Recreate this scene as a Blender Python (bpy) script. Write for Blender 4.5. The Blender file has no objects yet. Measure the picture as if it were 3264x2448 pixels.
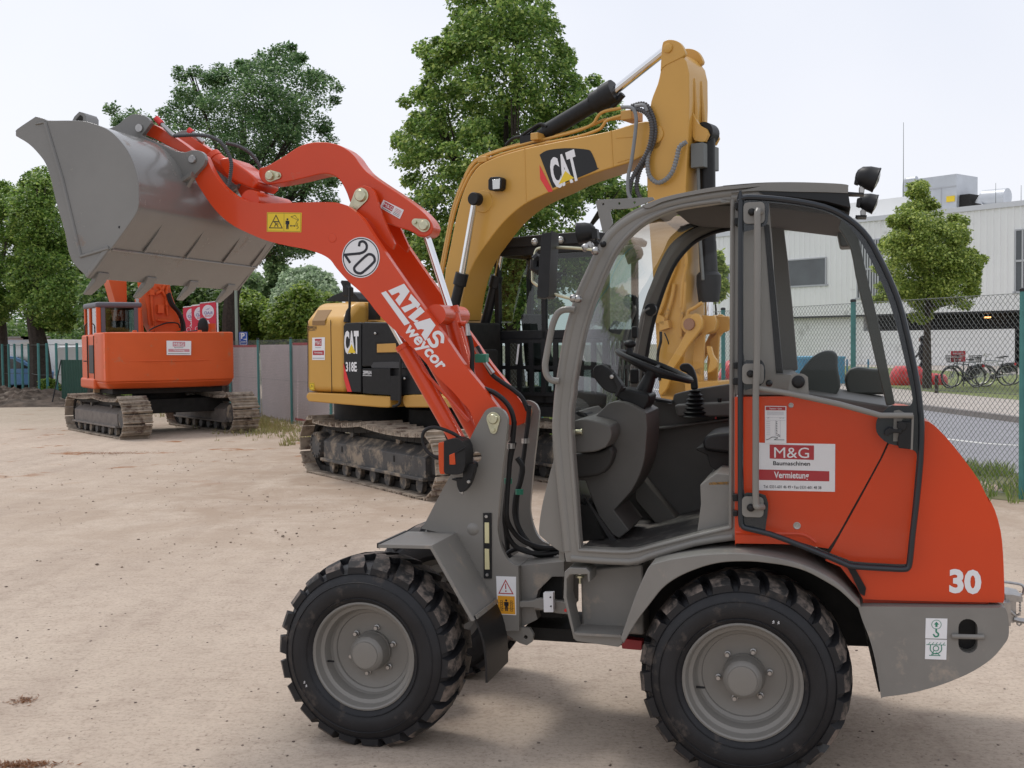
import bpy, math, random
from mathutils import Vector, Matrix
from mathutils.geometry import tessellate_polygon
random.seed(7)
R_ = math.radians
sc = bpy.context.scene
COL = sc.collection
# ---------------------------------------------------------------- camera
F_PX, CX, CY = 3615.0, 1632.0, 1224.0
CAM_H, PITCH, ROLL = 1.81, 2.09, 0.6
cd = bpy.data.cameras.new('camera'); cam = bpy.data.objects.new('camera', cd); COL.objects.link(cam)
cd.sensor_width = 36; cd.lens = F_PX / 3264 * 36; cd.clip_end = 2000; cd.clip_start = .05
RM = Matrix.Rotation(R_(90 - PITCH), 3, 'X') @ Matrix.Rotation(R_(-ROLL), 3, 'Z')
cam.matrix_world = Matrix.Translation((0, 0, CAM_H)) @ RM.to_4x4()
sc.camera = cam
# ---------------------------------------------------------------- world: bright overcast sky
SUN_EL, SUN_AZ = 62, 318
w = bpy.data.worlds.new("World"); sc.world = w; w.use_nodes = True
nt = w.node_tree; nt.nodes.clear()
out = nt.nodes.new('ShaderNodeOutputWorld'); bg = nt.nodes.new('ShaderNodeBackground')
sky = nt.nodes.new('ShaderNodeTexSky'); sky.sky_type = 'NISHITA'; sky.sun_disc = False
sky.sun_elevation = R_(SUN_EL); sky.sun_rotation = R_(SUN_AZ); sky.air_density = 1.0; sky.dust_density = 4
hs = nt.nodes.new('ShaderNodeHueSaturation'); hs.inputs['Saturation'].default_value = .25
mx = nt.nodes.new('ShaderNodeMixRGB'); mx.inputs[0].default_value = .86
tc = nt.nodes.new('ShaderNodeTexCoord'); sp = nt.nodes.new('ShaderNodeSeparateXYZ')
rp = nt.nodes.new('ShaderNodeValToRGB')
rp.color_ramp.elements[0].position = 0.0; rp.color_ramp.elements[0].color = (7.75, 7.85, 8.3, 1)
rp.color_ramp.elements[1].position = .55; rp.color_ramp.elements[1].color = (6.5, 6.8, 7.6, 1)
nz = nt.nodes.new('ShaderNodeTexNoise'); nz.inputs['Scale'].default_value = 1.6; nz.inputs['Detail'].default_value = 4
mz = nt.nodes.new('ShaderNodeMath'); mz.operation = 'MULTIPLY_ADD'; mz.inputs[1].default_value = 1.5; mz.inputs[2].default_value = -.72
ma = nt.nodes.new('ShaderNodeMath'); ma.operation = 'ADD'
L = nt.links.new
L(tc.outputs['Generated'], sp.inputs[0]); L(tc.outputs['Generated'], nz.inputs['Vector'])
L(nz.outputs['Fac'], mz.inputs[0]); L(sp.outputs['Z'], ma.inputs[0]); L(mz.outputs[0], ma.inputs[1]); L(ma.outputs[0], rp.inputs[0])
L(sky.outputs[0], hs.inputs['Color']); L(hs.outputs[0], mx.inputs[1]); L(rp.outputs[0], mx.inputs[2])
L(mx.outputs[0], bg.inputs[0]); bg.inputs[1].default_value = .12
L(bg.outputs[0], out.inputs[0])
sd = bpy.data.lights.new('sun', 'SUN'); sd.energy = 1.4; sd.angle = R_(16); sd.color = (1, .96, .9)
sun = bpy.data.objects.new('sun', sd); COL.objects.link(sun)
_az = R_(SUN_AZ); _el = R_(SUN_EL)
sdir = Vector((math.sin(_az) * math.cos(_el), math.cos(_az) * math.cos(_el), math.sin(_el)))
sun.rotation_euler = sdir.to_track_quat('Z', 'Y').to_euler(); sun.location = sdir * 50
vs = sc.view_settings; vs.view_transform = 'Standard'; vs.look = 'None'; vs.exposure = 0.16; vs.gamma = 1

# ---------------------------------------------------------------- traced coordinates
ZN = {'A': (0, 300, 2.212), 'B': (800, 400, 2.765), 'C': (1000, 800, 2.765), 'D': (1200, 1300, 2.765), 'E': (850, 1700, 2.2175),
      'F': (1600, 1700, 1.8433), 'G': (2500, 1500, 2.0733), 'H': (1700, 500, 2.07375), 'I': (1700, 1000, 1.95125),
      'J': (2250, 500, 1.84375), 'K': (2250, 1200, 2.37), 'L': (1200, 100, 1.8433), 'M': (150, 850, 2.765), 'N': (900, 900, 3.6867),
      'O': (900, 1250, 2.4578), 'Q': (1500, 750, 2.7657), 'R': (0, 500, 1.8433), 'S': (2700, 450, 2.764), 'T': (2700, 950, 2.3705),
      'V': (0, 1150, 2.4578), 'W': (2000, 900, 4.1475), 'X': (750, 750, 4.1475), 'Y': (300, 0, 2.212), 'o': (0, 0, .6777)}
def zz(s):
    """'A 10,20 30,40 B 5,5' -> list of photo pixels"""
    r = []; zn = None
    for t in s.split():
        if t in ZN: zn = ZN[t]
        else:
            a, b = t.split(','); r.append((zn[0] + float(a) / zn[2], zn[1] + float(b) / zn[2]))
    return r
def ray(p):
    return RM @ Vector(((p[0] - CX) / F_PX, -(p[1] - CY) / F_PX, -1.0))
def onY(p, Y):
    d = ray(p); t = Y / d.y
    return Vector((d.x * t, Y, CAM_H + d.z * t))
def onG(p, z=0.0):
    d = ray(p); t = (z - CAM_H) / d.z
    return Vector((d.x * t, d.y * t, z))
class Frame:
    def __init__(s, ox, oy, ang):
        s.o = Vector((ox, oy, 0)); s.ang = ang
        s.ex = Vector((math.cos(R_(ang)), math.sin(R_(ang)), 0)); s.ey = Vector((-math.sin(R_(ang)), math.cos(R_(ang)), 0))
    def loc(s, p):
        q = Vector(p) - s.o; return Vector((q.dot(s.ex), q.dot(s.ey), q.z))
    def y(s, p, yl):            # photo pixel on the plane y = yl of this frame -> (x, z)
        d = ray(p); dd = Vector((d.dot(s.ex), d.dot(s.ey), d.z)); c = s.loc((0, 0, CAM_H))
        t = (yl - c.y) / dd.y; q = c + dd * t
        return (q.x, q.z)
    def x(s, p, xl):            # on the plane x = xl -> (y, z)
        d = ray(p); dd = Vector((d.dot(s.ex), d.dot(s.ey), d.z)); c = s.loc((0, 0, CAM_H))
        t = (xl - c.x) / dd.x; q = c + dd * t
        return (q.y, q.z)
    def P(s, st, yl): return [s.y(p, yl) for p in zz(st)]
    def V(s, st, yl):
        return [Vector((a, yl, b)) for a, b in s.P(st, yl)]
    def empty(s, name, **k):
        o = bpy.data.objects.new(name, None); COL.objects.link(o); o.location = s.o; o.rotation_euler = (0, 0, R_(s.ang))
        o.empty_display_size = .2; tag(o, **k); return o
def tag(o, label=None, cat=None, group=None, kind=None):
    if label: o['label'] = label
    if cat: o['category'] = cat
    if group: o['group'] = group
    if kind: o['kind'] = kind
    return o
def cr(pts, n=4, closed=True, sharp=38):
    """Catmull-Rom through the points, corners sharper than `sharp` degrees stay corners"""
    m = len(pts); P = [Vector(p) for p in pts]; res = []
    def corner(i):
        if not closed and (i == 0 or i == m - 1): return True
        a = P[i] - P[i - 1]; b = P[(i + 1) % m] - P[i]
        if a.length < 1e-9 or b.length < 1e-9: return True
        return a.angle(b) > R_(sharp)
    cs = [corner(i) for i in range(m)]
    for i in range(m if closed else m - 1):
        p1, p2 = P[i], P[(i + 1) % m]
        p0 = P[i - 1] if not cs[i] else p1 * 2 - p2
        p3 = P[(i + 2) % m] if not cs[(i + 1) % m] else p2 * 2 - p1
        if cs[i]: p0 = p1 + (p1 - p2) * .5
        if cs[(i + 1) % m]: p3 = p2 + (p2 - p1) * .5
        k = 1 if (cs[i] and cs[(i + 1) % m]) else n
        for j in range(k):
            t = j / k
            q = .5 * ((2 * p1) + (p2 - p0) * t + (2 * p0 - 5 * p1 + 4 * p2 - p3) * t * t + (3 * p1 - p0 - 3 * p2 + p3) * t ** 3)
            res.append(tuple(q))
    if not closed: res.append(tuple(P[-1]))
    return res
def offset_poly(pts, d):
    """push a closed 2D outline inwards by d"""
    n = len(pts); area = sum(pts[i][0] * pts[(i + 1) % n][1] - pts[(i + 1) % n][0] * pts[i][1] for i in range(n))
    s = 1 if area > 0 else -1; r = []
    for i in range(n):
        a = Vector(pts[i]) - Vector(pts[i - 1]); b = Vector(pts[(i + 1) % n]) - Vector(pts[i])
        if a.length < 1e-9: a = b
        if b.length < 1e-9: b = a
        na = Vector((-a.y, a.x)).normalized(); nb = Vector((-b.y, b.x)).normalized(); m = (na + nb)
        if m.length < 1e-6: m = na
        m.normalize(); k = 1 / max(.5, m.dot(na)); r.append(tuple(Vector(pts[i]) + m * d * s * k))
    return r
def circ(cx, cy, r, n=20, a0=0, a1=360):
    full = abs(a1 - a0 - 360) < 1e-6
    return [(cx + r * math.cos(R_(a0 + (a1 - a0) * i / (n if full else n - 1))), cy + r * math.sin(R_(a0 + (a1 - a0) * i / (n if full else n - 1)))) for i in range(n)]
def rrect(x0, z0, x1, z1, r, n=4):
    p = []
    for cx, cy, a in ((x1 - r, z1 - r, 0), (x0 + r, z1 - r, 90), (x0 + r, z0 + r, 180), (x1 - r, z0 + r, 270)):
        p += circ(cx, cy, r, n, a, a + 90)
    return p

class MB:
    def __init__(s): s.v = []; s.f = []; s.m = []; s.c = [(0, 0)]
    def cut(s):
        """what follows becomes a part of its own, same name and material"""
        s.c.append((len(s.v), len(s.f))); return s
    def add(s, vs, fs, mat=0, M=None):
        b = len(s.v)
        s.v += [tuple(M @ Vector(v)) if M is not None else tuple(v) for v in vs]
        s.f += [tuple(b + i for i in f) for f in fs]; s.m += [mat] * len(fs); return s
    def prism(s, pts, y0, y1, mat=0, holes=(), M=None):
        """outline in (x,z), solid between y0 and y1"""
        if y0 > y1: y0, y1 = y1, y0
        pts = list(pts); n = len(pts)
        area = sum(pts[i][0] * pts[(i + 1) % n][1] - pts[(i + 1) % n][0] * pts[i][1] for i in range(n))
        if area < 0: pts.reverse()
        loops = [pts]
        for h in holes:
            h = list(h); k = len(h)
            if sum(h[i][0] * h[(i + 1) % k][1] - h[(i + 1) % k][0] * h[i][1] for i in range(k)) > 0: h.reverse()
            loops.append(h)
        vs = []; fs = []; flat = [p for l in loops for p in l]; N = len(flat)
        vs = [(p[0], y0, p[1]) for p in flat] + [(p[0], y1, p[1]) for p in flat]
        if len(loops) == 1:
            fs.append(tuple(range(n))); fs.append(tuple(N + i for i in reversed(range(n))))
        else:
            for t in tessellate_polygon([[Vector((p[0], p[1], 0)) for p in l] for l in loops]):
                a, b, c = [flat[i] for i in t]
                if (b[0] - a[0]) * (c[1] - a[1]) - (b[1] - a[1]) * (c[0] - a[0]) < 0: t = (t[0], t[2], t[1])
                fs.append(tuple(t)); fs.append((N + t[0], N + t[2], N + t[1]))
        o = 0
        for l in loops:
            k = len(l)
            for i in range(k):
                j = (i + 1) % k; fs.append((o + i, N + o + i, N + o + j, o + j))
            o += k
        return s.add(vs, fs, mat, M)
    def sheet(s, path, y0, y1, t=.01, mat=0, M=None):
        """open (x,z) path as a folded plate of thickness t, between y0 and y1"""
        a = [Vector(p) for p in path]; nrm = []
        for i in range(len(a)):
            d = a[min(i + 1, len(a) - 1)] - a[max(i - 1, 0)]; nrm.append(Vector((-d.y, d.x)).normalized())
        q = [tuple(p) for p in a] + [tuple(p - nn * t) for p, nn in zip(reversed(a), reversed(nrm))]
        return s.strip_prism([tuple(p) for p in a], [tuple(p - nn * t) for p, nn in zip(a, nrm)], y0, y1, mat, M)
    def strip_prism(s, A, B, y0, y1, mat=0, M=None):
        n = len(A); vs = []; fs = []
        for p, q in zip(A, B): vs += [(p[0], y0, p[1]), (q[0], y0, q[1]), (p[0], y1, p[1]), (q[0], y1, q[1])]
        for i in range(n - 1):
            a = 4 * i; b = a + 4
            fs += [(a, b, b + 1, a + 1), (a + 2, a + 3, b + 3, b + 2), (a, a + 2, b + 2, b), (a + 1, b + 1, b + 3, a + 3)]
        fs += [(0, 1, 3, 2), (4 * n - 4, 4 * n - 2, 4 * n - 1, 4 * n - 3)]
        return s.add(vs, fs, mat, M)
    def box(s, x0, x1, y0, y1, z0, z1, mat=0, M=None):
        vs = [(x, y, z) for z in (z0, z1) for y in (y0, y1) for x in (x0, x1)]
        return s.add(vs, [(0, 2, 3, 1), (4, 5, 7, 6), (0, 1, 5, 4), (1, 3, 7, 5), (3, 2, 6, 7), (2, 0, 4, 6)], mat, M)
    def cyl(s, p0, p1, r0, r1=None, n=16, mat=0, M=None, caps=True):
        return s.tube([p0, p1], [r0, r0 if r1 is None else r1], n, mat, M, caps)
    def tube(s, path, r, n=8, mat=0, M=None, caps=True):
        P = [Vector(p) for p in path]; m = len(P)
        rr = list(r) if isinstance(r, (list, tuple)) else [r] * m
        vs = []; fs = []; up = None
        for i in range(m):
            d = (P[min(i + 1, m - 1)] - P[max(i - 1, 0)])
            if d.length < 1e-9: d = Vector((0, 0, 1))
            d.normalize()
            if up is None:
                up = Vector((0, 0, 1)) if abs(d.z) < .9 else Vector((1, 0, 0))
            up = (up - d * up.dot(d))
            if up.length < 1e-6: up = Vector((1, 0, 0)) if abs(d.x) < .9 else Vector((0, 1, 0)); up = up - d * up.dot(d)
            up.normalize(); sd_ = d.cross(up)
            for k in range(n):
                a = 2 * math.pi * k / n; vs.append(P[i] + (up * math.cos(a) + sd_ * math.sin(a)) * rr[i])
        for i in range(m - 1):
            for k in range(n):
                a = i * n + k; b = i * n + (k + 1) % n; fs.append((a, a + n, b + n, b))
        if caps: fs.append(tuple(range(n))); fs.append(tuple((m - 1) * n + k for k in reversed(range(n))))
        return s.add(vs, fs, mat, M)
    def hose(s, pts, r, n=8, mat=0, ribs=0, sub=6, M=None):
        p = cr(pts, sub, False, 200)
        if ribs:
            # resample and alternate radius
            P = [Vector(a) for a in p]; L_ = [0]
            for a, b in zip(P, P[1:]): L_.append(L_[-1] + (b - a).length)
            tot = L_[-1]; k = max(4, int(tot / ribs) * 4); q = []; rr = []; j = 0
            for i in range(k + 1):
                t = tot * i / k
                while j < len(L_) - 2 and L_[j + 1] < t: j += 1
                u = (t - L_[j]) / max(1e-9, L_[j + 1] - L_[j]); q.append(P[j].lerp(P[j + 1], u)); rr.append(r if i % 4 in (0, 1) else r * .78)
            return s.tube(q, rr, n, mat, M)
        return s.tube(p, r, n, mat, M)
    def lathe(s, prof, c, n=40, mat=0, axis='y', M=None, closed=False):
        """profile of (radius, offset along the axis) around c"""
        vs = []; fs = []; m = len(prof)
        for i in range(n):
            a = 2 * math.pi * i / n; ca, sa = math.cos(a), math.sin(a)
            for r, o in prof:
                if axis == 'y': vs.append((c[0] + r * ca, c[1] + o, c[2] + r * sa))
                elif axis == 'x': vs.append((c[0] + o, c[1] + r * ca, c[2] + r * sa))
                else: vs.append((c[0] + r * ca, c[1] + r * sa, c[2] + o))
        for i in range(n):
            for j in range(m if closed else m - 1):
                a = i * m + j; b = i * m + (j + 1) % m; c2 = ((i + 1) % n) * m
                f = (a, b, c2 + (j + 1) % m, c2 + j); fs.append(f if axis != 'y' else f)
        if not closed:
            if prof[0][0] > 1e-6 and prof[0][0] < .02: fs.append(tuple(i * m for i in range(n)))
        return s.add(vs, fs, mat, M)
    def ell(s, c, r, n=16, m=10, mat=0, M=None):
        vs = [(c[0], c[1], c[2] - r[2])]; fs = []
        for j in range(1, m):
            b = -math.pi / 2 + math.pi * j / m
            for i in range(n):
                a = 2 * math.pi * i / n; vs.append((c[0] + r[0] * math.cos(b) * math.cos(a), c[1] + r[1] * math.cos(b) * math.sin(a), c[2] + r[2] * math.sin(b)))
        vs.append((c[0], c[1], c[2] + r[2])); t = len(vs) - 1
        for i in range(n):
            fs.append((0, 1 + (i + 1) % n, 1 + i)); fs.append((t, t - n + i, t - n + (i + 1) % n))
            for j in range(m - 2):
                a = 1 + j * n; fs.append((a + i, a + (i + 1) % n, a + n + (i + 1) % n, a + n + i))
        return s.add(vs, fs, mat, M)
    def text(s, t, x, z, h, y, mat=0, xs=1.0, rot=0, bold=0.0, ital=0, align='CENTER', th=.0008, M=None, face=-1):
        """writing in the x-z plane at y, facing -y; x,z = middle; h = capital height"""
        if 'M' in t: bold = 0.0
        c = bpy.data.curves.new('t', 'FONT'); c.body = t; c.align_x = align; c.align_y = 'CENTER'; c.size = 1.0; c.offset = bold; c.shear = ital
        c.resolution_u = 3
        o = bpy.data.objects.new('t', c); COL.objects.link(o)
        dg = bpy.context.evaluated_depsgraph_get(); me = bpy.data.meshes.new_from_object(o.evaluated_get(dg))
        k = h / .70; ca, sa = math.cos(R_(rot)), math.sin(R_(rot)); vs = []
        zs = [v.co.y for v in me.vertices]; mid = (max(zs) + min(zs)) / 2 if zs else 0
        for v in me.vertices:
            a = v.co.x * k * xs; b = (v.co.y - mid) * k
            vs.append((x + a * ca - b * sa, y, z + a * sa + b * ca))
        s.add(vs, [tuple(p.vertices) for p in me.polygons], mat, M)
        bpy.data.objects.remove(o); bpy.data.curves.remove(c); bpy.data.meshes.remove(me)
        return s
    def flat(s, pts, y, mat=0, M=None):
        n = len(pts); pts = list(pts)
        if sum(pts[i][0] * pts[(i + 1) % n][1] - pts[(i + 1) % n][0] * pts[i][1] for i in range(n)) < 0: pts.reverse()
        return s.add([(p[0], y, p[1]) for p in pts], [tuple(range(n))], mat, M)
    def line(s, pts, wd, y, mat=0, closed=False, M=None):
        """mitred stroke; every stroke lies a hair above the last so none are coplanar"""
        s.k = getattr(s, 'k', 0) + 1; y = y - .00004 * s.k; P = []
        for p in pts:
            p = Vector(p)
            if not P or (p - P[-1]).length > wd * .05: P.append(p)
        if closed and len(P) > 2 and (P[0] - P[-1]).length < wd * .05: P.pop()
        n = len(P)
        if n < 2: return s
        A = []; B = []
        for i in range(n):
            a = P[i] - P[i - 1] if (i > 0 or closed) else P[1] - P[0]
            b = P[(i + 1) % n] - P[i] if (i < n - 1 or closed) else P[-1] - P[-2]
            na = Vector((-a.y, a.x)).normalized(); nb = Vector((-b.y, b.x)).normalized(); m = na + nb
            m = na if m.length < .2 else m.normalized(); k = wd / 2 / max(.45, m.dot(na))
            e = Vector((0, 0))
            if not closed and i == 0: e = -b.normalized() * wd * .35
            if not closed and i == n - 1: e = a.normalized() * wd * .35
            A.append(P[i] + m * k + e); B.append(P[i] - m * k + e)
        vs = []
        for p, q in zip(A, B): vs += [(p.x, y, p.y), (q.x, y, q.y)]
        fs = []
        for i in range(n if closed else n - 1):
            j = (i + 1) % n; fs.append((2 * i + 1, 2 * j + 1, 2 * j, 2 * i))
        return s.add(vs, fs, mat, M)
    def build(s, name, mats, parent=None, bevel=0, seg=2, smooth=True, ang=35, **k):
        if len(s.c) > 1:
            r = None; cs = s.c + [(len(s.v), len(s.f))]
            for (v0, f0), (v1, f1) in zip(cs, cs[1:]):
                q = MB(); q.v = s.v[v0:v1]; q.f = [tuple(i - v0 for i in f) for f in s.f[f0:f1]]; q.m = s.m[f0:f1]
                if q.f: r = q.build(name, mats, parent, bevel, seg, smooth, ang, **k)
            return r
        if not isinstance(mats, (list, tuple)): mats = [mats]
        me = bpy.data.meshes.new(name); me.from_pydata(s.v, [], s.f); me.validate(clean_customdata=False)
        for m in mats: me.materials.append(m)
        if len(me.polygons) == len(s.m): me.polygons.foreach_set('material_index', s.m)
        if smooth:
            me.polygons.foreach_set('use_smooth', [True] * len(me.polygons))
            me.set_sharp_from_angle(angle=R_(ang))
        me.update()
        o = bpy.data.objects.new(name, me); COL.objects.link(o)
        if parent is not None: o.parent = parent
        if bevel:
            b = o.modifiers.new('bevel', 'BEVEL'); b.width = bevel; b.segments = seg; b.limit_method = 'ANGLE'; b.angle_limit = R_(40)
            b.use_clamp_overlap = True; b.harden_normals = True
        tag(o, **k)
        return o

# ---------------------------------------------------------------- materials
def mat(name, col, rough=.5, metal=0, var=0.0, vscale=8, bump=0, bscale=60, spec=.5, dirt=None, dirt_amt=0, dscale=3, coat=0, emit=None, col2=None, island=False):
    m = bpy.data.materials.new(name); m.use_nodes = True; n = m.node_tree; p = n.nodes['Principled BSDF']; K = n.links.new
    p.inputs['Base Color'].default_value = (*col, 1); p.inputs['Roughness'].default_value = rough; p.inputs['Metallic'].default_value = metal
    p.inputs['Specular IOR Level'].default_value = spec
    if coat: p.inputs['Coat Weight'].default_value = coat; p.inputs['Coat Roughness'].default_value = .08
    tcn = n.nodes.new('ShaderNodeTexCoord'); src = None
    def noise(scale, detail=4, rough_=.55):
        t = n.nodes.new('ShaderNodeTexNoise'); t.inputs['Scale'].default_value = scale; t.inputs['Detail'].default_value = detail; t.inputs['Roughness'].default_value = rough_
        K(tcn.outputs['Object'], t.inputs['Vector']); return t
    if var or col2:
        t = noise(vscale); r = n.nodes.new('ShaderNodeValToRGB'); r.color_ramp.elements[0].position = .3; r.color_ramp.elements[1].position = .7
        c2 = col2 or tuple(min(1, c * (1 + var)) for c in col); c1 = col if col2 else tuple(c * (1 - var) for c in col)
        r.color_ramp.elements[0].color = (*c1, 1); r.color_ramp.elements[1].color = (*c2, 1)
        if island:
            g = n.nodes.new('ShaderNodeNewGeometry'); K(g.outputs['Random Per Island'], r.inputs[0])
        else: K(t.outputs['Fac'], r.inputs[0])
        src = r.outputs[0]
    if dirt:
        t = noise(dscale, 8, .7); r = n.nodes.new('ShaderNodeValToRGB'); r.color_ramp.elements[0].position = .62 - dirt_amt * .4; r.color_ramp.elements[1].position = .72 - dirt_amt * .3
        K(t.outputs['Fac'], r.inputs[0]); mm = n.nodes.new('ShaderNodeMixRGB'); mm.inputs[2].default_value = (*dirt, 1)
        if src: K(src, mm.inputs[1])
        else: mm.inputs[1].default_value = (*col, 1)
        K(r.outputs[0], mm.inputs[0]); src = mm.outputs[0]
        m2 = n.nodes.new('ShaderNodeMapRange'); m2.inputs[3].default_value = rough; m2.inputs[4].default_value = .9; K(r.outputs[0], m2.inputs[0]); K(m2.outputs[0], p.inputs['Roughness'])
    if src: K(src, p.inputs['Base Color'])
    if bump:
        t = noise(bscale, 5, .6); b = n.nodes.new('ShaderNodeBump'); b.inputs['Strength'].default_value = bump; b.inputs['Distance'].default_value = .01
        K(t.outputs['Fac'], b.inputs['Height']); K(b.outputs[0], p.inputs['Normal'])
    if emit: p.inputs['Emission Color'].default_value = (*emit[0], 1); p.inputs['Emission Strength'].default_value = emit[1]
    return m
def glass_mat(name, tint, refl=1.0, rough=.02, ior=1.5):
    m = bpy.data.materials.new(name); m.use_nodes = True; n = m.node_tree; n.nodes.clear(); K = n.links.new
    o = n.nodes.new('ShaderNodeOutputMaterial'); t = n.nodes.new('ShaderNodeBsdfTransparent'); t.inputs[0].default_value = (*tint, 1)
    g = n.nodes.new('ShaderNodeBsdfGlossy'); g.inputs['Roughness'].default_value = rough; f = n.nodes.new('ShaderNodeFresnel'); f.inputs[0].default_value = ior
    mu = n.nodes.new('ShaderNodeMath'); mu.operation = 'MULTIPLY'; mu.inputs[1].default_value = refl; mu.use_clamp = True
    x = n.nodes.new('ShaderNodeMixShader'); K(f.outputs[0], mu.inputs[0]); K(mu.outputs[0], x.inputs[0]); K(t.outputs[0], x.inputs[1]); K(g.outputs[0], x.inputs[2]); K(x.outputs[0], o.inputs[0])
    return m
def leaf_mat(name, c1, c2, c3):
    m = bpy.data.materials.new(name); m.use_nodes = True; n = m.node_tree; p = n.nodes['Principled BSDF']; K = n.links.new
    g = n.nodes.new('ShaderNodeNewGeometry'); r = n.nodes.new('ShaderNodeValToRGB'); e = r.color_ramp.elements
    e[0].position = 0; e[0].color = (*c1, 1); e[1].position = 1; e[1].color = (*c3, 1); x = e.new(.55); x.color = (*c2, 1)
    K(g.outputs['Random Per Island'], r.inputs[0]); K(r.outputs[0], p.inputs['Base Color']); p.inputs['Roughness'].default_value = .42
    p.inputs['Specular IOR Level'].default_value = .5
    tr = n.nodes.new('ShaderNodeBsdfTranslucent'); ad = n.nodes.new('ShaderNodeMixShader'); ad.inputs[0].default_value = .45
    K(r.outputs[0], tr.inputs[0]); K(p.outputs[0], ad.inputs[1]); K(tr.outputs[0], ad.inputs[2]); K(ad.outputs[0], n.nodes['Material Output'].inputs[0])
    return m
RED = mat('red_orange_paint', (.63, .056, .010), .30, var=.05, vscale=2.2, spec=.35, coat=.25, bump=.012, bscale=90, dirt=(.50, .16, .09), dirt_amt=-.05, dscale=5)
GREY = mat('warm_grey_paint', (.20, .189, .172), .38, var=.05, vscale=4, coat=.15, bump=.03, bscale=160)
GREYD = mat('dusty_grey_paint', (.205, .194, .178), .5, var=.08, vscale=5, bump=.05, bscale=120, dirt=(.34, .29, .24), dirt_amt=.12, dscale=6)
BUCK = mat('bucket_steel_paint', (.185, .178, .166), .24, var=.08, vscale=3, bump=.03, bscale=90, dirt=(.22, .17, .14), dirt_amt=.02, dscale=7, coat=.3)
PLAST = mat('grey_moulded_plastic', (.085, .08, .073), .55, var=.06, vscale=10, bump=.08, bscale=350)
BLACK = mat('black_plastic', (.013, .013, .014), .45, spec=.3, var=.2, vscale=20, bump=.015, bscale=200)
RUBBER = mat('black_hose_rubber', (.009, .009, .010), .5, spec=.35, var=.2, vscale=30, bump=.04, bscale=200)
TYRE = mat('tyre_rubber', (.013, .013, .015), .5, spec=.36, var=.25, vscale=9, bump=.12, bscale=140, dirt=(.085, .07, .06), dirt_amt=.13, dscale=7)
TREAD = mat('dusty_tread_rubber', (.024, .022, .021), .7, var=.2, vscale=20, bump=.15, bscale=120, dirt=(.20, .16, .135), dirt_amt=.42, dscale=10)
DARK = mat('dark_machinery', (.019, .018, .017), .65, spec=.25, var=.3, vscale=8, bump=.1)
CHROME = mat('chromed_rod', (.75, .75, .76), .12, 1)
ZINC = mat('yellow_zinc', (.55, .53, .38), .32, .85, var=.15, vscale=40)
STEEL = mat('bare_steel', (.42, .41, .40), .35, .9, var=.15, vscale=40)
WHITE = mat('white_decal', (.78, .78, .80), .4)
DRED = mat('dark_red_decal', (.42, .025, .035), .4)
INK = mat('black_decal', (.012, .012, .02), .4)
YDEC = mat('yellow_decal', (.78, .55, .02), .35)
ODEC = mat('orange_decal', (.72, .33, .02), .4)
GDEC = mat('green_decal', (.03, .22, .14), .4)
AMBER = mat('amber_lens', (.55, .06, .008), .2, coat=.5)
LENS = mat('lamp_lens', (.55, .56, .55), .12, .6)
CREAM = mat('cream_reflector', (.68, .62, .36), .3, coat=.3)
CATY = mat('yellow_paint', (.57, .315, .066), .36, var=.03, vscale=2, coat=.12, spec=.4, bump=.015, bscale=40)
CATYD = mat('worn_yellow_paint', (.53, .29, .065), .45, var=.05, vscale=3, dirt=(.2, .13, .07), dirt_amt=.06, dscale=5, bump=.03)
BEIGE = mat('matt_anti_slip_pad', (.27, .16, .07), .8)
CATR = mat('red_decal', (.70, .03, .03), .35)
CHAR = mat('charcoal_decal', (.019, .02, .022), .42, spec=.3)
ORG = mat('orange_paint', (.60, .095, .020), .42, var=.04, vscale=2, spec=.3, dirt=(.42, .16, .08), dirt_amt=.06, dscale=3)
MUD = mat('muddy_track_steel', (.20, .15, .11), .8, var=.35, vscale=7, bump=.5, bscale=40, dirt=(.05, .045, .042), dirt_amt=.25, dscale=6)
SHOE = mat('track_shoe_steel', (.30, .245, .19), .75, 0, var=.3, vscale=9, bump=.3, bscale=60, dirt=(.09, .055, .04), dirt_amt=.25, dscale=5)
FRAMEG = mat('muddy_dark_frame', (.055, .053, .052), .6, var=.3, vscale=6, bump=.3, dirt=(.30, .245, .185), dirt_amt=.33, dscale=4)
GLASS = glass_mat('clear_glass', (.975, .985, .98), .4)
GLASSD = glass_mat('tinted_glass', (.88, .93, .90), 2.6)
GLASSK = glass_mat('dark_cab_glass', (.62, .70, .67), 1.5)
GALV = mat('galvanised_wire', (.16, .17, .165), .5, .5)
TEAL = mat('teal_fence_paint', (.06, .22, .21), .5, var=.12, vscale=6)
BARK = mat('bark', (.045, .034, .027), .9, var=.4, vscale=14, bump=.8, bscale=25)
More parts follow.
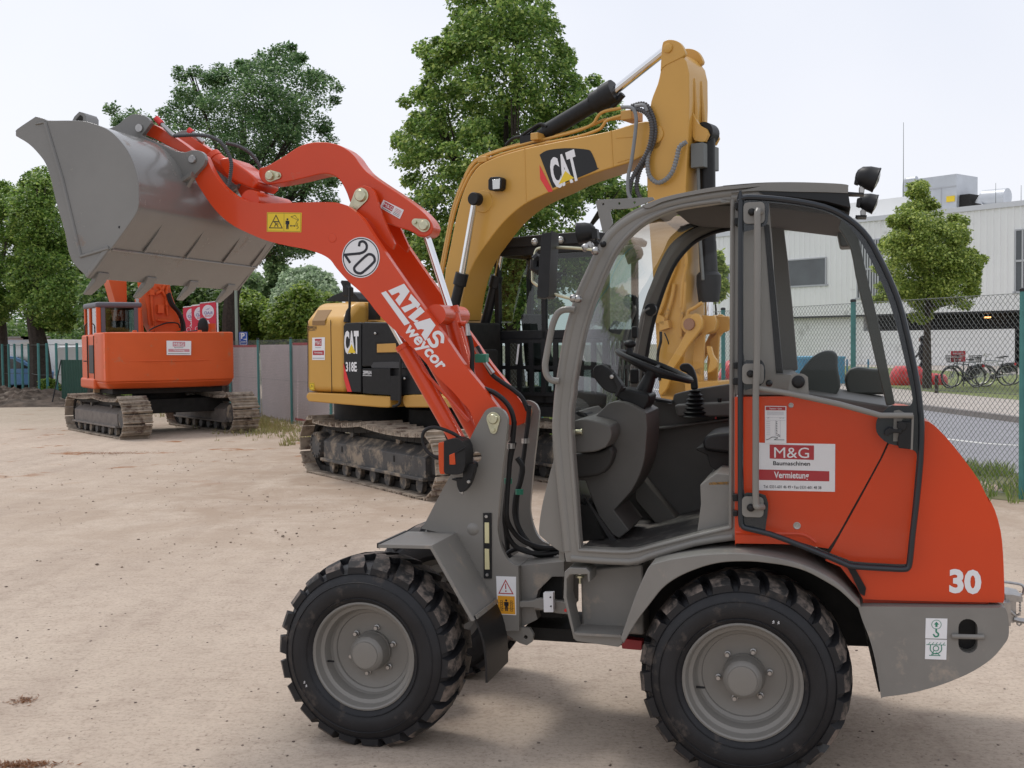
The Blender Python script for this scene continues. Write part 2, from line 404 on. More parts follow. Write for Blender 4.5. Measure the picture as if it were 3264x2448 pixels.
# ================================================================ GROUND AND SETTING
def ground_mat():
    m = bpy.data.materials.new('sandy_yard'); m.use_nodes = True; n = m.node_tree; p = n.nodes['Principled BSDF']; K = n.links.new
    tcn = n.nodes.new('ShaderNodeTexCoord'); mp = n.nodes.new('ShaderNodeMapping'); K(tcn.outputs['Object'], mp.inputs[0])
    def noi(s, d=6, r=.6, dist=0, vec=None):
        t = n.nodes.new('ShaderNodeTexNoise'); t.inputs['Scale'].default_value = s; t.inputs['Detail'].default_value = d; t.inputs['Roughness'].default_value = r; t.inputs['Distortion'].default_value = dist
        K(vec or mp.outputs[0], t.inputs['Vector']); return t.outputs['Fac']
    def ramp(f, stops):
        r = n.nodes.new('ShaderNodeValToRGB'); e = r.color_ramp.elements
        e[0].position, e[0].color = stops[0][0], (*stops[0][1], 1); e[1].position, e[1].color = stops[-1][0], (*stops[-1][1], 1)
        for s in stops[1:-1]: x = e.new(s[0]); x.color = (*s[1], 1)
        K(f, r.inputs[0]); return r.outputs[0]
    def mix(f, a, b, mode='MIX'):
        x = n.nodes.new('ShaderNodeMixRGB'); x.blend_type = mode
        if isinstance(f, float): x.inputs[0].default_value = f
        else: K(f, x.inputs[0])
        for i, v in ((1, a), (2, b)):
            if isinstance(v, tuple): x.inputs[i].default_value = (*v, 1)
            else: K(v, x.inputs[i])
        return x.outputs[0]
    base = ramp(noi(.55, 8, .6, .3), [(.3, (.465, .378, .305)), (.5, (.51, .42, .34)), (.7, (.54, .45, .365))])
    fine = ramp(noi(38, 8, .75), [(.28, (.62, .58, .55)), (.5, (1, 1, 1)), (.8, (1.12, 1.1, 1.08))]); c = mix(1.0, base, fine, 'MULTIPLY')
    mid = ramp(noi(5.5, 8, .7, .4), [(.32, (.87, .85, .84)), (.5, (1, 1, 1)), (.75, (1.03, 1.03, 1.02))]); c = mix(1.0, c, mid, 'MULTIPLY')
    mp3 = n.nodes.new('ShaderNodeMapping'); mp3.inputs['Scale'].default_value = (1.6, .16, 1); mp3.inputs['Rotation'].default_value = (0, 0, -.75); K(tcn.outputs['Object'], mp3.inputs[0])
    trk = ramp(noi(1.6, 5, .55, .25, mp3.outputs[0]), [(.34, (.91, .90, .90)), (.5, (1, 1, 1)), (.66, (1.03, 1.03, 1.03))]); c = mix(1.0, c, trk, 'MULTIPLY')
    mp4 = n.nodes.new('ShaderNodeMapping'); mp4.inputs['Scale'].default_value = (.6, 2.4, 1); K(tcn.outputs['Object'], mp4.inputs[0])
    wsp_ = ramp(noi(4.5, 8, .72, .6, mp4.outputs[0]), [(.36, (.80, .77, .76)), (.46, (1, 1, 1)), (.7, (1.02, 1.02, 1.02))]); c = mix(.4, c, wsp_, 'MULTIPLY')
    # scattered small dark grit, stretched clods
    v = n.nodes.new('ShaderNodeTexVoronoi'); v.inputs['Scale'].default_value = 26; K(mp.outputs[0], v.inputs['Vector'])
    sparse = ramp(noi(2.2, 6, .7), [(.46, (0, 0, 0)), (.62, (1, 1, 1))]); grit = ramp(v.outputs['Distance'], [(.10, (1, 1, 1)), (.17, (0, 0, 0))])
    gm = mix(1.0, sparse, grit, 'MULTIPLY'); c = mix(gm, c, (.22, .165, .13))
    # dark disturbed soil near the machines further back: by world position
    sp_ = n.nodes.new('ShaderNodeSeparateXYZ'); K(tcn.outputs['Object'], sp_.inputs[0])
    def rng(o, a, b):
        r = n.nodes.new('ShaderNodeMapRange'); r.inputs[1].default_value = a; r.inputs[2].default_value = b; K(o, r.inputs[0]); return r.outputs[0]
    def mul(a, b):
        x = n.nodes.new('ShaderNodeMath'); x.operation = 'MULTIPLY'; K(a, x.inputs[0]); K(b, x.inputs[1]); return x.outputs[0]
    far = mul(rng(sp_.outputs['Y'], 8.0, 12.5), rng(sp_.outputs['X'], -7.5, -3.5))
    s2 = mul(far, ramp(noi(1.1, 8, .7, .5), [(.36, (0, 0, 0)), (.58, (1, 1, 1))])); c = mix(s2, c, (.38, .29, .22))
    rust = mul(rng(sp_.outputs['Y'], 14, 18), ramp(noi(.9, 6, .65, .2, None), [(.60, (0, 0, 0)), (.66, (1, 1, 1))])); c = mix(rust, c, (.28, .12, .045))
    # far band of pale rubble sand
    pale = mul(rng(sp_.outputs['Y'], 24, 28), ramp(noi(6, 6, .7), [(.4, (.2, .2, .2)), (.6, (.9, .9, .9))])); c = mix(pale, c, (.40, .335, .26))
    K(c, p.inputs['Base Color']); p.inputs['Roughness'].default_value = .92; p.inputs['Specular IOR Level'].default_value = .2
    b1 = n.nodes.new('ShaderNodeBump'); b1.inputs['Strength'].default_value = .7; b1.inputs['Distance'].default_value = .02
    mp2 = n.nodes.new('ShaderNodeMapping'); mp2.inputs['Scale'].default_value = (1, 1.8, 1); mp2.inputs['Rotation'].default_value = (0, 0, .3); K(tcn.outputs['Object'], mp2.inputs[0])
    K(noi(9, 10, .72, .3, mp2.outputs[0]), b1.inputs['Height'])
    b2 = n.nodes.new('ShaderNodeBump'); b2.inputs['Strength'].default_value = .5; b2.inputs['Distance'].default_value = .006; K(noi(70, 6, .7), b2.inputs['Height']); K(b1.outputs[0], b2.inputs['Normal'])
    K(b2.outputs[0], p.inputs['Normal']); return m
SAND = ground_mat()
def gnoise(x, y):
    return math.sin(x * 1.3 + 2.1 * math.sin(y * .7)) * .5 + math.sin(y * 1.9 + 1.7 * math.sin(x * .9 + 1)) * .5
G = MB()
G.add([(-400, -60, -.06), (400, -60, -.06), (400, 700, -.06), (-400, 700, -.06)], [(0, 1, 2, 3)])
G.build('ground', mat('far_ground', (.20, .19, .13), .95, var=.2, vscale=.2), smooth=False, kind='structure')
# yard sheet with gentle ruts and ripples, finer near the camera
xs = [-30 + i * .5 for i in range(40)] + [-10 + i * .16 for i in range(100)] + [6 + i * .5 for i in range(3)]
ys = [-2 + i * .12 for i in range(120)] + [12.4 + i * .4 for i in range(100)]
vs = []; fs = []
for j, y in enumerate(ys):
    for i, x in enumerate(xs):
        r1 = abs(((x + y * .55) + 3.0) % 1.9 - .95)
        z = .007 * gnoise(x * 1.1, y) + .004 * gnoise(x * 4 + 3, y * 5) - .010 * max(0, 1 - r1 / .16) * (1 if x < -1 else .2)
        xx = x
        near = min(1, max(0, (abs(x) + abs(y - 5.5)) / 4 - .6)); z *= near
        if x > 5.9: z = 0
        vs.append((xx, y, z))
nx = len(xs)
for j in range(len(ys) - 1):
    for i in range(nx - 1): fs.append((j * nx + i, j * nx + i + 1, (j + 1) * nx + i + 1, (j + 1) * nx + i))
MB().add(vs, fs).build('sandy_yard', SAND, kind='structure')
# everything that follows a polyline to the right and far: grass verge, road, kerb, pavement
def ribbon(name, pts_a, pts_b, z, m, **k):
    vs = [(a[0], a[1], z) for a in pts_a] + [(b[0], b[1], z) for b in pts_b]; n = len(pts_a)
    return MB().add(vs, [(i, n + i, n + i + 1, i + 1) for i in range(n - 1)]).build(name, m, smooth=False, **k)
RL = [(30, -9.0), (13.7, 8.0), (6.7, 15.0), (4.6, 17.6), (3.2, 22.0), (2.6, 30), (0, 60), (-4, 100)]
def offl(pts, d):
    r = []
    for i in range(len(pts)):
        a = Vector(pts[max(0, i - 1)]); b = Vector(pts[min(len(pts) - 1, i + 1)]); t = (b - a).normalized(); nrm = Vector((t.y, -t.x))
        r.append(tuple(Vector(pts[i]) + nrm * d))
    return r
grass_soil = mat('verge_soil', (.11, .13, .045), .95, var=.4, vscale=1.5, col2=(.19, .17, .09), bump=.6, bscale=25)
ASPH = mat('worn_asphalt', (.27, .265, .28), .85, var=.08, vscale=2, bump=.3, bscale=120)
PAVE = mat('pavement_slabs', (.43, .38, .34), .85, var=.1, vscale=3, bump=.2, bscale=60)
KERB = mat('kerb_stone', (.25, .225, .21), .85, var=.12, vscale=5)
vg = offl(RL, -2.6)
ribbon('grass_verge', vg, RL, .004, grass_soil, kind='structure')
ribbon('road', RL, offl(RL, 7.6), .008, ASPH, kind='structure')
ribbon('road_marking', offl(RL, 3.75), offl(RL, 3.9), .012, mat('road_paint', (.66, .65, .62), .7), kind='structure')
# kerb as a real step, then pavement
ka, kb = offl(RL, 7.6), offl(RL, 7.8); vs = []; fs = []
for a, b in zip(ka, kb): vs += [(a[0], a[1], .0), (a[0], a[1], .13), (b[0], b[1], .13), (b[0], b[1], 0)]
for i in range(len(ka) - 1):
    for j in range(3): fs.append((4 * i + j, 4 * i + j + 1, 4 * i + 5 + j, 4 * i + 4 + j))
MB().add(vs, fs).build('kerb', KERB, smooth=False, kind='structure')
ribbon('pavement', kb, offl(RL, 11.0), .126, PAVE, kind='structure')
ribbon('grass_strip', offl(RL, 11.0), offl(RL, 22.0), .13, mat('lawn_soil', (.17, .2, .06), .95, var=.3, vscale=2), kind='structure')
ribbon('forecourt', offl(RL, 22.0), offl(RL, 60.0), .12, PAVE, kind='structure')

# grass tufts: stuff
def tufts(name, spots, m, h=(.08, .22), n=7, label=None, w=.006):
    vs = []; fs = []
    for (x, y, z) in spots:
        for k in range(n):
            a = random.random() * 6.28; r = random.random() * .07; px, py = x + r * math.cos(a), y + r * math.sin(a); hh = random.uniform(*h)
            l = random.uniform(.1, .6) * hh; b = random.random() * 6.28; i = len(vs); ww = w * random.uniform(.7, 1.6)
            vs += [(px - ww * math.sin(b), py + ww * math.cos(b), z), (px + ww * math.sin(b), py - ww * math.cos(b), z), (px + l * .5 * math.cos(a) + ww * .6, py + l * .5 * math.sin(a), z + hh * .65), (px + l * math.cos(a), py + l * math.sin(a), z + hh)]
            fs += [(i, i + 1, i + 2), (i, i + 2, i + 3)]
    return MB().add(vs, fs).build(name, m, smooth=False, kind='stuff', label=label, cat='grass')
GR1 = leaf_mat('verge_grass', (.12, .18, .035), (.22, .32, .07), (.36, .36, .15))
GR2 = leaf_mat('dry_grass', (.24, .23, .09), (.36, .30, .15), (.30, .34, .11))
sp1 = []
for k in range(5200):
    i = random.choice([1, 2, 2, 3, 3, 4]); t = random.random(); a = Vector(RL[i]).lerp(Vector(RL[i + 1]), t); d = -2.9 * random.random()
    b = offl([RL[i], RL[i + 1]], d); q = Vector(b[0]).lerp(Vector(b[1]), t)
    if q.y > 10: sp1.append((q.x, q.y, .004))
tufts('verge_grass', sp1, GR1, (.06, .2), 7, 'rough green grass growing along the road side of the fence')
sp2 = []
for k in range(1700):
    t = random.random() ** .8; a = Vector((-4.2, 23.2)).lerp(Vector((-9.5, 34)), t); sp2.append((a.x + random.gauss(0, .5) - .3, a.y + random.gauss(0, .7) - .3, 0))
for k in range(500): sp2.append((random.uniform(-4.2, -.6), random.uniform(20.2, 23.5), 0))
tufts('dry_grass', sp2, GR2, (.04, .14), 5, 'sparse dry grass at the foot of the banner fence', .008)
sp3 = []
for k in range(3000):
    i = random.choice([2, 3, 4]); t = random.random(); b = offl([RL[i], RL[i + 1]], random.uniform(11.1, 17)); q = Vector(b[0]).lerp(Vector(b[1]), t); sp3.append((q.x, q.y, .13))
tufts('lawn_grass', sp3, GR1, (.05, .12), 6, 'mown grass strip beside the far pavement with bicycles on it', .012)
sp4 = [(random.uniform(-17.5, -12.5), random.uniform(36.2, 41), 0) for k in range(1000)]
tufts('weeds', sp4, GR1, (.1, .35), 6, 'tall green weeds around the left tree and the post fence', .02)
# pebbles and clods: stuff
def pebbles(name, n, area, size, m, label, seed=1):
    rnd = random.Random(seed); vs = []; fs = []
    for k in range(n):
        x, y = area(rnd); s = rnd.uniform(*size) * rnd.choice([.6, .8, 1, 1.6]); i = len(vs)
        a = rnd.random() * 6.28; ca, sa = math.cos(a), math.sin(a)
        P8 = [(-1, -.7, 0), (.9, -.8, 0), (1, .7, 0), (-.8, .9, 0), (-.6, -.4, .7), (.5, -.5, .8), (.6, .4, .65), (-.4, .5, .75)]
        for p in P8: u = p[0] * s * rnd.uniform(.7, 1.3); v_ = p[1] * s * rnd.uniform(.6, 1.1); vs.append((x + u * ca - v_ * sa, y + u * sa + v_ * ca, p[2] * s - .002))
        fs += [(i + 4, i + 5, i + 6, i + 7), (i, i + 1, i + 5, i + 4), (i + 1, i + 2, i + 6, i + 5), (i + 2, i + 3, i + 7, i + 6), (i + 3, i, i + 4, i + 7)]
    return MB().add(vs, fs).build(name, m, smooth=False, kind='stuff', label=label, cat='gravel')
PEB = leaf_mat('pebble_mix', (.14, .10, .08), (.30, .235, .19), (.44, .37, .32))
def near_area(r):
    y = 3.2 + (r.random() ** 1.6) * 10; return (r.uniform(-.52, .52) * y * 1.0 - .1, y)
pebbles('loose_gravel', 4200, near_area, (.0018, .006), PEB, 'small loose stones and grit on the sandy yard', 3)
pebbles('mud_crumbs', 800, lambda r: (r.uniform(-7.5, 0), r.uniform(8.5, 19)), (.004, .010), leaf_mat('mud_mix', (.16, .12, .085), (.27, .20, .145), (.36, .28, .2)), 'crumbs of dark mud around the tracked machines', 5)
# heap of dark soil on the left
rnd = random.Random(11); vs = []; fs = []; N1, N2 = 60, 34
hx0, hy0 = -19.5, 37.5
for j in range(N2):
    for i in range(N1):
        u, v_ = i / (N1 - 1), j / (N2 - 1); x = hx0 + u * 10.5; y = hy0 - 3.2 + v_ * 5
        h = max(0, math.sin(math.pi * v_)) ** .7 * max(0, (1 - u)) ** 1.3 * .72 * min(1, u * 6 + .8)
        vs.append((x, y, h * (1 + rnd.uniform(-.34, .34)) + rnd.uniform(-.03, .03) * (h > .02) - .01))
for j in range(N2 - 1):
    for i in range(N1 - 1): fs.append((j * N1 + i, j * N1 + i + 1, (j + 1) * N1 + i + 1, (j + 1) * N1 + i))
MB().add(vs, fs).build('soil_heap', mat('dark_soil', (.10, .075, .058), .95, var=.5, vscale=3, bump=1, bscale=12, dirt=(.3, .25, .2), dirt_amt=.1, dscale=2), smooth=False, kind='structure')
pebbles('rubble', 900, lambda r: (-19.5 + 9 * r.random() ** 1.4, r.uniform(34.6, 37)), (.03, .12), leaf_mat('rubble_mix', (.05, .04, .03), (.12, .09, .065), (.33, .28, .22)), 'clods and rubble on and around the dark soil heap', 9)
# fallen leaves / rusty patches bottom left
def scatter_leaves(name, c, sx, sy, n, label):
    vs = []; fs = []
    for k in range(n):
        x, y = random.gauss(c[0], sx), random.gauss(c[1], sy); a = random.random() * 3.14; s = random.uniform(.004, .012); i = len(vs)
        vs += [(x + s * math.cos(a) * 1.6, y + s * math.sin(a) * 1.6, .003 + random.random() * .01), (x - s * math.sin(a) * .4, y + s * math.cos(a) * .4, .004), (x - s * math.cos(a) * 1.6, y - s * math.sin(a) * 1.6, .003 + random.random() * .01), (x + s * math.sin(a) * .4, y - s * math.cos(a) * .4, .004)]
        fs.append((i, i + 1, i + 2, i + 3))
    return MB().add(vs, fs).build(name, leaf_mat(name + '_mix', (.16, .06, .02), (.26, .10, .03), (.34, .17, .07)), smooth=False, kind='stuff', label=label, cat='plant litter')
q = onG((70, 2235)); scatter_leaves('brown_litter', (q.x, q.y), .03, .03, 90, 'small clump of rusty brown plant litter on the sand')
q = onG((60, 2440)); scatter_leaves('brown_litter', (q.x, q.y), .08, .022, 380, 'larger patch of rusty brown plant litter at the lower left edge')
q = onG((350, 1445)); scatter_leaves('brown_litter', (q.x, q.y), .35, .12, 900, 'brown litter on the sand in front of the orange excavator')

# ================================================================ FENCES
def link_mesh(parent, a, b, z0, z1, cell, wire, m, name='chain_link_mesh'):
    """diamond wire mesh between ground points a and b"""
    A, B = Vector((a[0], a[1], 0)), Vector((b[0], b[1], 0)); L_ = (B - A).length; d = (B - A).normalized(); nrm = Vector((-d.y, d.x, 0)); H = z1 - z0; mb = MB()
    k = int((L_ + H) / cell) + 1
    def seg(s0, h0, s1, h1):
        n = max(1, int(abs(h1 - h0) / (cell / 2)))
        # square bar, slightly zig-zag like woven wire
        p = []
        for i in range(n + 1):
            t = i / n; p.append(A + d * (s0 + (s1 - s0) * t) + Vector((0, 0, z0 + h0 + (h1 - h0) * t)) + nrm * (wire * .8 * (1 if i % 2 else -1)))
        mb.tube(p, wire, 4, caps=False)
    i = -int(H / cell) - 1
    while i * cell < L_:
        s = i * cell
        a0, a1 = max(0, s), min(L_, s + H)
        if a1 > a0: seg(a0, a0 - s, a1, a1 - s)
        i += 1
    i = 0
    while i * cell < L_ + H:
        s = i * cell; a0, a1 = max(0, s - H), min(L_, s)
        if a1 > a0: seg(a0, s - a0, a1, s - a1)
        i += 1
    for h in (0.0, H * .5, H): mb.tube([A + Vector((0, 0, z0 + h)), B + Vector((0, 0, z0 + h))], wire * 1.2, 4)
    return mb.build(name, m, parent, smooth=False)
def fence(name, pts, z1, label, cell=.075, wire=.0022, post_r=.03, extra=None, group=None):
    root = bpy.data.objects.new(name, None); COL.objects.link(root); root.location = (0, 0, 0); tag(root, label, 'fence', group)
    for p in pts:
        m = MB(); m.cyl((p[0], p[1], -.02), (p[0], p[1], z1 + .03), post_r, n=14); pc = m.build('post', TEAL, root)
        MB().lathe([(post_r * 1.12, -.012), (post_r * 1.12, .02), (post_r * .6, .03), (.0001, .032)], (p[0], p[1], z1 + .03), 14, 0, 'z').build('cap', CHAR, pc)
    for a, b in zip(pts, pts[1:]): link_mesh(root, a, b, .04, z1, cell, wire, GALV)
    return root
pr = onG((3252, 1592)); p2 = onY((2720, 961), 15.6); p3 = onY((2305, 987), 19.0)
zf = onY((3252, 931), pr.y).z; print('FENCE', pr, zf, p2, p3)
rf = [(8.6, 4.0), (7.7, 6.9), (6.65, 9.8), (pr.x + .02, pr.y), (p2.x, p2.y), (p3.x, p3.y), (2.45, 22.2), (1.5, 25.3)]
RFE = fence('chain_link_fence', rf, 2.3, 'chain link fence on teal posts behind the loader cab, along the grass verge', .078, .003, .036)
lf = [(.445, 17.4), (-1.02, 18.9), (-2.46, 21.0), (-3.76, 23.5), (-5.06, 26.0), (-6.37, 28.5), (-7.7, 31.0), (-9.0, 33.5), (-10.3, 36)]
LFE = fence('chain_link_fence', lf, 1.93, 'chain link fence hung with pale banner sheeting behind the two excavators', .075, .0022, .032)
m = MB(); a = Vector((-2.46, 21.0, 1.3)); m.cyl(a, (-2.0, 20.2, 0), .022, n=8); m.build('diagonal_brace', TEAL, LFE)
def banner(a, b, z0, z1, label, red=True):
    A, B = Vector((a[0], a[1], 0)), Vector((b[0], b[1], 0)); d = (B - A); nrm = Vector((d.y, -d.x, 0)).normalized(); nrm = nrm * (1 if nrm.y > 0 else -1)
    vs = []; fs = []; N = 18; A = A + nrm * .05; B = B + nrm * .05
    rows = [(z0, 1), (z0 + .05, 0), (z1 - .06, 0), (z1, 1)]
    for i in range(N + 1):
        t = i / N
        for h, _ in rows: vs.append(A.lerp(B, t) + Vector((0, 0, h)) + nrm * .03 * math.sin(t * 40 + h * 2))
    fm = []
    for i in range(N):
        for j in range(3): fs.append((4 * i + j, 4 * i + 4 + j, 4 * i + 5 + j, 4 * i + 1 + j)); fm.append(1 if (j != 1 and red) else 0)
    m = MB().add(vs, fs); m.m = fm
    return m.build('fence_banner', [BANW, BANR], smooth=True, label=label, cat='banner', group='pale banners hung along the fence')
BANW = mat('banner_sheeting', (.60, .52, .52), .6, var=.05, vscale=2, bump=.1, bscale=8); BANR = mat('banner_red_edge', (.45, .05, .055), .6)
banner((-5.0, 25.9), (-6.33, 28.4), .05, 1.82, 'pale banner sheet on the fence between the two posts left of the yellow excavator', False)
banner((-6.4, 28.6), (-7.68, 30.9), .05, 1.82, 'pale banner sheet just to the right of the orange excavator', True)
banner((-7.75, 31.1), (-10.2, 35.9), .05, 1.82, 'long pale banner sheet mostly hidden behind the orange excavator', True)
banner((-5.02, 25.85), (-3.8, 23.6), .10, 1.86, 'white banner with red edge beside the tail of the yellow excavator', True)
banner((-3.72, 23.4), (-2.5, 21.1), .30, 1.5, 'white sheet seen under the yellow excavator body, left one', False)
banner((-2.42, 20.9), (-1.05, 19.0), .30, 1.5, 'white sheet seen under the yellow excavator body, right one', False)
for bx in [((-4.9, 25.6), (-4.75, 24.6)),]:
    pass
# far-left post fence, kept as posts with wires
root = bpy.data.objects.new('post_fence', None); COL.objects.link(root); tag(root, 'teal post and wire fence in front of the car park at far left', 'fence')
fx = []
for px, py in ((8, 1245), (28, 1243), (47, 1240), (71, 1237), (92, 1240), (123, 1258), (150, 1258), (180, 1256), (213, 1258), (246, 1256)):
    p = onG((px, min(py, 1250) if px < 100 else py)); d_ = 37.5 if px >= 120 else 40.5; q = onY((px, 1150), d_); fx.append((q.x, q.y))
for p in fx: MB().cyl((p[0], p[1], 0), (p[0], p[1], 1.95), .045, n=8).build('post', TEAL, root)
for a, b in zip(fx, fx[1:]):
    m = MB()
    for h in (.9, 1.9): m.cyl((a[0], a[1], h), (b[0], b[1], h), .008, n=4)
    m.build('wire', GALV, root)
# green sheet panel and prop
q0, q1 = onY((196, 1200), 35.5), onY((300, 1200), 34.5)
m = MB(); z = 1.42
n_ = 24; vs = []; fs = []
for i in range(n_ + 1):
    t = i / n_; p = q0.lerp(q1, t); o_ = .02 if (i % 2) else -.02
    vs += [(p.x, p.y + o_, 0.0), (p.x, p.y + o_, z), (p.x, p.y + o_ + .02, 0.0), (p.x, p.y + o_ + .02, z)]
for i in range(n_): a = 4 * i; fs += [(a, a + 4, a + 5, a + 1), (a + 2, a + 3, a + 7, a + 6), (a + 1, a + 5, a + 7, a + 3)]
o = m.add(vs, fs).build('green_site_panel', mat('dark_green_sheet', (.006, .055, .036), .5, var=.1, vscale=4), smooth=False, label='dark green corrugated site panel behind the tracks of the orange excavator', cat='site panel')
m = MB(); a = onY((195, 1160), 35.4); b = onY((163, 1255), 35.0); m.cyl((a.x, a.y, 1.42), (b.x, b.y, 0), .02, n=8); m.build('prop', BLACK, o)
m = MB()
for k in range(3):
    a = onG((170 + k * 6, 1262)); m.cyl((a.x - .25, a.y, .02 + k * .05), (a.x + .1, a.y - .1, .22 + k * .02), .018, n=4); m.cyl((a.x + .1, a.y - .1, .22 + k * .02), (a.x + .45, a.y, .03), .018, n=4)
m.build('timber_offcuts', mat('old_timber', (.3, .22, .15), .8), label='bent pale timber battens lying on the soil beside the green panel', cat='timber')

# ================================================================ BUILDING
bd = Vector((-.627, .779, 0)).normalized(); B0 = Vector((29.2, 66.5, 0)); BANG = math.degrees(math.atan2(-bd.y, -bd.x))
BF = Frame(B0.x, B0.y, BANG)   # x runs to the right along the facade, y into the building
BLD = BF.empty('factory_building', label='white corrugated factory hall with dark window strips and roof unit, behind the fence', cat='building')
def corr_mat():
    m = bpy.data.materials.new('white_corrugated_cladding'); m.use_nodes = True; n = m.node_tree; p = n.nodes['Principled BSDF']; K = n.links.new
    t = n.nodes.new('ShaderNodeTexCoord'); w_ = n.nodes.new('ShaderNodeTexWave'); w_.bands_direction = 'X'; w_.inputs['Scale'].default_value = 1.0; K(t.outputs['Object'], w_.inputs[0])
    b = n.nodes.new('ShaderNodeBump'); b.inputs['Strength'].default_value = .6; b.inputs['Distance'].default_value = .05; K(w_.outputs['Fac'], b.inputs['Height']); K(b.outputs[0], p.inputs['Normal'])
    r = n.nodes.new('ShaderNodeValToRGB'); r.color_ramp.elements[0].color = (.56, .56, .56, 1); r.color_ramp.elements[1].color = (.66, .66, .65, 1); K(w_.outputs['Fac'], r.inputs[0]); K(r.outputs[0], p.inputs['Base Color']); p.inputs['Roughness'].default_value = .5; return m
CORR = corr_mat()
def Fb(s): return [BF.y(p, 0) for p in zz(s)]
topR = Fb('S 830,610 1559,525'); zt = (topR[0][1] + topR[1][1]) / 2; print('BLD roof', topR)
xl = Fb('o 1480,560')[0][0]; xr = 26.0
zb_ = Fb('S 1100,1500')[0][1]; zlow = Fb('T 1000,236')[0][1]; print('band', zb_, zlow, xl)
def wallx(mb, x0, x1, y, z0, z1, step=.42, dp=.04):
    """real trapezoidal cladding ribs"""
    n = int((x1 - x0) / step); vs = []; fs = []
    for i in range(n + 1):
        x = x0 + (x1 - x0) * i / n; s = (x1 - x0) / n
        for (dx, dy) in ((0, 0), (.55, 0), (.62, -dp), (.93, -dp)):
            xx = x + dx * s
            if xx <= x1 + 1e-6: vs += [(xx, y + dy, z0), (xx, y + dy, z1)]
    for i in range(len(vs) // 2 - 1): fs.append((2 * i, 2 * i + 2, 2 * i + 3, 2 * i + 1))
    return mb.add(vs, fs)
WHT = mat('white_cladding', (.80, .80, .79), .5, var=.03, vscale=.4, dirt=(.5, .5, .48), dirt_amt=.03, dscale=.5)
wallx(MB(), xl, xr, 0, zb_, zt - .25).build('upper_cladding', WHT, BLD, smooth=False)
MB().box(xl, xr, .3, 25, zb_, zt - .1).build('hall_volume', WHT, BLD, smooth=False)
MB().box(xl - .1, xr, -.12, .3, zt - .25, zt + .05).build('roof_edge', mat('roof_flashing', (.62, .63, .66), .4), BLD, smooth=False)
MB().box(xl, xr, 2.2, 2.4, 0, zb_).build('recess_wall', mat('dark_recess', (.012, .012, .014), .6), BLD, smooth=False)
pe = Fb('T 1245,400')[0][0]; xll = Fb('T 90,240')[0][0]
wallx(MB(), xll, pe, .35, .0, zlow - .0, .5, .02).build('lower_wall', WHT, BLD, smooth=False)
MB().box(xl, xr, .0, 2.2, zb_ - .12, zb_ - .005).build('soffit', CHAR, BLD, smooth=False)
MB().box(xl, xll, .5, 2.2, 0, zb_ - .12).build('lower_wall', WHT, BLD, smooth=False)
q = Fb('T 945,140 990,150'); MB().box(q[0][0], q[1][0], 1.4, 1.5, q[1][1], q[0][1]).build('ceiling_lamp', mat('warm_lamp', (1, .5, .2), .5, emit=((1, .45, .15), 3)), BLD, smooth=False)
def window(s, bars=0, sill=True):
    q = Fb(s); x0, x1 = q[0][0], q[1][0]; z1, z0 = max(q[0][1], q[1][1]), min(q[0][1], q[1][1])
    w_ = MB().box(x0, x1, -.06, -.045, z0, z1).build('window', WINM, BLD, smooth=False)
    fr_ = MB()
    for a, b, c_, d_ in ((x0 - .08, x0, z0 - .08, z1 + .08), (x1, x1 + .08, z0 - .08, z1 + .08), (x0, x1, z1, z1 + .08), (x0 - .2, x1 + .2, z0 - .12, z0)): fr_.box(a, b, -.10, -.03, c_, d_)
    fr_.build('frame', WFR, w_, smooth=False)
    if bars:
        g = MB()
        for i in range(1, bars): x = x0 + (x1 - x0) * i / bars; g.box(x - .05, x + .05, -.14, -.09, z0, z1)
        g.box(x0, x1, -.15, -.08, (z0 + z1) / 2 - .06, (z0 + z1) / 2 + .06); g.build('glazing_bars', mat('blind_slats', (.45, .46, .47), .6), w_, smooth=False)
WINM = mat('dark_window_glass', (.05, .06, .065), .1, var=.4, vscale=.6, coat=.5); WFR = mat('window_frame_grey', (.42, .43, .45), .5)
window('J 485,612 705,748'); window('S 100,885 305,1370', 9); window('S 1497,790 1800,1310', 5); window('J -60,655 140,775')
# end block further left, slightly taller, set back
xe = Fb('S 400,600')[0][0]
m = MB(); t = Fb('S 20,548 S 380,596'); m.box(xl, xe, 3, 20, zt - .2, zt + 1.5); m.build('rear_hall', WHT, BLD, smooth=False)
# roof plant
ru = bpy.data.objects.new('roof_unit', None); COL.objects.link(ru); ru.parent = BLD
yb = 4.0
def Fy(s, y): return [BF.y(p, y) for p in zz(s)]
q = Fy('S 570,335 965,290 965,560 570,590', yb); u0, u1 = q[0][0], q[1][0]; zu = (q[0][1] + q[1][1]) / 2
GAL = mat('galvanised_cabinet', (.50, .52, .55), .45, .3, var=.08, vscale=1)
MB().box(u0, u1, yb, yb + 2.6, zt - .3, zu).build('cabinet', GAL, ru, smooth=False)
m = MB(); zm = Fy('S 750,420', yb)[0][1]; m.box(u0, u1, yb - .03, yb, zm - .04, zm + .04); um = Fy('S 830,500', yb)[0][0]; m.box(um - .03, um + .03, yb - .03, yb, zt, zm); m.build('panel_joint', WFR, ru, smooth=False)
q = Fy('S 875,487 948,530', yb - .04); MB().box(q[0][0], q[1][0], yb - .05, yb - .03, q[1][1], q[0][1]).build('yellow_notice', YDEC, ru, smooth=False)
q = Fy('S 970,470 1030,540 1100,480 1150,520', yb); MB().box(q[0][0], q[1][0] + .2, yb + .3, yb + 1.8, zt - .2, q[0][1]).build('fan_box', DARK, ru, smooth=False)
a = Fy('S 1130,545', yb)[0]; MB().tube([(a[0], yb + 1, a[1]), (a[0] + .1, yb + 1, a[1] + .35), (a[0] + 1.6, yb + 1, a[1] + .3)], .55, 16).build('duct', GAL, ru)
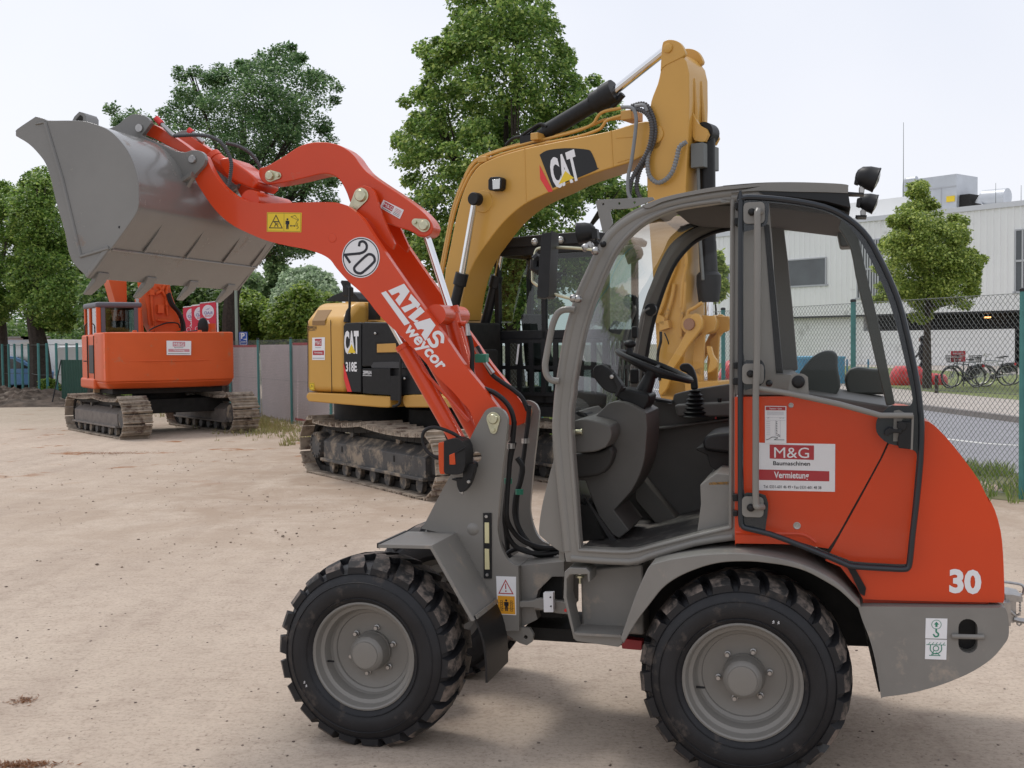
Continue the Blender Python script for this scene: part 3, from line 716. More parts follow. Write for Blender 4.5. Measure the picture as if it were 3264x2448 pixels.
q = Fy('S 485,560 485,345 575,345', yb); MB().hose([(q[0][0], yb + .5, q[0][1] - .5), (q[1][0], yb + .5, q[1][1] - .2), (q[1][0] + .3, yb + .5, q[1][1]), (q[2][0], yb + .5, q[1][1])], .24, 10).build('duct', GAL, ru)
def mast(px, py, y0, r):
    q = BF.y((px, py), y0); p = BF.o + BF.ex * q[0] + BF.ey * y0
    o = MB().cyl((0, 0, zt - .1), (0, 0, q[1]), r, r * .5, 6).build('antenna_mast', GALV, None, label={2880: 'tall thin antenna mast on the roof left of the ventilation unit', 3174: 'shorter thin rod on the roof right of the ventilation unit', 3255: 'faint thin rod on the roof at the right edge'}[px], cat='antenna')
    o.location = p
mast(2880, 390, 3.5, .03); mast(3174, 583, 3.5, .025); mast(3255, 590, 3.5, .025)
# ================================================================ street things
def onYl(px, py, Y): return onY((px, py), Y)
q = onG((3050, 1245)); Ysg = 39.0; a = onYl(3031, 1119, Ysg); b = onYl(3077, 1153, Ysg)
sg = bpy.data.objects.new('direction_sign', None); COL.objects.link(sg); sg.location = ((a.x + b.x) / 2, Ysg, 0); tag(sg, 'small red rectangular sign with white lettering and arrow above the parked bicycles', 'sign')
w2, z0, z1 = (b.x - a.x) / 2, b.z, a.z
m = MB(); m.box(-w2, w2, -.01, .01, z0, z1, 0); hh = (z1 - z0)
m.text('EINGANG', 0, z1 - hh * .22, hh * .15, -.014, 1, 1.0, 0, .01); m.text('WERKSTATT', 0, z1 - hh * .5, hh * .15, -.014, 1, .95, 0, .01); m.line([(-w2 * .35, z0 + hh * .18), (w2 * .3, z0 + hh * .18)], hh * .06, -.014, 1); m.flat([(w2 * .2, z0 + hh * .08), (w2 * .42, z0 + hh * .18), (w2 * .2, z0 + hh * .28)], -.014, 1)
m.build('panel', [mat('sign_red', (.50, .02, .04), .4), WHITE], sg, smooth=False)
MB().cyl((w2 * .8, .03, .1), (w2 * .8, .03, z1), .025, n=8).build('post', GALV, sg)
# red inflatable tube
TR = mat('red_pvc_tube', (.62, .035, .04), .35, var=.08, vscale=2, coat=.2)
def tubeobj(s, Y, r, label):
    pts = [onY(p, Y) for p in zz(s)]; v = []; rr = []
    n = len(pts); fine = [Vector(a) for a in cr(pts, 6, False, 200)]
    for i, p in enumerate(fine):
        e = min(i, len(fine) - 1 - i); rr.append(r * (.45 if e == 0 else .8 if e == 1 else 1) * (1 + .03 * math.sin(i * 1.7)))
    return MB().tube(fine, rr, 18).build('inflatable_tube', TR, label=label, cat='inflatable tube', group='red tubes lying on the grass')
tubeobj('J 1090,1298 1180,1300 1285,1300', 41, .44, 'thick red tube section nearest the left of the young tree')
tubeobj('T 615,625 680,633 752,640', 41, .30, 'thinner red tube end poking out right of the young tree trunk')
tubeobj('H 1245,1400 1300,1425 1345,1420', 41, .42, 'red tube section seen through the cab beside the yellow stick')
tubeobj('H 965,1545 1010,1530 1050,1545 1100,1560', 36, .22, 'small red lump seen through the cab below the steering wheel')
# blue box
def boxobj(name, s, Y, dep, z0, m_, label, cat):
    q = [onY(p, Y) for p in zz(s)]; x0, x1 = q[0].x, q[1].x; z1 = q[0].z
    o = bpy.data.objects.new(name, None); COL.objects.link(o); o.location = ((x0 + x1) / 2, Y, 0); tag(o, label, cat); w_ = (x1 - x0) / 2
    MB().box(-w_, w_, 0, dep, z0, z1).build('body', m_, o, bevel=.03); return o, w_, z1
o, w_, z1 = boxobj('blue_container', 'J 530,1185 818,1340', 43, 2.2, 0, mat('blue_container_paint', (.06, .26, .42), .5, var=.1, vscale=1), 'pale blue container standing on the grass, seen through the loader cab', 'container')
MB().box(-w_ - .02, w_ + .02, -.03, 2.22, z1 - .02, z1 + .06).build('lid', mat('blue_lid', (.10, .34, .5), .5), o)
for k in range(4): MB().box(-w_ + .3 + k * .8, -w_ + .36 + k * .8, -.04, 0, .1, z1 - .05).build('rib', mat('blue_rib', (.05, .22, .37), .5) if k == 0 else bpy.data.materials['blue_rib'], o)
# wooden stake by the bikes
p = onG((2985, 1266)); q = onY((2985, 1196), p.y); MB().cyl((p.x, p.y, 0), (p.x, p.y, q.z), .06, .055, 10).build('wooden_stake', BARK, label='short dark wooden stake between the young tree and the bicycles', cat='post')
# bicycles
BIKE_GROUP = 'bicycles parked on the grass strip'
def bicycle(label, framem, loc, rz, s=1.0, bag=True, basket=False):
    o = bpy.data.objects.new('bicycle', None); COL.objects.link(o); o.location = loc; o.rotation_euler = (0, 0, rz); o.scale = (s, s, s); tag(o, label, 'bicycle', BIKE_GROUP)
    for x in (-.53, .53):
        w_ = bpy.data.objects.new('wheel', None); COL.objects.link(w_); w_.parent = o; w_.location = (x, 0, .34)
        m = MB(); n = 40; P_ = [(.335 * math.cos(2 * math.pi * i / n), 0, .335 * math.sin(2 * math.pi * i / n)) for i in range(n + 1)]; m.tube(P_, .021, 6, caps=False); m.build('tyre', TYRE, w_)
        m = MB(); m.tube([(a * .93, b, c_ * .93) for a, b, c_ in P_], .010, 6, caps=False)
        for i in range(18): a = 2 * math.pi * i / 18; m.cyl((0, 0, 0), (.31 * math.cos(a), .0, .31 * math.sin(a)), .0022, n=3)
        m.cyl((0, -.05, 0), (0, .05, 0), .03, n=10); m.build('rim', STEEL, w_)
        m = MB(); m.strip_prism([(.375 * math.cos(R_(t)), .375 * math.sin(R_(t))) for t in range(10, 171, 16)], [(.368 * math.cos(R_(t)), .368 * math.sin(R_(t))) for t in range(10, 171, 16)], -.03, .03); m.build('mudguard', BLACK, w_)
    m = MB(); bb = (-.06, 0, .30); st_ = (-.22, 0, .78); hd = (.36, 0, .82); hb = (.40, 0, .68); rw_ = (-.53, 0, .34); fw_ = (.53, 0, .34)
    for a, b, r in ((bb, st_, .017), (st_, hd, .016), (bb, hb, .019), (hd, hb, .02)): m.cyl(a, b, r, n=8)
    for sy in (-.05, .05):
        m.cyl((bb[0], sy, bb[2]), (rw_[0], sy, rw_[2]), .009, n=6); m.cyl((st_[0], sy * .5, st_[2] - .06), (rw_[0], sy, rw_[2]), .008, n=6); m.cyl((hb[0], sy, hb[2]), (fw_[0], sy, fw_[2]), .012, n=6)
    m.build('frame', framem, o)
    m = MB(); m.cyl(st_, (-.26, 0, .93), .013, n=8); m.build('seat_post', STEEL, o)
    m = MB(); m.prism(cr([(-.40, .95), (-.28, .965), (-.12, .95), (-.13, .935), (-.26, .925), (-.38, .915)], 3), -.06, .06); m.build('saddle', BLACK, o, bevel=.015)
    m = MB(); m.cyl(hd, (.34, 0, 1.0), .014, n=8); m.hose([(.27, -.29, 1.0), (.36, -.15, 1.03), (.36, .15, 1.03), (.27, .29, 1.0)], .012, 8); m.build('handlebar', STEEL, o)
    m = MB(); m.cyl((-.06, -.06, .30), (-.06, .06, .30), .09, n=16); m.cyl((-.06, .07, .30), (.04, .07, .16), .01, n=6); m.cyl((-.06, -.07, .30), (-.16, -.07, .44), .01, n=6); m.box(.0, .09, .07, .16, .145, .165); m.box(-.21, -.12, -.16, -.07, .43, .45); m.build('crank', BLACK, o)
    m = MB()
    for sy in (-.06, .06): m.tube([(-.25, sy, .72), (-.78, sy, .74), (-.53, sy, .36)], .006, 6)
    m.build('rear_rack', BLACK, o)
    if bag:
        for sy in (-.09, ): MB().prism(cr([(-.74, .73), (-.36, .72), (-.38, .48), (-.44, .42), (-.66, .42), (-.76, .5)], 3), sy - .09, sy + .03).build('pannier_bag', mat('black_pannier', (.03, .03, .032), .7, bump=.2) if 'black_pannier' not in bpy.data.materials else bpy.data.materials['black_pannier'], o, bevel=.03)
        MB().box(-.82, -.79, -.04, .04, .68, .76).build('rear_light', CATR, o)
    if basket:
        m = MB()
        for i in range(7):
            for (a, b) in (((.42, -.16 + i * .053, .80), (.40, -.18 + i * .06, 1.02)), ((.66, -.14 + i * .047, .80), (.70, -.18 + i * .06, 1.02))): m.cyl(a, b, .006, n=4)
        for i in range(5):
            for sy in (-1, 1): m.cyl((.44 + i * .055, sy * .14, .80), (.42 + i * .07, sy * .18, 1.02), .006, n=4)
        for z in (.8, .91, 1.02): k_ = (z - .8) / .22; m.tube([(.42 - .02 * k_, -.14 - .04 * k_, z), (.66 + .04 * k_, -.14 - .04 * k_, z), (.66 + .04 * k_, .14 + .04 * k_, z), (.42 - .02 * k_, .14 + .04 * k_, z), (.42 - .02 * k_, -.14 - .04 * k_, z)], .007, 4)
        m.build('basket', BLACK, o)
    return o
WHF = mat('white_bike_frame', (.6, .6, .58), .35); BKF = mat('black_bike_frame', (.015, .015, .017), .3); GRF = mat('grey_bike_frame', (.25, .27, .28), .35, .4)
def bikeat(px0, px1, py, **k):
    a = onG((px0, py)); b = onG((px1, py + 2)); Yb = 39.0
    A = onY((px0, 1200), Yb); B_ = onY((px1, 1200), Yb); return A, B_
def putbike(px_front, px_rear, Y, label, fm, bag, basket, dz=0):
    A = onY((px_front, 1200), Y); Bq = onY((px_rear, 1200), Y); span = abs(Bq.x - A.x); s = 1.0; c_ = math.acos(min(1, span / 1.06)) if span < 1.06 else 0
    ang = math.pi + (c_ if True else 0)
    return bicycle(label, fm, ((A.x + Bq.x) / 2, Y, .13), ang, max(1.0, span / 1.06) if span > 1.06 else 1.0, bag, basket)
putbike(3022, 3118, 38.2, 'black bicycle with a fat pannier bag, nearest to the road', BKF, True, False)
putbike(3036, 3140, 39.0, 'grey bicycle with front basket standing close behind the black one', GRF, False, True)
putbike(3110, 3210, 39.6, 'white framed bicycle with basket and black panniers, right of the others', WHF, True, True)
putbike(3125, 3226, 40.4, 'grey bicycle at the back of the row, half hidden by the white one', GRF, True, False)
# pedestrian in dark clothes behind the young tree
def person(loc, rz, label):
    o = bpy.data.objects.new('person', None); COL.objects.link(o); o.location = loc; o.rotation_euler = (0, 0, rz); tag(o, label, 'person')
    J = {'pel': (0, 0, .95), 'sp': (0, 0, 1.15), 'ch': (.01, 0, 1.36), 'nk': (.02, 0, 1.50), 'hd': (.05, 0, 1.60), 'ht': (.05, 0, 1.72),
         'hl': (0, .1, .90), 'kl': (.16, .11, .50), 'al': (.10, .11, .09), 'tl': (.26, .11, .04), 'hr': (0, -.1, .90), 'kr': (-.10, -.11, .50), 'ar': (-.34, -.11, .14), 'tr': (-.20, -.11, .04),
         'sl': (0, .19, 1.42), 'el': (-.12, .24, 1.14), 'wl': (-.02, .24, .90), 'fl': (.02, .24, .82), 'sr': (0, -.19, 1.42), 'er': (.10, -.24, 1.15), 'wr': (.24, -.22, .98), 'fr': (.29, -.21, .92)}
    ed = [('pel', 'sp'), ('sp', 'ch'), ('ch', 'nk'), ('nk', 'hd'), ('hd', 'ht'), ('pel', 'hl'), ('hl', 'kl'), ('kl', 'al'), ('al', 'tl'), ('pel', 'hr'), ('hr', 'kr'), ('kr', 'ar'), ('ar', 'tr'),
          ('ch', 'sl'), ('sl', 'el'), ('el', 'wl'), ('wl', 'fl'), ('ch', 'sr'), ('sr', 'er'), ('er', 'wr'), ('wr', 'fr')]
    rd = {'pel': .15, 'sp': .14, 'ch': .16, 'nk': .065, 'hd': .10, 'ht': .08, 'hl': .095, 'kl': .065, 'al': .045, 'tl': .04, 'hr': .095, 'kr': .065, 'ar': .045, 'tr': .04, 'sl': .075, 'el': .05, 'wl': .036, 'fl': .03, 'sr': .075, 'er': .05, 'wr': .036, 'fr': .03}
    ks = list(J); me = bpy.data.meshes.new('body'); me.from_pydata([J[k] for k in ks], [(ks.index(a), ks.index(b)) for a, b in ed], []); b = bpy.data.objects.new('body', me); COL.objects.link(b)
    b.parent = o; md = b.modifiers.new('skin', 'SKIN'); me.materials.append(mat('dark_clothing', (.012, .013, .02), .8))
    for i, k in enumerate(ks): me.skin_vertices[0].data[i].radius = (rd[k] * (1 if k not in ('ch', 'sp', 'pel') else .8), rd[k])
    me.skin_vertices[0].data[0].use_root = True; b.modifiers.new('sub', 'SUBSURF').levels = 2; b.modifiers['sub'].render_levels = 2
    m = MB(); m.ell((.03, 0, 1.655), (.115, .10, .125), 14, 10); m.build('hood', mat('black_hood', (.010, .010, .014), .85), o)
    m = MB(); m.prism(cr([(-.12, 1.46), (.13, 1.46), (.15, 1.2), (.14, .88), (-.15, .86), (-.16, 1.2)], 3), -.17, .17); m.build('coat', bpy.data.materials['black_hood'], o, bevel=.07, seg=4)
    m = MB(); m.ell((.135, 0, 1.63), (.03, .055, .07), 10, 8); m.build('face', mat('skin_tone', (.25, .14, .1), .6), o)
q = onY((2943, 1200), 41.5); person((q.x, 41.5, .13), R_(170), 'person in a dark hooded coat walking past behind the young tree trunk')
# ================================================================ WHEEL LOADER
def _hp(px, Y): return onY(px, Y)
LY = 15.5
# rear wheel centre sits on y=0 of the loader frame
_r = ray((2365.5, 2174.7)); _t = (0.41 - CAM_H) / _r.z
_p = Vector((0, 0, CAM_H)) + _r * _t
LF = Frame(_p.x, _p.y, -LY)
LD = LF.empty('wheel_loader', label='compact orange and grey wheel loader with raised bucket and open cab door, in the foreground', cat='wheel loader')
def P(s, y): return LF.P(s, y)
def C(s, y, n=4, closed=True, sharp=38): return cr(P(s, y), n, closed, sharp)
def part(mb, name, m, parent=LD, **k): return mb.build(name, m, parent, **k)
RW = (0.0, 0.41); _fx = LF.y((1158.4, 2105.9), 0.0)[0]; FW = (_fx, 0.41)

def wheel(cx, cz, side, phase):
    """side=+1: outer face looks to -y at y=0; side=-1: far wheel, outer face at y=1.36"""
    root = bpy.data.objects.new('wheel', None); COL.objects.link(root); root.parent = LD
    root.location = (cx, 0 if side > 0 else 1.36, cz)
    M = Matrix.Identity(4) if side > 0 else Matrix.Rotation(math.pi, 4, 'Z')
    t = MB(); prof = [(.236, .012), (.246, -.004), (.262, -.020), (.290, -.030), (.325, -.030), (.352, -.020), (.372, -.004), (.384, .010), (.390, .016), (.396, .024), (.404, .05), (.410, .15),
                      (.404, .25), (.396, .276), (.384, .29), (.352, .32), (.30, .33), (.262, .32), (.236, .288)]
    t.lathe(prof, (0, 0, 0), 72, 0, M=M)
    # mould lines on the sidewall
    for r, o in ((.375, -.0035), (.338, -.0275), (.266, -.0245)):
        t.lathe([(r - .0025, o), (r, o - .0035), (r + .0025, o)], (0, 0, 0), 72, 0, M=M)
    NL = 22
    for s2 in (0, 1):
        for i in range(NL):
            a0 = 2 * math.pi * (i + .5 * s2) / NL + phase
            # lug centreline: (angle offset, lateral, radius top)
            pts = [(.0, -.006, .404, .376), (.010, .020, .424, .392), (.055, .075, .434, .398), (.115, .135, .437, .400), (.150, .150, .437, .400), (.175, .168, .436, .400)]
            hw = [.098, .104, .088, .074, .070, .066]
            vs = []; 
            for (da, y, rt, rb), h in zip(pts, hw):
                yy = y if s2 == 0 else .30 - y
                aa = a0 + (da)
                for (r, k) in ((rb, 1.16), (rt, .92)):
                    for sg in (-1, 1):
                        a = aa + sg * h * k
                        vs.append((r * math.cos(a), yy, r * math.sin(a)))
            fs = []
            m_ = len(pts)
            for j in range(m_ - 1):
                b = 4 * j; c = b + 4
                fs += [(b + 2, b + 3, c + 3, c + 2), (b, b + 2, c + 2, c), (b + 1, c + 1, c + 3, b + 3)]
            fs += [(0, 1, 3, 2), (4 * m_ - 4, 4 * m_ - 2, 4 * m_ - 1, 4 * m_ - 3)]
            k0 = len(t.f); t.add(vs, fs, 0, M)
            for j in range(m_ - 1): t.m[k0 + 3 * j] = 1
    t.build('tyre', [TYRE, TREAD], root, ang=28)
    r = MB()
    r.lathe([(.243, .012), (.247, .002), (.245, -.006), (.238, -.008), (.232, -.003), (.228, .012), (.222, .03), (.206, .036), (.202, .05), (.198, .085), (.19, .095), (.176, .100), (.172, .108), (.150, .112), (.128, .115), (.100, .115), (.086, .115), (.086, .098)], (0, 0, 0), 64, 0, M=M)
    r.lathe([(.15, .2), (.2, .21), (.228, .27), (.243, .29)], (0, 0, 0), 40, 0, M=M)
    r.cyl((-.19, .04, -.045), (-.155, .022, -.04), .0055, .0045, 8, 1, M)
    r.build('rim', [GREY, BLACK], root, ang=25)
    h = MB()
    h.lathe([(.089, .116), (.089, .098), (.086, .094), (.083, .060), (.079, .036), (.068, .024), (.062, .020), (.060, .0205), (.0585, .017), (.056, .0165), (.0001, .0165)], (0, 0, 0), 48, 0, M=M)
    h.build('hub', [GREY], root, ang=30)
    for k in range(6):
        a = phase + k * math.pi / 3 + .1; b = MB(); x, z = .107 * math.cos(a), .107 * math.sin(a)
        b.lathe([(.0135, .113), (.0135, .106), (.0105, .105), (.0105, .092), (.0085, .089), (.0001, .089)], (x, 0, z), 8, 0, M=M)
        b.build('wheel_nut', [STEEL], root, ang=30)
    return root
def chalk(s, par):
    m = MB(); q = [Vector((a, b)) for a, b in P(s, -.031)]
    for a in q:
        for k in range(2): m.line([a + Vector((-.004, .006 * k)), a + Vector((.003, .006 * k + .002)), a + Vector((.0, .006 * k + .005))], .0018, -.0325)
    m.build('chalk_mark', WHITE, par, smooth=False)
WR = wheel(RW[0], RW[1], 1, .06); wheel(FW[0], FW[1], 1, .21)
wheel(RW[0], RW[1], -1, .1); wheel(FW[0], FW[1], -1, .2)
for nm, (cx, cz) in (('axle', RW), ('axle', FW)):
    a = MB(); a.cyl((cx, .2, cz), (cx, 1.16, cz), .05, n=16); a.ell((cx, .68, cz), (.16, .15, .13)); a.box(cx - .1, cx + .1, .3, .42, cz - .06, cz + .06); a.box(cx - .1, cx + .1, .94, 1.06, cz - .06, cz + .06)
    part(a, nm, DARK)

chalk('E 268,1060 282,1085', LD); chalk('F 1595,528 1625,532', LD)
# ---- bucket: side plates at both ends, curved shell between
BY0, BY1 = -.03, 1.39
side = 'A 110,270 120,245 250,157 300,170 345,185 480,185 590,190 680,215 760,250 830,310 900,400 950,510 975,620 978,730 968,825 880,960 780,1095 755,1120 700,1200 625,1298 560,1240 510,1180 480,1100 460,990 430,880 390,740 355,590 320,490 270,420 200,350 110,295'
outl = C(side, BY0, 3, True, 40)
bk = bpy.data.objects.new('bucket', None); COL.objects.link(bk); bk.parent = LD
for y0, y1 in ((BY0, BY0 + .02), (BY1 - .02, BY1)):
    m = MB().prism(outl, y0, y1)
    part(m, 'side_plate', BUCK, bk, bevel=.003)
shell = 'A 250,172 345,190 480,190 590,195 680,220 760,255 830,315 900,405 947,510 970,620 974,730 964,822 880,955 778,1092'
m = MB().sheet(C(shell, BY0, 4, False), BY0 + .02, BY1 - .02, .014)
part(m, 'shell', BUCK, bk)
cut = P('A 778,1088 618,1300', BY0)
d = (Vector(cut[1]) - Vector(cut[0])).normalized(); nn = Vector((-d.y, d.x))
if nn.y > 0: nn = -nn
ce = [cut[0], cut[1], tuple(Vector(cut[1]) + nn * -.02), tuple(Vector(cut[0]) + nn * -.028)]
m = MB().prism(ce, BY0 - .004, BY1 + .004); part(m, 'cutting_edge', BUCK, bk, bevel=.004)
# welded seam strips on the side plate
m = MB()
m.tube([(a, BY0 - .002, b) for a, b in P('A 320,200 440,600 570,1145', BY0)], .009, 6); m.tube([(a, BY0 - .002, b) for a, b in P('A 568,1145 770,1085', BY0)], .009, 6)
m.tube([(a, BY0 - .002, b) for a, b in P('A 320,198 255,210', BY0)], .006, 6)
m.tube([(cut[0][0] + .002, BY0 + .01, cut[0][1] - .004), (cut[0][0] + .002, BY1, cut[0][1] - .004)], .006, 6)
part(m, 'weld_bead', BUCK, bk)
m = MB(); m.cyl(LF.V('A 843,938', BY0 - .001)[0], LF.V('A 843,938', BY0 + .02)[0], .006); part(m, 'drain_hole', BLACK, bk)
# handle / guard hoop on the top
m = MB()
hh = P('A 365,190 400,120 435,85 470,95 485,120 485,190', BY0)
m.sheet(hh, .10, .20, .018); part(m, 'spill_guard_bracket', BUCK, bk, bevel=.002)
# teeth
e1 = Vector((cut[1][0], 0, cut[1][1])); dd = Vector((d.x, 0, d.y)); n3 = Vector((nn.x, 0, nn.y))
for k in range(4):
    yc = .05 + k * .405; m = MB(); vs = []
    for base, w_, h_ in ((e1 - dd * .045, .042, .008), (e1 + dd * .002, .042, .024), (e1 + dd * .095, .030, .008)):
        for sy in (-1, 1):
            for sn in (0, 1): vs.append(base + Vector((0, yc + sy * w_, 0)) + n3 * (h_ * (sn - .2)))
    fs = [(0, 1, 3, 2), (8, 10, 11, 9)]
    for j in (0, 4): fs += [(j, j + 2, j + 6, j + 4), (j + 1, j + 5, j + 7, j + 3), (j, j + 4, j + 5, j + 1), (j + 2, j + 3, j + 7, j + 6)]
    m.add(vs, fs); part(m, 'bucket_tooth', BUCK, bk, bevel=.003)
# mounting ears on the back of the shell
ear = 'A 700,225 770,245 830,215 880,170 930,143 985,142 1040,165 1065,205 1030,235 1000,290 1100,335 1200,385 1260,405 1310,408 1350,395 1400,398 1435,420 1448,455 1435,500 1390,550 1370,570 1375,620 1300,720 1240,880 1205,890 1210,760 1190,700 1250,600 1200,480 1120,370 1000,290 850,265'
for y0 in (.40, .86):
    m = MB().prism(C('A 760,245 830,215 880,170 930,143 985,142 1040,165 1065,205 1000,290 1100,335 1200,385 1260,405 1310,408 1350,395 1400,398 1435,420 1448,455 1435,500 1390,550 1340,610 1290,720 1240,900 1205,900 1205,760 1150,650 950,400 840,290', .40, 3), y0, y0 + .03)
    part(m, 'mounting_ear', BUCK, bk, bevel=.003)
    q = P('A 1360,460', .40)[0]; w2 = P('A 985,240', .40)[0]
    m = MB(); m.lathe([(.0001, -.014), (.018, -.014), (.022, -.006), (.022, .0)], (q[0], y0, q[1]), 20); m.lathe([(.0001, -.010), (.02, -.010), (.02, 0)], (w2[0], y0, w2[1]), 16)
    part(m, 'ear_pin', STEEL, bk)
    m = MB(); g = P('A 1185,655 1350,545 1345,575 1200,680', .37); m.prism(g, y0 - .03, y0 + .05); part(m, 'gusset', BUCK, bk, bevel=.002)
for yy in (.22, .60, .98, 1.3):
    rib = P('A 1215,890 1150,960 1060,1125', .40); r2 = P('A 1190,700 1150,950 1045,1125', .40)
    m = MB(); sh = P('A 955,815 880,955 790,1085', BY0); o_ = .012
    s_ = [(a + .007, b - .003) for a, b in sh]
    m.strip_prism(sh, s_, yy, yy + .02); part(m, 'stiffener', BUCK, bk, bevel=.001)

# ---- lift arms
arm = ('A 1450,440 1480,505 1525,585 1590,662 1680,728 1780,762 1880,770 1970,769 B 250,686 450,678 680,675 780,684 860,716 930,770 990,830 1060,940 1120,1030 1250,1220 1400,1435 '
       'C 1000,540 1160,755 1330,1005 1500,1215 1640,1400 1672,1470 1650,1570 1560,1600 1430,1560 1375,1410 1310,1335 1210,1222 1100,1120 1000,1000 900,890 780,760 640,630 560,545 480,440 400,350 300,262 200,150 B 700,1185 620,1135 480,1090 300,1058 120,1028 '
       'A 2100,1085 1950,1052 1850,1022 1740,975 1650,930 1570,870 1500,795 1440,710 1385,620 1372,580 1400,530 1390,440 1420,425')
ay = .43
armp = C(arm, ay, 3, True, 45)
for y0, nm in ((.43, 'lift_arm'), (.86, 'lift_arm')):
    m = MB().prism(armp, y0, y0 + .045); o = part(m, nm, RED, bevel=.004)
    if y0 < .5: ARM = o
m = MB(); c_ = P('B 718,992', ay)[0]; m.lathe([(.0001, -.003), (.020, -.003), (.022, -.001), (.022, .004)], (c_[0], ay, c_[1]), 24); part(m, 'boss', RED, ARM)
# yellow pictogram sticker
def sticker(par, name, corners_s, y, draw, mats, **k):
    p = P(corners_s, y); m = MB(); m.prism([p[0], p[1], p[2], p[3]], y - .0012, y, 0)
    o = Vector(p[3]); ux = Vector(p[2]) - o; uz = Vector(p[0]) - o
    def U(a, b): q = o + ux * a + uz * b; return (q.x, q.y)
    draw(m, U, ux.length, uz.length, math.degrees(math.atan2(ux.y, ux.x)), y - .002)
    return m.build(name, mats, par, smooth=False, **k)
def man(m, U, cx, cz, h, y, mt, asp):
    """standing figure pictogram; asp = height/width of the sticker"""
    w_ = h * asp
    m.flat([U(cx + math.cos(t / 10 * 2 * math.pi) * w_ * .10, cz + h * .42 + math.sin(t / 10 * 2 * math.pi) * h * .10) for t in range(10)], y, mt)
    m.flat([U(cx - w_ * .2, cz + h * .29), U(cx + w_ * .2, cz + h * .29), U(cx + w_ * .2, cz - h * .05), U(cx + w_ * .12, cz - h * .05), U(cx + w_ * .12, cz + h * .2), U(cx + w_ * .12, cz - h * .5), U(cx + .02 * w_, cz - h * .5), U(cx, cz - h * .1),
            U(cx - .02 * w_, cz - h * .5), U(cx - w_ * .12, cz - h * .5), U(cx - w_ * .12, cz + h * .2), U(cx - w_ * .12, cz - h * .05), U(cx - w_ * .2, cz - h * .05)], y, mt)
def d1(m, U, w_, h_, rot, y):
    a = h_ / w_
    B = [U(.02, .04), U(.98, .04), U(.98, .96), U(.02, .96)]; m.line(B, .0012, y, 1, True)
    m.line([U(.5, .04), U(.5, .96)], .0012, y, 1)
    m.line([U(.08, .2), U(.45, .2), U(.265, .85)], .004, y, 1, True)
    m.line([U(.2, .52), U(.34, .52)], .005, y, 1); m.line([U(.23, .48), U(.29, .38), U(.33, .26)], .004, y, 1); m.line([U(.27, .42), U(.23, .27)], .004, y, 1); m.line([U(.29, .42), U(.34, .4)], .003, y, 1)
    man(m, U, .6, .42, .55, y, 1, a)
    m.line([U(.68, .32), U(.82, .32)], .003, y, 1); m.flat([U(.67, .32), U(.71, .38), U(.71, .26)], y, 1); m.flat([U(.83, .32), U(.79, .26), U(.79, .38)], y, 1)
    m.line([U(.7, .78), U(.82, .86), U(.92, .6), U(.7, .78)], .002, y, 1); m.line([U(.92, .68), U(.86, .5), U(.84, .4), U(.86, .3)], .002, y, 1); m.line([U(.9, .46), U(.88, .36), U(.92, .24), U(.87, .16)], .002, y, 1)
sticker(ARM, 'crush_hazard_sticker', 'B 142,765 448,769 444,941 140,936', ay - .0005, d1, [YDEC, INK])
# speed roundel "20"
c_ = P('B 969,1163', ay)[0]; rr = .098
m = MB(); m.lathe([(.0001, -.0015), (rr, -.0015), (rr, .0)], (c_[0], ay - .0005, c_[1]), 64, 0)
m.lathe([(rr * .905, -.0022), (rr * .955, -.0022)], (c_[0], ay - .0005, c_[1]), 64, 1)
two = P('B 955,1058 962,1030 990,1022 1013,1038 1022,1062 1018,1090 995,1115 960,1128 830,1140 872,1205', ay)
for pts, cl in ((cr(two[:8], 5, False, 200), False), ([two[7], two[8]], False), ([two[8], two[9]], False)):
    m.line(pts, .0125, ay - .003, 1)
zero = C('B 925,1290 912,1265 925,1235 1015,1150 1050,1135 1080,1150 1092,1180 1080,1210 990,1292 955,1303', ay, 5, True, 200)
m.line(zero, .0125, ay - .003, 1, True)
m.build('speed_roundel', [WHITE, INK], ARM, smooth=False)
# ATLAS weycor lettering, traced letter by letter
m = MB(); yy = ay - .0012
def poly(s): m.flat(P(s, ay), yy, 0)
poly('N 1245,97 1432,15 1497,105 1377,276 1328,208 1384,138 1368,116 1288,152')
poly('N 1482,205 1512,134 1622,258 1590,310 1570,288 1440,356 1396,298 1530,246 1505,214')
poly('N 1622,285 1674,344 1556,436 1602,450 1572,482 1478,408')
poly('N 1545,480 1738,420 1802,505 1682,688 1634,612 1668,556 1632,548 1590,556')
m.line(C('N 1880,700 1882,632 1842,590 1795,600 1785,635 1815,680 1812,735 1775,748 1745,725 1718,672', ay, 4, False, 200), .017, yy, 0)
poly('N 1162,125 1218,102 1500,478 1436,508')
wa, wb = P('N 1462,560 1845,1000', ay); wr = math.degrees(math.atan2(wb[1] - wa[1], wb[0] - wa[0])); wl = math.hypot(wb[0] - wa[0], wb[1] - wa[1])
m.text('weycor', (wa[0] + wb[0]) / 2, (wa[1] + wb[1]) / 2, wl * .245, yy, 0, 1.02, wr, .028, .12)
m.build('lettering', [WHITE], ARM, smooth=False)

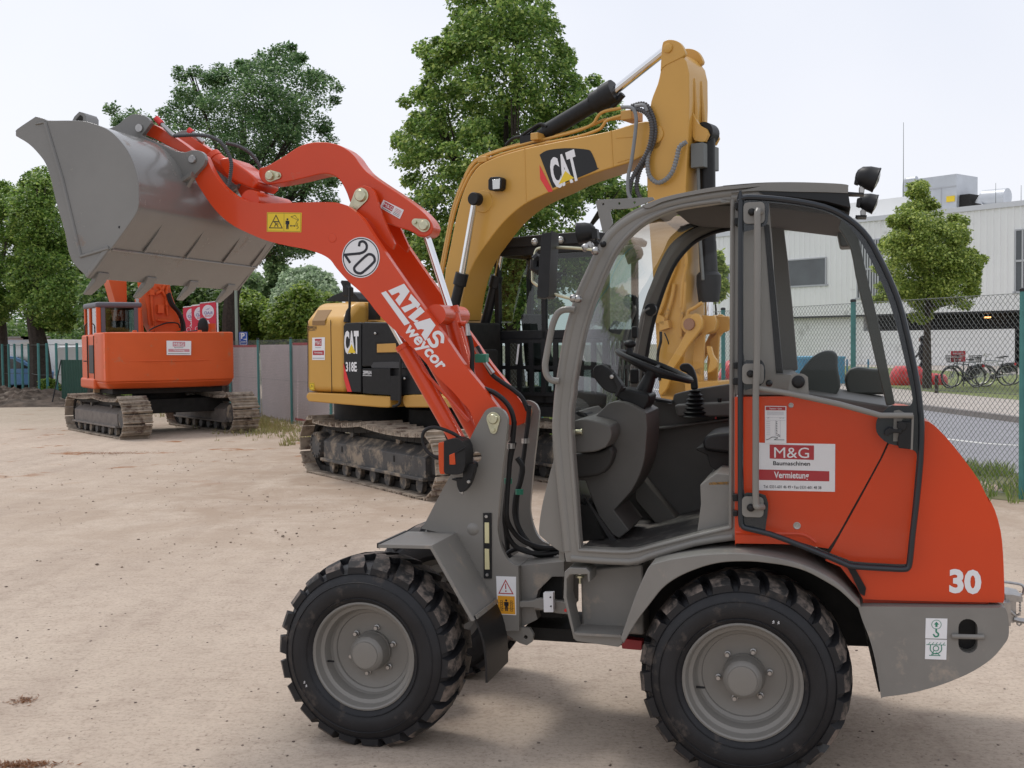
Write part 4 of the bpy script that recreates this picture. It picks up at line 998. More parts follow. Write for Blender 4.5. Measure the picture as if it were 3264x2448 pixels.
# cross tubes
m = MB()
t1 = P('A 1745,762', .45)[0]; t2 = P('B 1230,1050', .45)[0]; t3 = P('C 1060,560', .45)[0]
part(MB().cyl((t1[0], .475, t1[1] + .015), (t1[0], .86, t1[1] + .015), .05, n=24), 'cross_tube', RED)
part(MB().cyl((t3[0], .475, t3[1]), (t3[0], .86, t3[1]), .05, n=24), 'cross_tube', RED)
m = MB(); q = P('A 1500,440 1560,430 1740,560 1780,620 1740,660 1600,600 1520,520', .5); m.prism(cr(q, 3), .56, .80); part(m, 'hitch_frame', RED, bevel=.02)
m = MB(); a, b = P('A 1490,440 1690,590', .62); m.tube([(a[0], .62, a[1]), (b[0], .62, b[1])], .042, 16); m.tube([(a[0], .62, a[1]), (a[0] + .02, .62, a[1] - .02)], .05, 16); part(m, 'locking_cylinder', RED)
# quick hitch side plates (upper orange pieces)
m = MB(); q = C('A 1000,232 1030,212 1070,210 1120,232 1200,285 1290,345 1350,392 1380,425 1300,412 1200,372 1110,325 1030,290 1000,270', .47, 3)
m.prism(q, .47, .53); m.cut(); m.prism(q, .78, .84); part(m, 'hitch_plate', RED, bevel=.003)
# bracket carrying the rocker lever
br = C('B 862,700 872,620 905,555 955,527 1010,530 1058,565 1085,620 1120,740 1165,850 1210,950 1250,1040 1230,1090 1150,1010 1060,870 1000,815 930,775 875,730', .52, 3)
for y0 in (.545, .74):
    part(MB().prism(br, y0, y0 + .025), 'lever_bracket', RED, bevel=.003)
rock = C('B 80,372 130,360 200,322 300,262 380,208 450,172 530,150 620,145 700,152 780,175 850,215 910,270 955,335 1010,400 1080,455 1200,535 1330,620 1450,708 1530,778 1585,845 1608,900 1590,950 1545,978 1480,970 1400,930 1300,900 1220,868 1150,850 1090,800 1020,770 930,740 880,690 862,650 845,600 812,530 775,475 730,442 680,428 630,426 560,440 480,460 350,490 240,510 150,518 100,495 72,450 66,405', .60, 3)
part(MB().prism(rock, .60, .72), 'rocker_lever', RED, bevel=.006)
m = MB(); pts = P('B 125,432 970,620 1490,872', .54)
for (x, z), (ox, oz), rad in zip(pts, ((.045, -.0), (-.045, -.06), (-.045, .018)), (.026, .034, .028)):
    ang = math.atan2(oz, ox); L2 = math.hypot(ox, oz)
    pl = circ(x, z, rad * 1.15, 14, math.degrees(ang) + 80, math.degrees(ang) + 280) + circ(x + ox, z + oz, rad * .65, 8, math.degrees(ang) - 80, math.degrees(ang) + 80)
    yb = .537 if rad > .03 else .592
    mm = MB().prism(pl, yb, yb + .006); mm.lathe([(.0001, -.016), (rad * .75, -.016), (rad * .85, -.012), (rad * .85, 0)], (x, yb, z), 24); mm.lathe([(.0001, -.012), (rad * .38, -.012), (rad * .38, 0)], (x + ox, yb, z + oz), 6)
    part(mm, 'pivot_pin', ZINC, bevel=.001)
# M&G label on the lever
def dmg(m, U, w_, h_, rot, y):
    m.flat([U(.08, .3), U(.55, .3), U(.55, .93), U(.08, .93)], y, 1)
    q = U(.315, .62); m.text('M&G', q[0], q[1], h_ * .38, y - .0006, 0, 1.15, rot, .008)
    q = U(.32, .15); m.text('Baumaschinen', q[0], q[1], h_ * .14, y, 2, 1.1, rot, .02)
    for i in range(5): m.line([U(.64, .85 - i * .17), U(.92, .85 - i * .17)], .002, y, 1 if i < 3 else 2)
LEV = [o for o in COL.objects if o.name.startswith('rocker_lever')][0]
sticker(LEV, 'company_label', 'B 1168,655 1348,745 1312,824 1134,722', .5985, dmg, [WHITE, DRED, INK])
# tilt cylinder
a, b, c_ = P('B 1545,960 C 1198,505 1420,1330', .66)
def rod(a, b, y, r, m_, nm, extra=None):
    mb = MB().cyl((a[0], y, a[1]), (b[0], y, b[1]), r, n=24)
    if extra: extra(mb)
    return part(mb, nm, m_)
rod(a, b, .66, .0185, CHROME, 'piston_rod')
m = MB(); dv = (Vector(c_) - Vector(b)).normalized()
m.cyl((b[0], .66, b[1]), (c_[0], .66, c_[1]), .041, n=28); m.cyl((b[0] - dv.x * .004, .66, b[1] - dv.y * .004), (b[0] + dv.x * .03, .66, b[1] + dv.y * .03), .046, n=28)
q = P('C 1300,640 1345,640', .64); m.tube([(q[0][0], .64, q[0][1]), (q[1][0], .64, q[1][1])], .013, 10); part(m, 'tilt_cylinder', RED)
m = MB(); e = P('B 1545,930 1560,975 1600,890 1622,900', .66); m.lathe([(.0001, -.05), (.036, -.05), (.036, .05), (.0001, .05)], (P('B 1530,925', .66)[0][0], .66, P('B 1530,925', .66)[0][1]), 20); m.cyl((e[2][0], .66, e[2][1]), (e[3][0] + .01, .66, e[3][1]), .006); part(m, 'rod_eye', RED)
# lift cylinders
for y in (.515, .82):
    a, b, c_ = P('C 640,580 790,825 D 740,330', .515); a2 = P('B 1010,1330', .515)[0]
    rod(a2, b, y, .018, CHROME, 'piston_rod')
    m = MB(); m.cyl((b[0], y, b[1]), (c_[0], y, c_[1]), .040, n=28); m.tube([(b[0], y - .0, b[1]), ((b[0] + (c_[0] - b[0]) * .04), y, b[1] + (c_[1] - b[1]) * .04)], .045, 28)
    m.tube([(b[0] + .055, y - .02, b[1] - .07), (c_[0] + .05, y - .02, c_[1] + .12)], .008, 8)
    part(m, 'lift_cylinder', RED)

# ---- front frame: tower plates
tw = C('D 400,1060 440,1000 520,845 640,622 720,470 800,330 870,190 932,80 965,25 1005,0 1045,-8 1090,4 1130,32 1152,75 1160,120 1150,240 1135,380 1118,520 1100,700 1082,900 1072,1050 1085,1150 1110,1240 1150,1320 1200,1370 1255,1393 1262,1700 1262,1960 1100,1965 960,1700 700,1130', .37, 3, True, 40)
hole = circ(*P('D 886,430', .37)[0], .025, 20)
for y0 in (.36, .96):
    o = part(MB().prism(tw, y0, y0 + .03, 0, [hole]), 'tower_plate', GREY, bevel=.003)
    if y0 < .5: TWR = o
m = MB()
for y0 in (.352, .952):
    m.cut()
    x, z = P('D 1033,98', .36)[0]; pl = circ(x, z, .033, 16, -10, 190) + circ(x, z - .052, .017, 8, 190, 350)
    m.prism(pl, y0, y0 + .008); m.lathe([(.0001, -.012), (.020, -.012), (.023, -.008), (.023, 0)], (x, y0, z), 24); m.lathe([(.0001, -.01), (.010, -.01), (.010, 0)], (x, y0, z - .05), 6)
part(m, 'pivot_pin', ZINC, bevel=.001)
m = MB(); x, z = P('D 850,1070', .36)[0]; m.lathe([(.0001, -.010), (.012, -.010), (.022, -.006), (.030, 0)], (x, .36, z), 28); part(m, 'dome_cap', GREY, TWR)
# box between the plates + articulation joint
m = MB(); bx_ = P('D 1090,1380 1255,1395 1262,1960 1080,1960', .39); m.prism(bx_, .392, .958); part(m, 'front_frame_box', GREYD, bevel=.006)
m = MB(); jb = C('F 95,185 370,160 372,250 300,250 220,330 200,420 215,500 110,550 95,550', .45, 3, True, 30); m.prism(jb, .43, .93); part(m, 'articulation_housing', GREYD, bevel=.008)
m = MB(); j2 = P('F 100,392 180,388 230,375 300,385 395,395 440,380 440,470 330,462 240,440 180,428 100,428', .40); m.prism(cr(j2, 3), .37, .40); part(m, 'steering_link', GREY, bevel=.004)
m = MB(); q = P('F 195,420 420,420', .44); m.cyl((q[0][0], .44, q[0][1]), (q[1][0], .44, q[1][1]), .026, n=16); part(m, 'steering_cylinder', STEEL)
q = P('F 248,345 306,343 308,458 252,458', .35); m = MB().prism(q, .33, .365)
for s in ('F 285,375', 'F 288,428'):
    x, z = P(s, .33)[0]; m.cyl((x, .325, z), (x, .34, z), .004, n=8, mat=1)
part(m, 'transport_lock_block', [WHITE, DARK], bevel=.002)
m = MB(); q = P('F 375,452', .33)[0]; m.cyl((q[0], .325, q[1]), (q[0], .34, q[1]), .007); part(m, 'red_cap', CATR)
m = MB(); te = C('F -20,560 60,545 165,555 188,595 180,635 150,655 105,640 60,610', .40, 3); hl = circ(*P('F 143,606', .40)[0], .0095, 12); m.prism(te, .39, .415, 0, [hl]); part(m, 'tow_eye', GREY, bevel=.002)
m = MB(); q = P('F 150,535 900,560', .55); m.box(q[0][0], q[1][0], .5, .86, q[0][1] - .06, q[0][1] - .0); part(m, 'drive_shaft_guard', DARK)
m = MB(); q = P('F 710,600 835,615 830,672 716,662', .5); m.prism(q, .45, .6); part(m, 'red_bracket', DRED, bevel=.004)
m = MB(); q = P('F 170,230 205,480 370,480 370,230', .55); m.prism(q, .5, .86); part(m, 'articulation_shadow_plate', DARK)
# stickers on the tower
def d2(m, U, w_, h_, rot, y):
    m.flat([U(.04, .02), U(.96, .02), U(.96, .49), U(.04, .49)], y, 1)
    m.line([U(.13, .555), U(.87, .555), U(.5, .9)], .0045, y, 2, True); m.line([U(.5, .80), U(.5, .68)], .005, y, 2); m.line([U(.5, .625), U(.5, .61)], .006, y, 2)
    man(m, U, .5, .25, .30, y - .0005, 3, h_ / w_)
    for a in (.2, .72):
        m.line([U(a, .1), U(a + .1, .1), U(a + .1, .37), U(a, .37)], .0018, y, 3, True)
        for i in range(4): m.line([U(a, .12 + i * .06), U(a + .1, .17 + i * .06)], .0015, y, 3)
    for b in (.17, .31): m.line([U(.08, b), U(.92, b)], .0012, y - .0002, 3)
sticker(TWR, 'crushing_warning_sticker', 'E 1622,302 1763,307 1764,578 1632,572', .3585, d2, [WHITE, ODEC, DRED, INK])
m = MB(); q = P('D 942,927 1015,925 1018,1503 948,1502', .358); m.prism(q, .353, .3595, 0)
q = P('D 955,1010 993,1010 995,1192 956,1190', .352); m.prism(q, .348, .353, 1); q = P('D 955,1240 993,1243 998,1423 957,1423', .352); m.prism(q, .348, .353, 1)
for s in ('D 968,958', 'D 975,1472'):
    x, z = P(s, .35)[0]; m.lathe([(.0001, -.006), (.008, -.006), (.008, .004)], (x, .352, z), 6, 2)
part(m, 'reflector_strip', [BLACK, CREAM, STEEL], bevel=.0008)
# front turn signal
m = MB(); q = C('D 605,290 660,270 720,268 765,290 790,345 798,420 790,520 770,570 720,585 620,580 605,560', .22, 3); m.prism(q, .20, .32, 0); q2 = C('D 552,312 570,300 605,302 610,580 580,582 560,550', .22, 3); m.prism(q2, .205, .315, 1)
q = P('D 642,415 690,395 698,500 645,502', .20); m.prism(q, .196, .203, 1); q = P('D 695,390 790,340 792,352 697,405', .199); m.prism(q, .194, .203, 0)
q = C('D 775,520 810,490 860,495 872,540 850,620 820,690 780,735 745,740 722,690 715,640 675,630 675,620 770,615', .27, 3); m.prism(q, .25, .30, 0); m.cyl((q[0][0], .26, q[0][1]), (q[0][0] + .02, .365, q[0][1]), .02, n=10)
x, z = P('D 815,650', .25)[0]; m.cyl((x, .24, z), (x, .26, z), .009, n=6, mat=2); q = P('D 745,735 770,690 760,770 725,745', .3); m.prism(q, .30, .31, 2)
part(m, 'turn_signal', [BLACK, AMBER, STEEL], bevel=.006)
# fender
m = MB(); fp = P('D 18,1202 490,1212 E 1472,615', .02); m.sheet(fp, .02, .375, .008)
m.strip_prism([(a, b) for a, b in fp], [(fp[0][0], fp[0][1] - .016), (fp[1][0] - .008, fp[1][1] - .016), (fp[2][0] - .016, fp[2][1] - .006)], .016, .02)
fp2 = P('D 190,1085 200,1080', .37); part(m, 'front_fender', GREYD, bevel=.002)
m = MB(); q = P('D 8,1165 20,1215', .02); m.box(fp[0][0] - .008, fp[0][0] + .004, .02, .375, fp[0][1] - .018, fp[0][1] + .004); part(m, 'fender_edge_trim', CHAR)
m = MB(); part(MB().sheet([(a, b) for a, b in fp], 1.0, 1.34, .008), 'front_fender', GREYD)
mf = C('E 1468,585 1510,680 1542,790 1556,920 1560,1058', .03, 4, False)
o = part(MB().sheet(mf, .03, .37, .009), 'mud_flap', RUBBER)
m = MB(); q = P('E 1462,575 1480,590', .03); a = mf[0]; b = mf[1]
m.strip_prism([(a[0] + .004, a[1] + .006), (b[0] + .004, b[1] + .0)], [(a[0] + .009, a[1] + .006), (b[0] + .009, b[1])], .028, .36)
for yy in (.06, .18, .3): m.cyl((a[0], yy, a[1] - .01), (a[0] + .016, yy, a[1] - .004), .007, n=8)
part(m, 'flap_clamp', GREY)

# hoses
HZ = [('C 1360,720 1385,800 1398,900 1395,1000 1400,1080 1440,1180', .50, .0115), ('C 1440,840 1500,960 1570,1085 1650,1150 1760,1225 1840,1300 1885,1400 D 1345,-20 1335,130 1318,260 1298,420 1270,600 1240,790 1262,960 1330,1080 1450,1170 1560,1215', .80, .012),
      ('C 1505,1215 1600,1255 1690,1330 1745,1420 1765,1530 1750,1640 D 1215,120 1200,290 1178,420 1165,600 1150,800 1148,960 1180,1080 1260,1185 1400,1255 1590,1275', .47, .0125),
      ('D 1215,300 1180,450 1160,620 1140,820 1130,1000 1160,1150 1240,1250 1400,1300 1590,1290', .52, .0125), ('D 1240,440 1285,520 1270,640 1230,780 1220,940 1270,1080 1370,1200 1520,1260 1600,1265', .62, .014),
      ('D 1150,1290 1190,1260 1260,1240 1330,1260 1420,1300 1560,1310', .60, .011), ('D 1130,1010 1150,1180 1170,1300 1260,1340 1420,1330 1600,1300', .66, .012)]
for s, y, r in HZ:
    v = [Vector((a, y, b)) for a, b in P(s, y)]; n_ = len(v)
    if n_ > 8:
        for i in range(n_ - 4, n_): v[i].y = y + (.58 - y) * (i - (n_ - 5)) / 4
    part(MB().hose(v, r), 'hydraulic_hose', RUBBER)
for s, y, m_ in (('D 1185,335', .46, STEEL), ('D 1312,290', .79, STEEL), ('D 1160,645', .5, GDEC), ('D 1260,740', .6, GDEC)):
    x, z = P(s, y)[0]; part(MB().cyl((x, y, z - .012), (x, y, z + .012), .02, n=12), 'hose_clamp', m_)
m = MB()
for s, y in (('C 1352,640 1362,745', .49), ('C 1500,970 1580,1080', .79), ('C 1425,850 1480,940', .80)):
    m.cut(); a, b = P(s, y); m.tube([(a[0], y, a[1]), (b[0], y, b[1])], [.010, .013], 10)
part(m, 'hose_fitting', STEEL)
m = MB(); x, z = P('C 1480,945', .8)[0]; m.box(x - .03, x + .03, .775, .83, z - .022, z + .022, M=None); part(m, 'hose_block', GDEC, bevel=.004)
part(MB().hose(LF.V('D 560,445 500,425 440,375 408,300 412,225 450,185 510,172 590,190 680,228 760,280 800,330', .26), .0085), 'lamp_cable', RUBBER)
part(MB().hose([Vector((a, .5, b)) for a, b in P('D 520,190 520,250 545,310 560,330', .35)], .0085), 'lamp_cable', RUBBER)
for s, y in (('A 1230,295 1300,290 1400,288 1480,300 1550,335 1600,400 1630,480 1625,570 1612,650', .45), ('A 1600,345 1690,370 1780,430 1840,530 1870,640 1885,770', .84)):
    part(MB().hose(LF.V(s, y), .0105, 10, 0, .010), 'corrugated_hose', mat('corrugated_hose_plastic', (.07, .07, .075), .5) if y < .5 else bpy.data.materials['corrugated_hose_plastic'])
for s, y in (('A 1100,170 1165,235', .45), ('A 1330,252 1375,285', .80)):
    a, b = P(s, y); m = MB().tube([(a[0], y, a[1]), (a[0] + (b[0] - a[0]) * .6, y, a[1] + (b[1] - a[1]) * .6)], .0155, 14); m.tube([(a[0] + (b[0] - a[0]) * .6, y, a[1] + (b[1] - a[1]) * .6), (b[0], y, b[1])], .010, 10, 1)
    m.tube([(b[0], y, b[1]), (b[0] + .03, y, b[1] - .03), (b[0] + .05, y, b[1] - .045)], .012, 8, 1)
    part(m, 'quick_coupler', [CATR, STEEL])
# ---- cab of the loader
CY0, CY1 = .12, 1.24
outer = 'J 150,215 H 1659,172 1500,176 1350,190 1200,206 1000,240 850,277 700,330 600,388 520,452 460,530 400,640 340,770 290,880 250,1000 210,1150 180,1300 160,1440 145,1560 I 128,590 122,700 125,795 135,900 150,1050 165,1200 180,1350 190,1480 200,1545 590,1568 720,1535 1000,1450 1252,1412 1255,512 J 160,1300 165,260'
inner = 'I 1213,1322 1000,1372 740,1438 580,1472 292,1460 282,1350 268,1150 252,950 242,800 237,700 240,600 255,500 H 275,1500 305,1330 335,1180 380,1020 430,885 480,765 540,645 600,562 680,482 760,424 850,382 950,347 1100,320 1300,297'
oo, ii = C(outer, CY0, 3, True, 30), C(inner, CY0, 3, True, 30)
def lp_(pts): return pts
fr = MB().prism(oo, CY0 + .012, CY0 + .07, 0, [ii])
# raised outer roll tube and inner door frame bead
path = C('J 150,238 H 1659,212 1500,216 1350,230 1200,247 1000,281 850,318 716,366 616,420 538,480 480,548 420,658 362,785 312,893 272,1010 232,1157 202,1307 180,1450 164,1570 I 146,600 140,700 144,795 153,900 168,1050 183,1200 198,1350 210,1480', CY0, 3, False, 60)
fr.tube([(a, CY0 + .028, b) for a, b in path], .0235, 12)
pb = C('I 230,1525 592,1548 715,1512 1000,1428 1240,1390', CY0, 2, False, 60); fr.tube([(a, CY0 + .02, b) for a, b in pb], .017, 10)
ib = offset_poly(ii, -.010)
P3 = [(a, CY0 + .012, b) for a, b in ib]; fr.tube(P3 + [P3[0]], .009, 8, caps=False)
CAB = fr.build('cab_frame', GREY, LD, bevel=.003, ang=45)
FS = .15; XB = max(a for a, b in oo); XA = min(a for a, b in oo)
def farx(pts): return [(a + FS * (XB - a) / (XB - XA), b) for a, b in pts]
foo, fii = farx(oo), farx(ii)
# the far side is narrower at the front: its frame sits a little further back
o = MB().prism(foo, CY1 - .06, CY1, 0, [fii]).build('cab_frame', mat('cab_inner_frame', (.16, .148, .13), .5, bump=.04, bscale=200), LD, bevel=.004)
ib2 = offset_poly(ii, .012); P3 = [(a, CY1 - .064, b) for a, b in fii]
MB().tube(P3 + [P3[0]], .010, 8, caps=False).build('window_seal', BLACK, o)
MB().flat(offset_poly(fii, -.01), CY1 - .03).build('side_window', GLASS, LD, smooth=False)
# windshield between the front pillars
wsp = C('H 1000,252 850,290 705,345 605,402 528,466 472,542 412,652 352,780 302,888 262,1005 222,1152 192,1304 172,1445 I 138,600 132,700 135,790', CY0, 3, False, 90)
wsp_t = [p for p in wsp]
m = MB(); wq = [(a + .012, b - .004) for a, b in wsp]; n_ = len(wsp); vs = []
for k, yy_ in enumerate([CY0 + .05 + (CY1 - CY0 - .1) * t / 6 for t in range(7)]):
    t = k / 6; sh_ = FS * t ** 1.6 - .02 * math.sin(math.pi * t)
    vs += [(a + sh_, yy_, b) for a, b in wsp]
m.add(vs, [(k * n_ + i, k * n_ + i + 1, (k + 1) * n_ + i + 1, (k + 1) * n_ + i) for k in range(6) for i in range(n_ - 1)]); m.build('windshield', GLASSD, LD, ang=60)
lowf = C('I 125,795 135,900 120,960 95,1060 62,1200 45,1330 48,1370 140,1448 192,1478 215,1478 180,1200 150,900', .2, 3)
MB().prism(lowf, .17, 1.19).build('front_cowl', GREY, LD, bevel=.01)
# roof
rp_ = C('H 720,322 850,272 1000,236 1200,200 1350,185 1500,172 1659,168 J 100,170 300,153 500,149 700,154 826,163 836,180 836,214 700,209 500,206 300,200 150,212 H 1500,196 1350,211 1200,227 1000,262 850,300 760,340', CY0, 3, True, 60)
MB().prism(rp_, CY0 - .005, CY1 + .005).build('cab_roof', GREY, LD, bevel=.012, seg=3)
MB().prism(P('H 900,330 1100,300 1340,285 J 300,235 560,260 760,300 840,330 830,352 300,290', .2), .19, 1.17).build('headliner', mat('headliner_fabric', (.05, .045, .04), .8, bump=.1), LD)
MB().prism(P('J 310,208 836,216 850,300 700,262 500,236 340,224', .14), .12, 1.2).build('roof_gap_shade', CHAR, LD)  # charcoal block standing in for the shade in the gap under the rear roof
# rear pillars and window line behind the open door
dark_frame = mat('dark_cab_pillar', (.045, .048, .042), .45)
MB().prism(P('J 160,232 372,262 395,600 415,1275 500,1278 600,1400 165,1400', .14), .135, .175).build('rear_side_panel', GREY, LD, bevel=.003)
MB().prism(C('J 800,345 880,425 905,520 960,760 1010,960 1060,1200 1110,1452 1062,1462 1010,1250 940,950 880,700 850,540 780,420', .15, 2), .13, .18).build('rear_pillar', dark_frame, LD, bevel=.004)
MB().prism(C('J 340,392 372,400 452,1272 412,1272', .13, 1), .13, .19).build('window_seal', BLACK, LD)
fp_ = 1.14
MB().prism(P('J 366,398 455,402 480,600 510,900 540,1252 450,1280 400,900', fp_), fp_, fp_ + .06).build('rear_pillar', mat('pillar_inside', (.10, .094, .083), .55, bump=.04, bscale=200), LD, bevel=.004)
MB().prism(P('J 300,262 800,300 880,420 772,402 470,400 330,402', fp_), fp_, fp_ + .06).build('rear_header', dark_frame, LD)
MB().prism(P('J 770,405 885,420 905,560 845,545 788,548 772,470', fp_), .95, fp_).build('rear_speaker_box', dark_frame, LD, bevel=.01)
# rear bulkhead / shelf
MB().prism(P('J 215,1395 240,1280 480,1280 600,1380 1110,1462 1110,1500 215,1500', .3), .2, 1.15).build('rear_shelf', PLAST, LD, bevel=.01)
# seat
seat = bpy.data.objects.new('driver_seat', None); COL.objects.link(seat); seat.parent = LD
MB().prism(C('I 1058,790 1080,755 1150,740 1330,735 1500,740 1500,860 1300,870 1100,850 1060,830', .5, 3), .48, .90).build('cushion', BLACK, seat, bevel=.03, seg=3)
MB().prism(C('I 1050,830 1100,850 1300,870 1500,860 1480,960 1300,990 1160,985 1100,950 1080,880 1015,850 1012,835', .52, 3), .52, .86).build('suspension', DARK, seat, bevel=.015)
MB().prism(C('J 560,1330 548,1270 590,1215 640,1168 700,1142 750,1142 775,1165 775,1240 790,1340 760,1400 600,1400', .6, 3), .5, .88).build('backrest', mat('seat_fabric', (.04, .045, .04), .6), seat, bevel=.05, seg=4)
MB().prism(C('J 822,1345 822,1290 850,1252 900,1238 980,1248 1040,1250 1060,1400 840,1400', .9, 3), .95, 1.12).build('rear_console', dark_frame, LD, bevel=.02)
MB().prism(P('I 1040,1060 1140,988 1250,1000 1250,1315 1213,1322 1022,1352 1045,1180', .22), .20, .9).build('seat_box', GREYD, LD, bevel=.006)
q = P('I 1095,1048 1250,1042 1250,1060 1095,1062', .21); MB().prism(q, .2, .35).build('warning_strip', ODEC, LD)
m = MB(); q = P('I 1155,978 1215,985', .4); m.cyl((q[0][0], .4, q[0][1]), (q[1][0] + .05, .4, q[1][1]), .010); m.build('seat_lever', STEEL, LD)
# floor and far panels
q = P('I 290,1462 580,1474 740,1440 1213,1324 1213,1360 740,1480 580,1510 290,1500', .2)
MB().prism(q, .16, 1.19).build('cab_floor', mat('worn_floor_mat', (.05, .047, .044), .75, dirt=(.16, .145, .13), dirt_amt=.3, dscale=7, bump=.2), LD)
panel = C('I 720,545 770,540 860,560 875,500 1000,470 1215,438 1260,432 1260,1270 905,1300 640,1310 520,1200 560,1100 640,1000 700,850', 1.10, 2, True, 20)
MB().prism(panel, 1.10, 1.17).build('side_console', PLAST, LD, bevel=.012)
MB().prism(P('I 700,735 1215,665 1260,660 1260,640 1215,645 700,715', 1.05), 1.03, 1.10).build('console_ledge', PLAST, LD, bevel=.01)
MB().prism(P('I 880,565 1260,545 1260,640 900,640', 1.0), .97, 1.10).build('armrest_console', PLAST, LD, bevel=.012)
MB().prism(P('I 640,990 670,1010 905,1285 880,1300 760,1300 640,1160', .98), .97, 1.10).build('kick_panel', mat('kick_panel_grey', (.12, .112, .1), .6), LD, bevel=.006)
m = MB(); q = P('I 745,520 860,540 870,555 770,545', 1.04); m.prism(q, 1.0, 1.1); m.build('switch_panel', BLACK, LD, bevel=.004)
# dashboard console
dash = C('I 235,640 262,608 300,602 345,640 372,652 420,600 480,552 560,552 640,585 700,618 706,700 702,780 690,900 662,1000 610,1100 550,1170 500,1225 595,1350 530,1400 440,1350 400,1250 360,1150 320,1040 260,1040 250,950 245,800', .45, 3, True, 40)
DASH = MB().prism(dash, .46, .86).build('dash_console', PLAST, LD, bevel=.035, seg=4)
MB().prism(C('I 238,690 262,660 330,655 440,680 480,700 490,760 455,830 380,858 245,866', .25, 3), .24, .9).build('dash_side_pod', PLAST, LD, bevel=.018, seg=3)
MB().prism(C('I 245,866 400,858 470,820 500,860 470,950 400,1010 250,1030', .36, 3), .38, .80).build('dash_lower', mat('dark_grey_plastic', (.03, .028, .026), .6), LD, bevel=.02, seg=3)
MB().prism(P('I 312,1128 330,1150 520,1410 490,1415 455,1370', .3), .29, .31).build('pedal_bracket', BLACK, LD)
MB().prism(P('I 275,1200 350,1190 440,1400 290,1420', .42), .42, .9).build('pedal_well', DARK, LD)
MB().prism(P('I 500,1200 540,1185 640,1310 600,1340', .7), .70, .74).build('pedal', BLACK, LD)
m = MB()
x, z = P('I 268,735', .22)[0]; m.tube([(x - .015, .225, z), (x + .02, .225, z)], .011, 12); m.tube([(x + .02, .225, z), (x + .026, .225, z)], .015, 12); m.build('door_striker', ZINC, LD)
MB().box(x - .022, x - .012, .15, .25, z - .03, z + .03).build('striker_plate', GREY, LD)
MB().prism(C('I 262,612 290,600 340,615 360,650 300,642', .5, 3), .46, .6).build('vent', BLACK, DASH, bevel=.004)
# column, wheel, joystick
MB().prism(C('I 545,460 600,470 725,500 722,545 690,600 660,600 560,550 510,510', .55, 2), .54, .76).build('steering_column_box', BLACK, LD, bevel=.012)
a, b = P('I 735,370 680,500', .66); MB().tube([(a[0], .66, a[1]), ((a[0] + b[0]) / 2, .66, (a[1] + b[1]) / 2), (b[0], .66, b[1])], [.026, .034, .04], 16).build('steering_column', BLACK, LD)
sw = bpy.data.objects.new('steering_wheel', None); COL.objects.link(sw); sw.parent = LD
cx_, cz_ = P('I 752,325', .66)[0]; sw.location = (cx_, .66, cz_); e_ = P('I 512,222 988,415', .66); SR = (e_[1][0] - e_[0][0]) / 2
sl = math.atan2(e_[1][1] - e_[0][1], e_[1][0] - e_[0][0]); Ms = Matrix.Rotation(-sl, 4, 'Y')
rr_ = math.hypot(e_[1][0] - e_[0][0], e_[1][1] - e_[0][1]) / 2
m = MB(); n_ = 56
vs = []; fs = []
for i in range(n_):
    a = 2 * math.pi * i / n_
    for j in range(10):
        b = 2 * math.pi * j / 10; r = rr_ - .013 + .0145 * math.cos(b); vs.append((r * math.cos(a), r * math.sin(a), .0145 * math.sin(b)))
for i in range(n_):
    for j in range(10): fs.append((i * 10 + j, ((i + 1) % n_) * 10 + j, ((i + 1) % n_) * 10 + (j + 1) % 10, i * 10 + (j + 1) % 10))
m.add(vs, fs, 0, Ms); m.build('rim', BLACK, sw)
m = MB()
for a in (90, 210, 330): m.tube([(0, 0, -.035), ((rr_ - .015) * math.cos(R_(a)), (rr_ - .015) * math.sin(R_(a)), -.004)], [.016, .011], 8, 0, Ms)
m.cyl((0, 0, -.05), (0, 0, -.015), .035, n=20, M=Ms); m.build('hub', BLACK, sw)
x, z = P('I 598,215', .60)[0]; m = MB(); m.tube([(x, .60, z - .025), (x + .0, .60, z + .004)], [.018, .014], 12); m.ell((x + .002, .60, z + .02), (.03, .03, .02)); m.build('spinner_knob', BLACK, LD)
m = MB(); m.prism(C('I 375,345 395,318 430,314 475,345 520,395 555,440 565,470 545,490 500,495 450,475 405,430 378,385', .40, 3), .38, .46); m.build('display_pod', BLACK, LD, bevel=.03, seg=4)
MB().prism(P('I 485,375 505,372 555,450 520,520 505,510 520,465', .365), .362, .38).build('pod_bracket', BLACK, LD, bevel=.004)
x, z = P('I 487,392', .36)[0]; MB().lathe([(.0001, -.006), (.009, -.004), (.009, .003)], (x, .362, z), 12).build('pod_screw', STEEL, LD)
m = MB(); jb_ = P('I 1005,640 1000,480 985,430 950,330', .98); xx, zb = jb_[0]; zt = jb_[1][1]
prof = []
for i in range(13): t = i / 12; prof.append((.062 * (1 - t) + .022 * t + (.010 if i % 2 == 0 else -.004), zb + (zt - zb) * t))
m.lathe([(r, z - zb) for r, z in prof], (xx, 1.0, zb), 24, 0, 'z'); m.build('gaiter', RUBBER, LD)
MB().prism(C('I 1022,470 980,475 975,420 955,370 915,355 905,330 925,308 965,308 995,340 1015,400', .98, 3), .975, 1.02).build('joystick', BLACK, LD, bevel=.012, seg=3)
for s, mt, y in (('I 1135,565 1135,605', CATR, 1.0), ('I 1158,525 1158,570', BLACK, 1.0)):
    a, b = P(s, y); m = MB().tube([(b[0], y, b[1]), (a[0], y, a[1])], [.007, .012], 10); m.tube([(b[0], y, b[1] - .04), (b[0], y, b[1])], .004, 6); m.build('control_knob', mt, LD)
